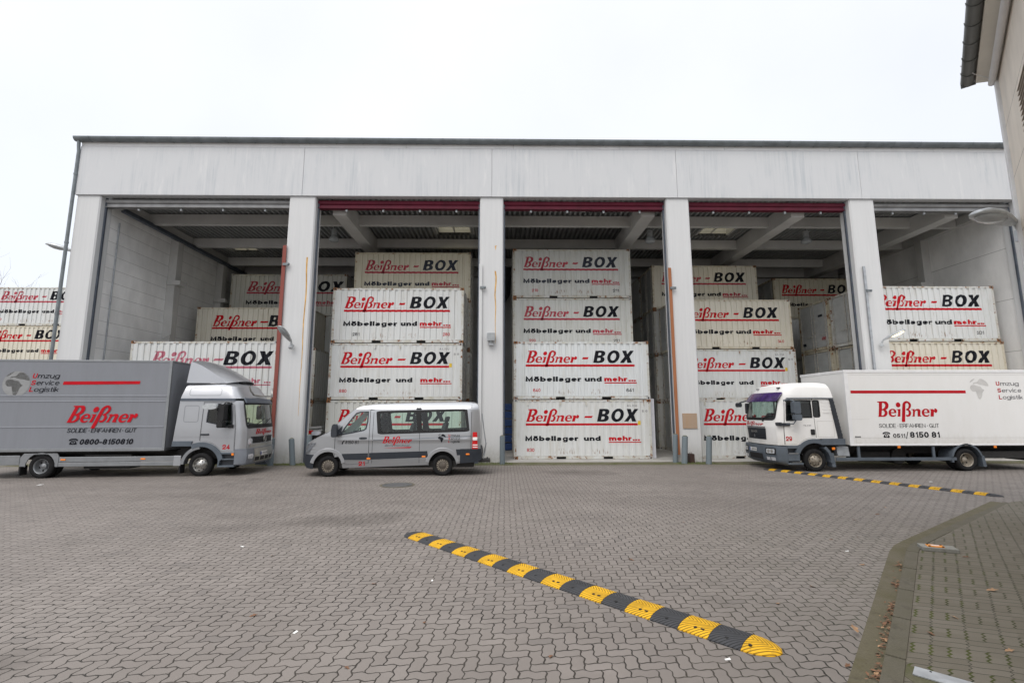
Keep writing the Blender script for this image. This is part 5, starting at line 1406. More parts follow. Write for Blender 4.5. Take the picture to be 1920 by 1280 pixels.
# rear end: tow bar and folded carrier
mb = MB(); mb.box(4.9, 5.12, .85, 1.15, .36, .44); mb.cyl((5.12, 1.0, .40), (5.16, 1.0, .50), .03, n=8); mb.box(4.85, 5.25, .25, .9, .40, .48); mb.build('tow_bar', 'under', van, bevel=.01)
mb = MB(); mb.tube([(4.96, .30, 2.0), (5.02, .30, 1.5), (5.10, .32, .95), (5.02, .32, .5)], .014, 6); mb.tube([(4.96, 1.6, 2.0), (5.02, 1.6, 1.5), (5.10, 1.6, .95), (5.02, 1.6, .5)], .014, 6)
mb.tube([(5.10, .32, .95), (5.12, 1.6, .95)], .014, 6); mb.tube([(5.02, .30, 1.5), (5.02, 1.6, 1.5)], .014, 6); mb.build('rear_carrier', 'zinc_light', van, smooth=60)
mb = MB(); mb.tube([(.95, 1.0, 2.28), (.88, 1.0, 2.42), (1.02, 1.0, 2.62)][:1] + [(1.0, .9, 2.29), (1.06, .9, 2.36), (1.18, .9, 2.56)], .006, 5); mb.build('aerial', 'black', van)
fl = Flat(); wordmark(fl, 1.72, 2.69, 1.06, 1.275, 0, .28); fl.poly([(1.74, .905), (2.62, .895), (2.68, .945), (2.60, .935)], (), 0)
side_print('logo_lettering', van, fl, vs_, ['red'])
fl = Flat(); fl.text('alles für Ihren Umzug !', 1.80, 2.61, .955, 1.02, 0, .12); fl.text('8150 81', .53, .96, 1.04, 1.15, 1, .14, .12)
fl.poly(spline([(.42, 1.035), (.45, 1.12), (.51, 1.155), (.50, 1.115), (.47, 1.09), (.455, 1.035)], 3), (), 1)
side_print('small_lettering', van, fl, vs_, ['txtgrey', 'dark'], .006)
fl = Flat(); fl.text('21', .97, 1.18, .345, .485, 0, .18); side_print('fleet_number', van, fl, vs_, ['red'])
fl = Flat(); globe(fl, 3.64, 1.21, .145, 0, 1, True); usl(fl, (('Umzug', 3.86, 4.23, 1.265, 1.335), ('Service', 3.86, 4.25, 1.165, 1.235), ('Logistik', 3.86, 4.25, 1.065, 1.135)), 2, 1, .1)
side_print('service_lettering', van, fl, vs_, ['txtgrey', 'dark', 'red'], .014)

# ------------------------------------------------------------------ silver box truck (left)
LW = 2.48
tl_ = thing('box_truck', 'silver grey box truck with roof deflector and the number 24', 'truck', (-14.71, 15.93, 0), math.atan2(.37, 4.78))
BX0, BX1, BZ0, BZ1 = -2.75, 3.65, .84, 3.76
lf = lambda x, z: 0.0
mb = MB(); mb.box(BX0, BX1, .0, LW + .05, BZ0, BZ1); mb.build('box_body', 'alu_box', tl_, bevel=.02)
mb = MB()
for z0, z1 in ((BZ0 - .01, BZ0 + .085), (BZ1 - .05, BZ1 + .012)):
    mb.box(BX0 - .01, BX1 + .012, -.012, .03, z0, z1); mb.box(BX1 - .03, BX1 + .012, -.011, LW + .06, z0 + .001, z1 - .001)
mb.box(BX1 - .07, BX1 + .014, -.014, .05, BZ0, BZ1); mb.build('box_edging', 'alu', tl_, bevel=.006)
mb = MB()
for z in (2.42, 2.60, 1.60): mb.prism([(-.009, z - .02), (-.009, z + .012), (.001, z + .03), (.001, z - .03)], 'x', BX0, BX1 - .08)
mb.build('rub_rail', 'alu_box', tl_)
fl = Flat(); globe(fl, -1.03, 2.98, .41, 0, 1); side_print('globe_print', tl_, fl, lf, ['globe_grey', 'globe_land'])
fl = Flat(); usl(fl, (('Umzug', -.58, .25, 3.165, 3.32), ('Service', -.60, .27, 2.945, 3.10), ('Logistik', -.63, .27, 2.73, 2.885)), 0, 1, .22); fl.poly([(.36, 2.955), (2.70, 2.985), (2.72, 3.085), (.38, 3.065)], (), 0)
side_print('service_lettering', tl_, fl, lf, ['red', 'dark'], .0065)
fl = Flat(); wordmark(fl, .62, 2.80, 1.745, 2.285, 0, .30); side_print('logo_lettering', tl_, fl, lf, ['red'], .0165)
fl = Flat(); fl.text('SOLIDE · ERFAHREN · GUT', .66, 2.76, 1.425, 1.56, 0, .12, .2); side_print('slogan_lettering', tl_, fl, lf, ['dark'], .011); fl = Flat(); phone_icon(fl, .75, 1.03, 1.05, 1.24, 0, .05); fl.text('0800-8150810', 1.07, 2.71, 1.05, 1.22, 0, .20, .2)
side_print('phone_lettering', tl_, fl, lf, ['dark'], .011)
# cab
def lxo(z): return lerp_path([(.3, 6.12), (.9, 6.14), (1.5, 6.12), (2.40, 5.96), (2.55, 5.85), (3.05, 5.60)])(z)
def ls_(x, z):
    y = .03
    d = x - (lxo(z) - .30)
    if d > 0: y += .13 * (d / .30) ** 2.5
    if z > 2.45: y += .16 * ((z - 2.45) / .55) ** 1.6
    elif z > 1.5: y += .03 * (z - 1.5)
    if z > 2.90: y += .10 * ((z - 2.9) / .12) ** 2
    return y
lfront = [(lxo(z), z) for z in (.76, 1.0, 1.25, 1.5, 1.75, 2.0, 2.2, 2.40)]
lcab = [(3.88, 1.13), (3.93, 1.75), (3.98, 2.44)] + [(5.94, 2.44)] + lfront[::-1][1:] + [(5.36, .76)] + arch(4.79, .37, .715, 34, 120, 12) + [(4.30, 1.13)]
ldoor = [(4.72, 1.17), (4.76, 2.38), (5.62, 2.38), (5.70, 2.30), (5.79, 1.6), (5.80, .79), (5.40, .79), (5.36, .86)] + arch(4.79, .37, .75, 38, 95, 7)
lwin = spline([(4.88, 1.80), (4.92, 2.27), (5.0, 2.33), (5.55, 2.33), (5.62, 2.27), (5.69, 1.65), (5.66, 1.58), (5.2, 1.68), (4.92, 1.74)], 2)
LG = frange(3.8, 6.2, .10); LZ = frange(.4, 3.9, .12)
shell('cab', tl_, lcab, [[(3.88, 1.13), (3.93, 1.75), (3.98, 2.44)]], ls_, LW, 'silver', [ldoor], None, 6, LG, LZ)
cabL = tl_.children[-1]
shell('door', tl_, shrink(ldoor, .008), [], ls_, LW, 'silver', [lwin], None, 6, LG, LZ)
dl = tl_.children[-1]
fl = Flat(); fl.poly(lwin); fl.build('door_window', lambda u, v: (u, ls_(u, v) + .01, v), 'glass', dl, LG, LZ, None, both=lambda u, v: (u, LW - ls_(u, v) - .01, v))
seam('door_window_frame', dl, [lwin + [lwin[0]]], ls_, .04, 'darkplast', .003)
mb = MB(); mb.box(4.73, 4.99, -.005, .05, 1.31, 1.37); mb.build('handle', 'darkplast', dl, bevel=.015)
seam('cab_gap', tl_, [[(4.71, 1.15), (4.74, 2.40)], [(4.74, 2.40), (5.70, 2.40)], [(5.82, .79), (5.81, 1.6), (5.72, 2.30)]], ls_, .012)
fl = Flat(); q = rrect(4.15, 1.75, 4.60, 2.28, .06); ribbon(fl, q, .02); fl.build('pressed_panel', lambda u, v: (u, ls_(u, v) - .003, v), 'alu', tl_, LG, LZ)
seam('cab_crease', tl_, [[(3.9, 1.27), (4.7, 1.27)], [(4.74, 1.27), (5.78, 1.24)]], ls_, .022, 'silver', .012)
def lfm(hw0=None):
    def f(u, v, off=0.0):   # u: distance across from the near side
        y0 = ls_(lxo(v), v); s = (u - LW / 2) / (LW / 2 - y0); s = max(-1.02, min(1.02, s))
        return (lxo(v) + .12 * (1 - abs(s) ** 2.4) + off, u, v)
    return f
lF = lfm()
zs = [.76 + i * (2.40 - .76) / 10 for i in range(11)]
outer = [(ls_(lxo(z), z), z) for z in zs] + [(LW - ls_(lxo(z), z), z) for z in reversed(zs)]
lws = rrect(.17, 1.56, LW - .17, 2.40 - .03, .08)
UY = frange(.1, 2.5, .12)
fl = Flat(); fl.poly(outer, [lws]); fl.build('front_panel', lambda u, v: lF(u, v), 'silver', tl_, UY, LZ, 40)
fl = Flat(); fl.poly(lws); fl.build('windshield', lambda u, v: lF(u, v, -.01), 'glass', tl_, UY, LZ, 60)
wsL = tl_.children[-1]
fl = Flat(); ribbon(fl, lws, .07); fl.poly([(.25, 1.57), (LW - .25, 1.57), (LW - .25, 1.66), (.25, 1.66)]); fl.build('windshield_frame', lambda u, v: lF(u, v, .006), 'black', wsL, UY, LZ)
mb = MB()
for a in (.55, 1.15): mb.tube([lF(a, 1.62, .03), lF(a + .35, 1.72, .03), lF(a + .75, 1.84, .03)], .012, 5)
mb.build('wiper', 'black', wsL)
fl = Flat(); wordmark(fl, .62, 2.02, 1.32, 1.49, 0, .25); fl.build('front_lettering', lambda u, v: lF(u, v, .006), ['red'], tl_, UY)
fl = Flat(); fl.poly([(.42, 1.02), (LW - .42, 1.02), (LW - .36, 1.24), (.36, 1.24)]); fl.build('grille', lambda u, v: lF(u, v, .008), 'black', tl_, UY, LZ)
gr_ = tl_.children[-1]
mb = MB()
for z in (1.06, 1.11, 1.16, 1.21):
    pts = [lF(.40 + i * .1, z, .02) for i in range(17)]; mb.tube(pts, .009, 4)
mb.build('grille_slat', 'darkplast', gr_)
mb = MB(); c = lF(LW / 2, 1.13, .04); q = [(c[0], c[1] + .105 * math.cos(a), c[2] + .105 * math.sin(a)) for a in [i * math.pi / 12 for i in range(25)]]
mb.tube(q, .012, 6)
for a in (90, 210, 330): mb.cyl(c, (c[0], c[1] + .1 * math.cos(R(a)), c[2] + .1 * math.sin(R(a))), .016, .006, n=6)
mb.build('emblem', 'chrome', gr_, smooth=60)
fl = Flat(); fl.poly([(.30, .90), (LW - .30, .90), (LW - .30, .985), (.30, .985)]); fl.build('front_trim', lambda u, v: lF(u, v, .012), 'chrome', tl_, UY, LZ)
for a in (.20, LW - .46):
    fl = Flat(); fl.poly(rrect(a, 1.0, a + .25, 1.19, .06)); fl.build('marker_light', lambda u, v: lF(u, v, .012), 'lens', tl_, UY)
# bumper, lamps, plate
def lbx(z): return lerp_path([(.28, 6.06), (.38, 6.16), (.62, 6.19), (.88, 6.16)])(z)
def lbs(x, z):
    d = x - (lbx(z) - .40); return .01 + (.12 * (d / .40) ** 2.5 if d > 0 else 0)
lb = [(5.84, .36), (5.84, .86)] + [(lbx(z), z) for z in (.86, .74, .62, .5, .38, .33)]
shell('bumper', tl_, lb, [[(5.84, .86)] + [(lbx(z), z) for z in (.86, .74, .62, .5, .38, .33)]], lbs, LW, 'bumpgrey', (), lambda x, z: (.13, 0), 12, LG, LZ)
bl = tl_.children[-1]
def lB(u, v, off=0.0):
    y0 = lbs(lbx(v), v); s = max(-1, min(1, (u - LW / 2) / (LW / 2 - y0))); return (lbx(v) + .13 * (1 - abs(s) ** 2.4) + off, u, v)
fl = Flat(); fl.rect(.5, .40, LW - .5, .85); fl.build('steel_bar', lambda u, v: lB(u, v, .012), 'chrome', bl, UY, LZ)
fl = Flat()
for a, b in ((.55, .83), (.90, 1.20), (1.27, 1.57), (1.64, 1.92)): fl.rect(a, .43, b, .56)
fl.build('air_slot', lambda u, v: lB(u, v, .016), 'black', bl, UY, LZ)
illegible_plate(bl, lambda u, v, off: lB(u, v, .022 + off), .88, 1.40, .60, .72)
for a in (.16, LW - .42):
    fl = Flat(); fl.poly(rrect(a, .52, a + .28, .68, .07)); fl.build('headlight', lambda u, v: lB(u, v, .016), 'lens', tl_, UY, LZ)
# dark band, high roof, deflector
mb = MB(); mb.prism([(3.99, 2.435), (5.72, 2.435), (5.74, 2.52), (4.0, 2.52)], 'y', .035, LW - .035); mb.build('roof_joint', 'rail', tl_)
fl = Flat(); fl.poly([(.12, 2.36), (LW - .12, 2.36), (LW - .16, 2.54), (.16, 2.54)])
fl.build('sun_visor', lambda u, v: lF(u, v, .10 - (2.54 - v) * .1), 'rail', tl_, UY, (2.40, 2.45, 2.5), 40, solid=.02)
lroof = [(5.87, 2.52), (5.80, 2.62), (5.66, 2.80), (5.54, 2.93), (5.34, 3.0), (4.9, 3.01), (4.2, 3.01), (4.10, 2.96), (4.0, 2.52)]
shell('high_roof', tl_, lroof, [lroof], ls_, LW, 'silver', (), lambda x, z: (.22 if x > 5.2 else 0, .05 if z > 2.85 else 0), 10, LG, LZ)
hr = tl_.children[-1]
fl = Flat(); q = rrect(4.25, 2.62, 5.25, 2.86, .06); ribbon(fl, q, .02); fl.build('pressed_panel', lambda u, v: (u, ls_(u, v) - .004, v), 'alu', hr, LG, LZ)
mb = MB(); mb.box(5.06, 5.18, .08, .14, 2.66, 2.71); mb.build('roof_marker', 'rimdark', hr)
mb = MB()
pts = [(5.70 + .28, LW / 2 - .95, 2.95), (5.82 + .20, LW / 2 - .92, 2.78), (5.92 + .16, LW / 2 - .8, 2.65), (6.02, LW / 2, 2.63), (5.92 + .16, LW / 2 + .8, 2.65), (5.82 + .2, LW / 2 + .92, 2.78), (5.98, LW / 2 + .95, 2.95)]
pts = [(x + .06, y, z) for x, y, z in pts]
mb.tube(pts, .030, 8); mb.build('lamp_bar', 'chrome', tl_, smooth=60)
def ld_(x, z): return .16 + .10 * max(0, (z - 3.0)) + .22 * max(0, (x - 4.1)) * .5
ldef = spline([(4.07, 3.04, 1), (4.12, 3.76, 1), (4.40, 3.66), (4.80, 3.42), (5.10, 3.20), (5.30, 3.04, 1)], 4, False)
shell('wind_deflector', tl_, ldef, [ldef[1:]], ld_, LW, 'silver', (), lambda x, z: (.34 * (x - 4.0) / 1.3, .10), 10, LG, LZ)
mb = MB(); mb.box(5.45, 5.60, .8, LW - .8, 3.05, 3.11); mb.build('deflector_slot', 'black', tl_)
fl = Flat(); fl.text('24', 5.43, 5.68, .86, 1.01, 0, .18); fl.build('fleet_number', lambda u, v: (u, ls_(u, v) - .006, v), ['red'], dl)
# fenders, steps, skirts
mb = MB(); q = arch(4.79, .37, .725, 15, 118, 16) + arch(4.79, .37, .575, 118, 8, 16)
mb.prism(q, 'y', -.012, .25); mb.prism(q, 'y', LW - .25, LW + .012)
mb.prism([(3.87, .965), (4.46, .965), (4.50, 1.13), (3.88, 1.13)], 'y', -.006, .2); mb.prism([(3.87, .965), (4.46, .965), (4.50, 1.13), (3.88, 1.13)], 'y', LW - .2, LW + .006)
mb.build('fender', 'greyplast', tl_, bevel=.012)
mb = MB(); q = arch(4.79, .37, .60, 118, 178, 10) + arch(4.79, .37, .50, 178, 118, 10); mb.prism(q, 'y', -.01, .25)
mb.prism(arch(4.79, .37, .60, 95, 120, 5) + arch(4.79, .37, .5, 120, 95, 5), 'y', .0, .25)
mb.build('fender_liner', 'alu', tl_, bevel=.008)
mb = MB(); mb.box(5.36, 5.84, .10, .30, .30, .78); mb.build('step_well', 'darkplast', tl_)
mb = MB(); mb.box(5.34, 5.84, -.01, .2, .70, .76); mb.box(5.37, 5.84, .0, .2, .515, .555); mb.box(5.33, 5.86, -.01, .2, .285, .34); mb.prism([(5.33, .30), (5.37, .30), (5.45, .76), (5.38, .76)], 'y', -.01, .2); mb.build('cab_step', 'greyplast', tl_, bevel=.01)
mb = MB(); mb.box(5.76, 5.83, -.012, .01, .66, .735); mb.build('side_indicator', 'amber', tl_)
mb = MB()
for y0 in (-.005, LW - .02):
    mb.box(.52, 4.02, y0, y0 + .03, .50, .66); mb.box(.52, 4.02, y0, y0 + .03, .36, .49); mb.box(-2.3, -.62, y0, y0 + .03, .42, .72)
mb.build('side_skirt', 'alu', tl_, bevel=.01)
sk = tl_.children[-1]
mb = MB(); mb.box(3.98, 4.20, -.012, .02, .345, .67); mb.build('skirt_end', 'silver', sk, bevel=.01)
for x in (.66, 3.05):
    mb = MB(); mb.box(x - .07, x + .07, -.022, -.004, .555, .60); mb.build('side_marker', 'amber', sk, bevel=.008)
mb = MB(); q = [(-.60, .38), (-.60, .66), (-.5, .78), (.46, .78), (.52, .70), (.52, .36), (.44, .36)] + arch(0, .36, .44, 0, 180, 12)[0:] + [(-.46, .38)]
mb.prism(q, 'y', -.012, .02); mb.build('rear_fender', 'alu', tl_, bevel=.01)
wheel(tl_, 0, .02, .37, .375, .22, 'rear_d'); wheel(tl_, 0, .27, .37, .375, .22, 'rear_d'); wheel(tl_, 4.79, .02, .37, .375, .235, 'front')
wheel(tl_, 0, LW - .02, .37, .375, .22, 'rear_d', True); wheel(tl_, 4.79, LW - .02, .37, .375, .235, 'front', True)
mb = MB(); mb.box(-2.6, 5.7, .75, 1.0, .52, .80); mb.box(-2.6, 5.7, LW - 1.0, LW - .75, .52, .80); mb.box(4.0, 5.75, .30, LW - .30, .55, 1.0); mb.box(-.15, .15, .4, LW - .4, .28, .5); mb.box(4.65, 4.9, .3, LW - .3, .3, .5)
mb.box(1.2, 2.6, .12, .62, .27, .72); mb.box(BX0, BX1, .1, LW, .78, .845); mb.build('chassis', 'under', tl_)
mb = MB()
for x in (-.62, 4.16): mb.box(x - .02, x + .02, .03, .30, .10, .40)
mb.build('mud_flap', 'black', tl_)
mb = MB(); mb.box(4.0, 5.85, .12, LW - .12, 1.02, 1.06); mb.box(4.0, 4.04, .12, LW - .12, 1.06, 2.4); mb.build('cab_floor', 'seat', tl_)
mb = MB(); mb.prism([(5.42, 1.06), (5.84, 1.06), (5.86, 1.60), (5.55, 1.64), (5.45, 1.5)], 'y', .2, LW - .2); mb.build('dashboard', 'darkplast', tl_, bevel=.03)
for y in (.65, 1.85):
    mb = MB(); mb.box(4.55, 5.05, y - .25, y + .25, 1.06, 1.50); mb.prism([(4.45, 1.48), (4.62, 1.48), (4.56, 2.15), (4.42, 2.15)], 'y', y - .24, y + .24); mb.build('seat', 'seat', tl_, bevel=.04)
mb = MB(); mb.tube([(5.36 + .1 * math.sin(a) * .6, 1.85 + .21 * math.cos(a), 1.68 + .16 * math.sin(a)) for a in [i * math.pi / 8 for i in range(17)]], .018, 6); mb.build('steering_wheel', 'darkplast', tl_)
t = tl_
mb = MB(); mb.prism(rrect(5.36, 1.78, 5.56, 2.33, .05), 'y', -.32, -.06); mb.prism(rrect(5.36, 1.56, 5.54, 1.75, .05), 'y', -.32, -.08); mb.tube([(5.62, .04, 2.36), (5.55, -.2, 2.38), (5.46, -.2, 2.30)], .02, 6); mb.tube([(5.66, .02, 1.60), (5.55, -.2, 1.58)], .02, 6)
mb.prism(rrect(5.60, 1.55, 5.74, 1.66, .03), 'y', -.06, .05)
mb.build('side_mirror', 'black', t, bevel=.02)
mb = MB(); mb.prism(rrect(5.40, 1.78, 5.58, 2.30, .05), 'y', LW + .06, LW + .30); mb.tube([(5.62, LW - .04, 2.36), (5.55, LW + .2, 2.38), (5.48, LW + .2, 2.28)], .02, 6); mb.build('side_mirror', 'black', t, bevel=.02)
mb = MB(); mb.prism(spline([(4.92, 2.20), (4.98, 2.30), (5.25, 2.34), (5.36, 2.26), (5.34, 2.18), (5.1, 2.15)], 3), 'y', -.42, -.16); mb.tube([(5.3, -.2, 2.30), (5.6, .03, 2.38)], .016, 6); mb.build('kerb_mirror', 'lampgrey', t, bevel=.02)

# ------------------------------------------------------------------ white box truck (right)
WW = 2.46
tm = thing('box_truck', 'white box truck with violet sun visor and the number 29', 'truck', (10.78, 16.94, 0), 0)
NX0, NX1, NZ0, NZ1 = 1.27, 8.6, .885, 3.50
mb = MB(); mb.box(NX0, NX1, .0, WW + .08, NZ0, NZ1); mb.build('box_body', 'white_van', tm, bevel=.03)
mb = MB(); mb.box(NX0 - .012, NX1, -.012, .03, NZ1 - .09, NZ1 + .012); mb.box(NX0 - .013, NX0 + .03, -.011, WW + .09, NZ1 - .091, NZ1 + .011)
mb.box(NX0 - .012, NX1, -.010, .03, NZ0 - .012, NZ0 + .05); mb.box(NX0 - .014, NX0 + .12, -.009, .05, NZ0, NZ1 - .1); mb.build('box_edging', 'whitetrim', tm, bevel=.01)
seam('panel_gap', tm, [[(NX0 + .12, 1.14), (NX1, 1.14)], [(NX0 + .20, 1.13), (NX0 + .22, .95)], [(NX0 + .12, 1.78), (2.0, 1.785)], [(NX0 + .12, 3.34), (NX1, 3.34)]], lf, .008, 'globe_whitebg')
fl = Flat(); fl.rect(1.44, 2.685, 5.57, 2.785); wordmark(fl, 2.34, 4.47, 1.87, 2.405, 0, .02); side_print('logo_lettering', tm, fl, lf, ['red'])
fl = Flat(); fl.text('SOLIDE · ERFAHREN · GUT', 2.33, 4.46, 1.49, 1.63, 0, .105); side_print('slogan_lettering', tm, fl, lf, ['dark']); fl = Flat(); phone_icon(fl, 2.42, 2.70, 1.15, 1.345, 0)
fl.text('0511', 2.79, 3.22, 1.15, 1.285, 0, .17); fl.text('/', 3.24, 3.34, 1.13, 1.34, 0, .12); fl.text('8150 81', 3.39, 4.45, 1.15, 1.345, 0, .20)
for i in range(5): fl.rect(1.45 + i * .042, 1.155, 1.478 + i * .042, 1.20)
side_print('phone_lettering', tm, fl, lf, ['dark'])
fl = Flat(); globe(fl, 6.06, 2.84, .39, 0, 0, True); side_print('globe_print', tm, fl, lf, ['globe_whitebg'])
fl = Flat(); usl(fl, (('Umzug', 6.70, 7.52, 2.955, 3.10), ('Service', 6.72, 7.58, 2.715, 2.86), ('Logistik', 6.74, 7.60, 2.475, 2.62)), 0, 1, 0); side_print('service_lettering', tm, fl, lf, ['red', 'txtgrey'])
# cab
mxo = lerp_path([(.85, -1.18), (1.5, -1.21), (1.72, -1.19), (2.45, -1.03), (2.60, -.97), (2.80, -.86), (2.98, -.70)])
def ms_(x, z):
    y = .03
    d = (mxo(z) + .34) - x
    if d > 0: y += .15 * (d / .34) ** 2.3
    if z > 2.5: y += .13 * ((z - 2.5) / .55) ** 1.5
    elif z > 1.6: y += .02 * (z - 1.6)
    if z > 2.92: y += .12 * ((z - 2.92) / .14) ** 2
    return y
MG = frange(-1.3, 1.1, .10); MZ = frange(.4, 3.2, .12); UW = frange(.1, 2.4, .12)
mfz = [2.50, 2.3, 2.1, 1.9, 1.72, 1.5, 1.2, .89]
mroof = [(mxo(2.5), 2.5), (-.90, 2.66), (-.80, 2.82), (-.68, 2.95), (-.45, 3.02), (-.1, 3.05), (.55, 3.06), (.70, 3.02), (.76, 2.85), (.82, 2.5), (.90, 2.0), (1.0, 1.12)]
mcab = mroof + [(.45, 1.12)] + [(p[0], p[1]) for p in arch(0, .38, .735, 82, 140, 8) if p[1] > .89] + [(-.58, .89)] + [(mxo(z), z) for z in reversed(mfz)][:-1]
mdoor = [(-1.0 + .0, .92), (-1.005, 1.5), (-.97, 1.75), (-.90, 2.42), (-.84, 2.50), (.02, 2.50), (.06, 2.42), (.085, 1.75), (.10, 1.16)] + [(p[0], p[1]) for p in arch(0, .38, .765, 88, 138, 5)] + [(-.60, .92)]
mwin = spline([(-.90, 1.79), (-.84, 2.36), (-.79, 2.43), (-.05, 2.43), (-.005, 2.38), (.005, 1.90), (-.04, 1.85), (-.40, 1.85), (-.50, 1.79), (-.62, 1.755), (-.86, 1.745)], 2)
mwin2 = rrect(.075, 1.87, .295, 2.43, .05)
shell('cab', tm, mcab, [mroof], ms_, WW, 'white_van', [mdoor, mwin2], lambda x, z: (-.10 if x < -.5 and z > 2.45 else 0, .05 if z > 2.9 else 0), 10, MG, MZ)
shell('door', tm, shrink(mdoor, .008), [], ms_, WW, 'white_van', [mwin], None, 6, MG, MZ)
dm = tm.children[-1]
both = lambda u, v: (u, WW - ms_(u, v) - .01, v)
fl = Flat(); fl.poly(mwin); fl.build('door_window', lambda u, v: (u, ms_(u, v) + .01, v), 'glassd', dm, MG, MZ, None, both=both)
fl = Flat(); fl.poly(mwin2); fl.build('rear_window', lambda u, v: (u, ms_(u, v) + .01, v), 'glassd', tm, MG, MZ, None, both=both)
seam('window_frame', dm, [mwin + [mwin[0]], mwin2 + [mwin2[0]]], ms_, .045, 'black', .004)
seam('cab_gap', tm, [[(-1.01, .92), (-1.01, 1.5), (-.975, 1.75), (-.90, 2.45)], [(.10, 1.15), (.06, 2.5)], [(-.84, 2.505), (.78, 2.505)]], ms_, .014)
mb = MB(); mb.prism([(-.86, 2.50), (.80, 2.50), (.80, 2.53), (-.84, 2.53)], 'y', .0, .06); mb.build('drip_rail', 'rail', tm)
for i in range(4):
    fl = Flat(); fl.poly(rrect(.40, 2.0 + i * .115, .72, 2.085 + i * .115, .03)); fl.build('pressed_rib', lambda u, v: (u, ms_(u, v) - .014, v), 'white_van', tm, MG, MZ, solid=.014)
fl = Flat(); ribbon(fl, rrect(.17, 1.17, .75, 1.72, .02), .012); fl.build('storage_flap', lambda u, v: (u, ms_(u, v) - .004, v), 'globe_whitebg', tm, MG, MZ)
mb = MB(); mb.prism(rrect(-.08, 1.25, .06, 1.44, .03), 'y', .005, .06); mb.build('handle', 'black', dm, bevel=.008)
mb = MB(); mb.prism([(.66, 2.49), (.80, 2.49), (1.03, 1.12), (.86, 1.12)], 'y', .0, .30)
for i in range(10): mb.box(.70 + i * .021, .82 + i * .021, -.012, .01, 2.36 - i * .125, 2.40 - i * .125)
mb.build('side_vent', 'darkplast', tm)
fl = Flat(); fl.text('29', -.98, -.76, 1.045, 1.20, 0, .18); fl.build('fleet_number', lambda u, v: (u, ms_(u, v) - .006, v), ['red'], dm)
fl = Flat(); fl.text('TGL 8.180', -.33, -.05, 1.555, 1.595, 0, .13); fl.build('model_lettering', lambda u, v: (u, ms_(u, v) - .006, v), ['txtgrey'], dm)
def mF(u, v, off=0.0):  # u: distance from the far side, so that writing reads left to right from outside
    y = WW - u; y0 = ms_(mxo(v), v); s = max(-1.02, min(1.02, (y - WW / 2) / (WW / 2 - y0)))
    return (mxo(v) - .16 * (1 - abs(s) ** 2.4) - off, y, v)
zs = [.89 + i * (2.50 - .89) / 10 for i in range(11)]
outer = [(ms_(mxo(z), z), z) for z in zs] + [(WW - ms_(mxo(z), z), z) for z in reversed(zs)]
mws = rrect(.24, 1.77, WW - .24, 2.46, .10)
fl = Flat(); fl.poly(outer, [mws]); fl.build('front_panel', lambda u, v: mF(u, v), 'white_van', tm, UW, MZ, 40)
fl = Flat(); fl.poly(mws); fl.build('windshield', lambda u, v: mF(u, v, -.01), 'glassm', tm, UW, MZ, 60)
wm = tm.children[-1]
fl = Flat(); ribbon(fl, mws, .06); fl.rect(.3, 1.77, WW - .3, 1.84); fl.build('windshield_frame', lambda u, v: mF(u, v, .006), 'black', wm, UW, MZ)
mb = MB()
for a in (.5, 1.3): mb.tube([mF(a, 1.78, .03), mF(a + .4, 1.83, .03), mF(a + .75, 1.90, .03)], .012, 5)
mb.box(-1.34, -1.30, .75, .85, 1.70, 1.80); mb.build('wiper', 'black', wm)
fl = Flat(); wordmark(fl, .36, 1.70, 1.555, 1.70, 0, .2); fl.build('front_lettering', lambda u, v: mF(u, v, .007), ['red'], tm, UW)
fl = Flat(); fl.rect(.42, 1.46, 1.80, 1.52); fl.build('grille_trim', lambda u, v: mF(u, v, .010), 'alu', tm, UW)
fl = Flat(); fl.poly([(.50, 1.06), (1.80, 1.06), (1.82, 1.455), (.42, 1.455)]); fl.build('grille', lambda u, v: mF(u, v, .008), 'navy', tm, UW, MZ)
gm = tm.children[-1]
fl = Flat(); fl.text('MAN', .84, 1.30, 1.285, 1.38, 0, .22); fl.build('grille_lettering', lambda u, v: mF(u, v, .018), ['chrome'], gm, UW)
mb = MB()
for z in (1.11, 1.17, 1.23): mb.tube([mF(.55 + i * .12, z, .018) for i in range(11)], .008, 4)
mb.build('grille_slat', 'darkplast', gm)
fl = Flat(); fl.poly(rrect(1.07, 1.12, 1.15, 1.22, .02)); fl.build('emblem', lambda u, v: mF(u, v, .03), 'alu', gm)
mb = MB(); mb.prism(rrect(-.02, 0, .12, .12, .03), 'y', 0, .5); mb.build('grab_handle', 'darkplast', tm, loc=(-1.19, .02, 1.56), bevel=.015)
mb = MB(); mb.prism([(-1.14, 1.555), (-.80, 1.555), (-.80, 1.66), (-1.14, 1.66)], 'y', -.015, .06); mb.build('mirror_bracket', 'darkplast', tm, bevel=.01)
# visor
fl = Flat(); fl.poly(rrect(.12, 2.42, WW - .12, 2.74, .08)); fl.build('sun_visor', lambda u, v: mF(u, v, .115 - .3 * (v - 2.42)), 'violet', tm, UW, frange(2.4, 2.8, .06), 50, solid=.02)
for a in (.5, 1.9):
    mb = MB(); mb.box(-.88, -.80, a - .06, a + .06, 2.885, 2.92); mb.build('roof_marker', 'black', tm)
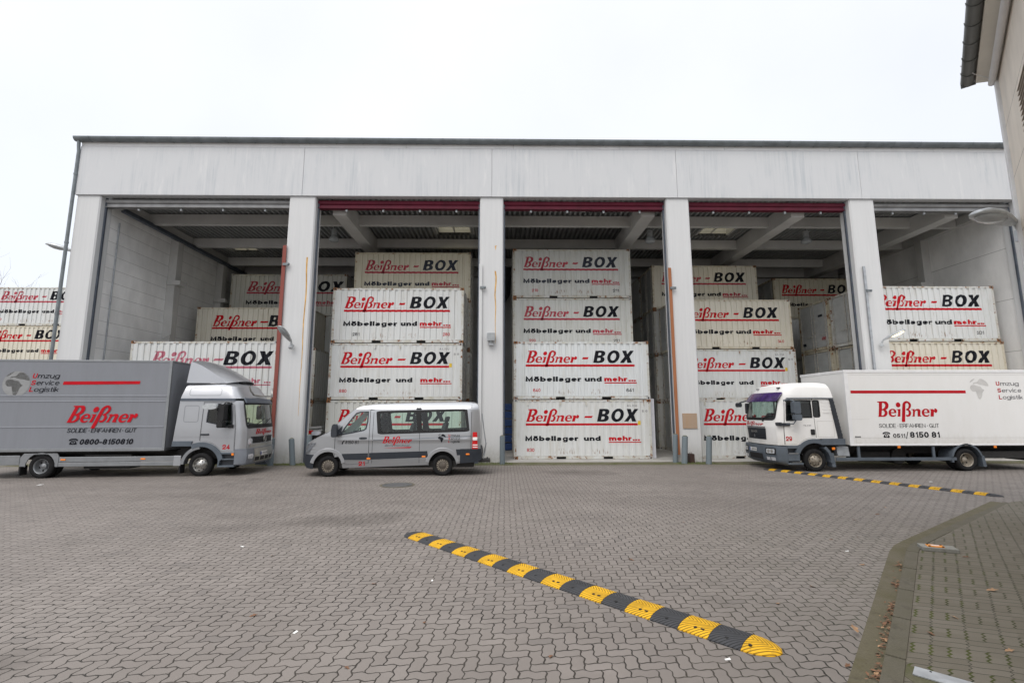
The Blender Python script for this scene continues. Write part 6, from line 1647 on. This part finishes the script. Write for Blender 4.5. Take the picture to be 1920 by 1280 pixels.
# bumper
mbx = lerp_path([(.22, -1.06), (.32, -1.24), (.55, -1.28), (.86, -1.26)])
def mbs(x, z):
    d = (mbx(z) + .40) - x; return .0 + (.13 * (d / .40) ** 2.3 if d > 0 else 0)
mpath = [(mbx(z), z) for z in (.86, .74, .62, .5, .38, .30, .22)]
shell('bumper', tm, [(-.96, .86)] + mpath + [(-.94, .22)], [[(-.70, .865)] + mpath], mbs, WW, 'greyplast', (), lambda x, z: (-.17, 0), 12, MG, MZ)
bm_ = tm.children[-1]
def mB(u, v, off=0.0):
    y = WW - u; y0 = mbs(mbx(v), v); s = max(-1, min(1, (y - WW / 2) / (WW / 2 - y0))); return (mbx(v) - .17 * (1 - abs(s) ** 2.4) - off, y, v)
fl = Flat(); fl.rect(.75, .36, 1.68, .56); fl.build('air_slot', lambda u, v: mB(u, v, .008), 'black', bm_, UW, MZ)
illegible_plate(bm_, lambda u, v, off: mB(u, v, .014 + off), .80, 1.32, .62, .74)
for a, fx in ((.16, 0), (WW - .62, 0)):
    fl = Flat(); fl.poly(rrect(a, .56, a + .46, .78, .03)); fl.build('headlight_housing', lambda u, v: mB(u, v, .006), 'black', tm, UW, MZ)
    hh = tm.children[-1]
    fl = Flat(); fl.poly(rrect(a + .05, .60, a + .41, .75, .03)); fl.build('headlight', lambda u, v: mB(u, v, .012), 'lens', hh, UW, MZ)
    fl = Flat(); fl.poly(ellipse(a + .15, .675, .055)); fl.poly(ellipse(a + .30, .675, .055)); fl.build('reflector', lambda u, v: mB(u, v, .018), 'chrome', hh, UW, MZ)
    fl = Flat(); fl.rect(a + .03, .36, a + .20, .47); fl.rect(a + .23, .36, a + .42, .47); fl.build('fog_light', lambda u, v: mB(u, v, .008), 'lens', tm, UW, MZ)
# steps, fender, rear
mb = MB(); mb.box(-.96, -.50, .10, .32, .25, .885); mb.build('step_well', 'darkplast', tm)
mb = MB(); mb.box(-.95, -.50, .0, .2, .78, .885); mb.box(-.96, -.55, -.005, .2, .36, .60); mb.box(-.96, -.44, -.012, .2, .235, .30); mb.build('cab_step', 'greyplast', tm, bevel=.012)
MB().box(-.93, -.60, -.018, .1, .600, .635).build('step_tread', 'alu', tm); MB().box(-.86, -.52, -.020, .1, .300, .318).build('step_tread', 'alu', tm)
mb = MB(); q = arch(0, .38, .735, 65, 158, 14) + arch(0, .38, .59, 158, 60, 14)
mb.prism(q, 'y', -.015, .28); mb.prism(q, 'y', WW - .28, WW + .015)
mb.prism([(.22, .905), (1.09, .905), (1.09, 1.115), (.30, 1.115)], 'y', -.010, .3); mb.prism([(.22, .905), (1.09, .905), (1.09, 1.115), (.30, 1.115)], 'y', WW - .3, WW + .010); mb.build('fender', 'greyplast', tm, bevel=.015)
mb = MB(); q = arch(.02, .38, .60, -8, 52, 8) + arch(.02, .38, .50, 52, -8, 8); mb.prism(q, 'y', .0, .3); mb.prism([(.50, .62), (.66, .62), (.70, .15), (.58, .15)], 'y', .02, .3); mb.build('fender_liner', 'greyplast', tm, bevel=.008)
mb = MB(); mb.box(.60, .70, -.012, .02, .74, .82); mb.build('side_marker', 'amber', tm, bevel=.008)
mb = MB(); mb.box(.72, 4.95, .0, .05, .37, .47)
for x in (1.56, 4.20): mb.box(x - .04, x + .04, .03, .09, .46, .90)
mb.box(.72, 4.95, WW - .05, WW, .37, .47); mb.build('side_guard', 'greyplast', tm, bevel=.006)
for x in (2.95, 6.35): MB().box(x - .05, x + .05, -.018, .0, .79, .865).build('side_marker', 'amber', tm, bevel=.006)
mb = MB(); q = arch(5.33, .38, .56, 15, 172, 16) + arch(5.33, .38, .50, 172, 15, 16); mb.prism(q, 'y', -.01, .55)
mb.prism([(4.77, .30), (4.84, .30), (4.84, .50), (4.77, .50)], 'y', -.01, .1); mb.prism([(5.86, .15), (5.98, .15), (5.93, .52), (5.83, .52)], 'y', .0, .5); mb.build('rear_fender', 'greyplast', tm, bevel=.006)
mb = MB(); mb.prism([(.86, .52), (1.30, .50), (1.26, .84), (.84, .84)], 'y', .12, .6); mb.build('battery_box', 'zinc_light', tm, bevel=.02)
mb = MB(); mb.box(-.8, 8.5, .75, .98, .55, .86); mb.box(-.8, 8.5, WW - .98, WW - .75, .55, .86); mb.box(-.9, 1.0, .3, WW - .3, .58, 1.1); mb.box(-.1, .1, .3, WW - .3, .3, .5); mb.box(5.2, 5.45, .4, WW - .4, .26, .5)
mb.box(NX0, NX1, .06, WW, .83, .89); mb.box(1.9, 3.0, .5, 1.2, .30, .62); mb.box(5.9, 8.4, .15, WW - .15, .42, .66); mb.box(8.0, 8.55, .1, WW, .3, .62); mb.build('chassis', 'under', tm)
mb = MB(); mb.cyl((3.4, .6, .46), (3.4, 1.7, .46), .27, n=20); mb.build('air_tank', 'under', tm, smooth=40)
wheel(tm, 0, .02, .38, .385, .225, 'front_m'); wheel(tm, 5.33, .02, .38, .385, .22, 'rear_l'); wheel(tm, 5.33, .28, .38, .385, .22, 'rear_l')
wheel(tm, 0, WW - .02, .38, .385, .225, 'front', True); wheel(tm, 5.33, WW - .02, .38, .385, .22, 'rear_l', True)
# mirrors and interior
mb = MB(); mb.prism(rrect(-.82, 1.98, -.58, 2.40, .06), 'y', -.34, -.14); mb.prism(rrect(-.80, 1.75, -.56, 1.96, .06), 'y', -.34, -.16)
mb.tube([(-.96, .02, 2.44), (-.86, -.18, 2.46), (-.74, -.24, 2.40)], .028, 8); mb.tube([(-.95, .02, 1.62), (-.80, -.2, 1.63), (-.72, -.24, 1.76)], .02, 6); mb.build('side_mirror', 'greyplast', tm, bevel=.025)
mb = MB(); mb.prism(rrect(-.98, 1.95, -.78, 2.38, .06), 'y', WW + .10, WW + .30); mb.prism(rrect(-.96, 1.74, -.78, 1.93, .06), 'y', WW + .10, WW + .28); mb.prism(rrect(-1.36, 2.22, -1.18, 2.40, .07), 'y', WW + .12, WW + .32)
mb.tube([(-.96, WW - .05, 2.44), (-1.05, WW + .12, 2.46), (-1.24, WW + .2, 2.40)], .028, 8); mb.tube([(-.90, WW + .2, 2.42), (-.90, WW, 2.45)], .02, 6); mb.build('side_mirror', 'darkplast', tm, bevel=.025)
mb = MB(); mb.box(-1.0, .9, .12, WW - .12, 1.12, 1.16); mb.box(.84, .88, .14, WW - .14, 1.16, 2.6); mb.build('cab_floor', 'seat', tm)
mb = MB(); mb.prism([(-1.08, 1.16), (-.62, 1.16), (-.66, 1.72), (-.80, 1.82), (-1.10, 1.74)], 'y', .2, WW - .2); mb.prism([(-.98, 1.80), (-.80, 1.80), (-.76, 2.0), (-.86, 2.0)], 'y', .8, 1.35); mb.build('dashboard', 'darkplast', tm, bevel=.03)
for y in (.60, 1.80):
    mb = MB(); mb.box(-.32, .18, y - .25, y + .25, 1.16, 1.60); mb.prism([(.10, 1.56), (.28, 1.56), (.38, 2.3), (.25, 2.3)], 'y', y - .24, y + .24); mb.build('seat', 'seat', tm, bevel=.04)
mb = MB(); mb.tube([(-.58 - .1 * math.sin(a) * .6, .62 + .21 * math.cos(a), 1.82 + .16 * math.sin(a)) for a in [i * math.pi / 8 for i in range(17)]], .018, 6); mb.build('steering_wheel', 'darkplast', tm)

# ================================================================== speed bumps
def bump(name, A, B, n, wd, label, first_black=True, end_long=.28, tip='yellow'):
    A, B = Vector(A), Vector(B); L = (B - A).length; d = (B - A).normalized()
    t = thing(name, label, 'speed bump', (A.x, A.y, 0), math.atan2(d.y, d.x), 'striped rubber speed bumps')
    sec = [(-.5, 0), (-.5, .010), (-.44, .022), (-.33, .040), (-.18, .050), (0, .053), (.18, .050), (.33, .040), (.44, .022), (.5, .010), (.5, 0)]
    body = L - 2 * end_long; seg = body / n
    rr = random.Random(n)
    for i in range(n):
        x0, x1 = end_long + i * seg + .002, end_long + (i + 1) * seg - .002
        lift = rr.uniform(0, .003); dy = rr.uniform(-.004, .004)
        yel = (i % 2 == 0) if first_black else (i % 2 == 1)
        mb = MB(); mb.prism([(p[0] * wd + dy, p[1] + (lift if p[1] > .02 else 0)) for p in sec], 'x', x0, x1)
        o = mb.build('rubber_segment', 'yellow' if yel else 'bumpblack', t)
        mb = MB(); xm = (x0 + x1) / 2
        mb.cyl((xm, -.30 * wd, .039), (xm, -.30 * wd, .0465), .017, n=10); mb.build('bolt', 'black', o)
        if yel:
            mb = MB(); mb.prism(rrect(xm + .05, -.29 * wd - .012, xm + .085, -.29 * wd + .012, .004), 'z', .039, .0475); mb.build('reflector_slot', 'black', o)
    for side in (0, 1):
        rows = []; k = 8
        for j in range(k + 1):
            q = j / k; s = math.sqrt(max(0, 1 - q * q)); h = max(.15, s)
            x = end_long * (1 - q) if side == 0 else L - end_long * (1 - q)
            rows.append([(x, p[0] * wd * max(s, .02), p[1] * h) for p in sec])
        mb = MB(); m_ = len(sec)
        for r_ in rows: mb.v += r_
        for a in range(k):
            for i in range(m_ - 1): mb.f.append([a * m_ + i, a * m_ + i + 1, (a + 1) * m_ + i + 1, (a + 1) * m_ + i]); mb.mi.append(0)
        yel = (side == 1) if first_black else False
        e_ = mb.build('end_cap', tip if yel else 'bumpblack', t, smooth=30)
        if side == 1:
            mb = MB(); mb.cyl((L - end_long * .8, -.30 * wd, .034), (L - end_long * .8, -.30 * wd, .0475), .017, n=10); mb.build('bolt', 'black', e_)
    return t
bump('speed_bump', (-1.66, 8.78), (2.42, 4.50), 18, .39, 'black and yellow speed bump lying on the open paving, ending in a yellow tip')
bump('speed_bump', (9.36, 17.72), (12.18, 11.99), 25, .36, 'black and yellow speed bump running out from under the white truck', True, .28, 'bumpblack')

# ================================================================== small things on the ground
t = thing('concrete_slab', 'short grey concrete slab lying on the pavement at the kerb bend', 'slab', (6.43, 7.42, .045), R(-24))
mb = MB(); mb.box(-.215, .215, -.12, .12, .0, .055); mb.build('slab', 'slab_grey', t, bevel=.008)
t = thing('marker_plate', 'orange plastic marker plate lying on the small concrete slab', 'marker', (6.39, 7.42, .1005), R(-24))
MB().prism(rrect(-.10, -.055, .10, .055, .01), 'z', 0, .012).build('plate', 'orange', t)
mb = MB()
for x in (-.08, .08):
    for y in (-.048, .048): mb.cyl((x, y, .008), (x, y, .016), .015, n=8)
mb.build('bolt_hole', 'black', t)
MB().prism(rrect(-.05, -.022, .05, .022, .008), 'z', .010, .0145).build('reflector', 'foil', t)
t = thing('manhole_cover', 'round iron manhole cover in the paving in front of the van', 'manhole cover', (-3.06, 14.3, .004))
mb = MB(); mb.lathe([(0, .42), (.006, .42), (.008, .36), (.002, .355), (.002, .34), (.010, .335), (.010, 0)], (0, 0, 0), 'z', 40); mb.build('cover', 'iron', t)
mb = MB(); mb.lathe([(.0, .43), (.004, .43), (.004, .50), (.0, .50)], (0, 0, 0), 'z', 40); mb.build('frame_ring', 'kerb', t)
t = thing('cover_plate', 'grey steel cover plate at the bottom edge beside the kerb', 'plate', (3.40, 3.98, .05), R(-45))
MB().box(-.20, .16, -.085, .075, 0, .008).build('plate', 'steelplate', t)
mb = MB(); mb.cyl((-.1, .05, .006), (-.1, .05, .011), .008, n=8); mb.build('bolt', 'black', t)
tag(MB().prism([(3.10, 3.72), (3.30, 3.55), (3.62, 3.9), (3.28, 4.22), (3.13, 4.06)], 'z', .02, .0475).build('broken_concrete', 'moss_strip', None), 'crumbling mossy concrete patch around the steel cover plate', 'concrete')
# leaf litter gathered in the gutter and a few single leaves
rl = random.Random(11)
def leaf_mesh(mb, c, a, s, mi=0, tilt=.0):
    q = [(-1, 0), (-.55, .42), (-.2, .30), (.1, .62), (.35, .28), (1, .05), (.4, -.26), (.1, -.58), (-.25, -.28), (-.6, -.38)]
    vs = []
    for x, y in q:
        X_, Y_ = x * s * math.cos(a) - y * s * math.sin(a), x * s * math.sin(a) + y * s * math.cos(a)
        vs.append((c[0] + X_, c[1] + Y_, c[2] + tilt * s * (x * .5 + y * .4) + .25 * s * abs(y)))
    mb.add(vs, [tuple(range(len(q)))], mi)
mb = MB(); P0, P1 = Vector(a1[0]), Vector(a1[1]); nrm = Vector((P1 - P0)).normalized(); sid = Vector((-nrm.y, nrm.x)); LL = (P1 - P0).length
for i in range(260):
    c = rl.choice((.575, .64, .70, .735, .78, .86, .93)) + rl.gauss(0, .012); dd = abs(rl.gauss(0, .035)) + .012
    p = P0 + nrm * LL * c + sid * dd; leaf_mesh(mb, (p.x, p.y, .008 + rl.uniform(0, .022)), rl.uniform(0, 6.3), rl.uniform(.010, .028), rl.choice((0, 0, 0, 1)), rl.uniform(-.6, .6))
o = mb.build('leaf_litter', ['leaf', 'leaf2']); o['kind'] = 'stuff'
lm = MB(); leaf_mesh(lm, (0, 0, .006), 0, .05, 0, .3); l0 = lm.build('fallen_leaf', 'leaf'); lm = MB(); leaf_mesh(lm, (0, 0, .006), 0, .055, 0, .5); l1 = lm.build('fallen_leaf', 'leaf2')
spots = [(6.75, 9.6, 0, 0), (5.9, 8.35, 0, 0), (5.35, 8.2, 0, 0), (4.5, 5.1, .05, 1), (4.35, 4.42, .05, 1), (3.95, 4.75, .05, 0), (5.6, 5.8, .05, 1), (4.6, 4.25, .05, 0), (2.3, 4.55, 0, 0), (4.9, 6.9, 0, 1), (3.7, 6.1, 0, 1), (6.5, 7.05, .05, 0),
         (3.4, 9.5, 0, 0), (5.5, 10.4, 0, 0), (1.8, 7.2, 0, 0), (3.0, 5.6, 0, 1), (-1.6, 6.3, 0, 0), (-.8, 5.2, 0, 0), (.4, 4.5, 0, 0), (-2.6, 5.4, 0, 0), (-3.4, 7.5, 0, 1), (-1.3, 4.35, 0, 0), (7.6, 10.1, 0, 0), (8.3, 10.8, 0, 1), (3.32, 4.86, .05, 1), (2.85, 4.3, .004, 0)]
for i, (x, y, z, k) in enumerate(spots):
    src = (l0, l1)[k]; o = src if i in (0, 3) else src.copy()
    if o is not src: COL.objects.link(o)
    o.location = (x, y, z); o.rotation_euler = (0, 0, rl.uniform(0, 6.3)); o.scale = (rl.uniform(.6, 1.1),) * 3
    tag(o, ('dry brown leaf lying loose on the paving stones', 'pale dry leaf lying loose on the paving stones')[k], 'leaf', 'single fallen leaves on the paving')
pm = MB(); pm.add([(-.05, -.02, .004), (.05, -.03, .006), (.06, .02, .012), (-.04, .03, .005)], [(0, 1, 2, 3)]); p0 = pm.build('paper_scrap', 'paper')
for i, (x, y) in enumerate(((5.15, 7.55), (-2.0, 5.0), (-4.1, 8.0), (12.6, 14.5), (-13.4, 14.6), (1.9, 4.42), (-.9, 6.4), (.9, 6.3))):
    o = p0 if i == 0 else p0.copy()
    if i: COL.objects.link(o)
    o.location = (x, y, 0); o.rotation_euler = (0, 0, i * 1.3); k = (.5, .5, .7, 1.6, 2.2, .5, .4, .4)[i]; o.scale = (k, k, 1)
    tag(o, 'small white paper scrap lying on the paving', 'litter', 'white paper scraps on the paving')
# weeds along the hall front
mb = MB(); rg = random.Random(3)
for i in range(2600):
    x = rg.choice((rg.uniform(-9.6, -7.6), rg.uniform(-1.4, .3), rg.uniform(6.9, 8.4), rg.uniform(-19, 22))); y = rg.gauss(19.75, .28)
    if abs(y - 19.75) > .45: continue
    big_ = any(abs(x - c) < .5 for c in (-8.1, -.4, -.9, 7.4)); h = rg.uniform(.02, .05) * (2.2 if big_ and rg.random() < .3 else 1); a = rg.uniform(0, 6.3); d_ = rg.uniform(.0, .03)
    mb.add([(x, y, .003), (x + .012 * math.cos(a), y + .012 * math.sin(a), .003), (x + d_ * math.sin(a), y - d_ * math.cos(a), h)], [(0, 1, 2)])
o = mb.build('grass', 'grass'); o['kind'] = 'stuff'

# near side and far side pieces of the vehicles become parts of their own
def halves(root, Wd):
    def cut(o):
        if o.type != 'MESH' or not o.data.polygons: return None
        ys = [sum(o.data.vertices[i].co.y for i in p.vertices) / len(p.vertices) for p in o.data.polygons]
        if o.parent is not root and o.parent is not None: pass
        if any(.30 * Wd < y < .70 * Wd for y in ys) or min(ys) > .5 * Wd or max(ys) < .5 * Wd: return None
        far = o.copy(); far.data = o.data.copy(); COL.objects.link(far)
        for ob, keep_far in ((o, False), (far, True)):
            bm = bmesh.new(); bm.from_mesh(ob.data)
            bmesh.ops.delete(bm, geom=[f for f in bm.faces if (f.calc_center_median().y > .5 * Wd) != keep_far], context='FACES')
            bm.to_mesh(ob.data); bm.free()
        return far
    for o in list(root.children):
        far = cut(o)
        for c in list(o.children):
            fc = cut(c)
            if fc is not None and far is not None: fc.parent = far
for r_, w_ in ((van, VW), (tl_, LW), (tm, WW)): halves(r_, w_)
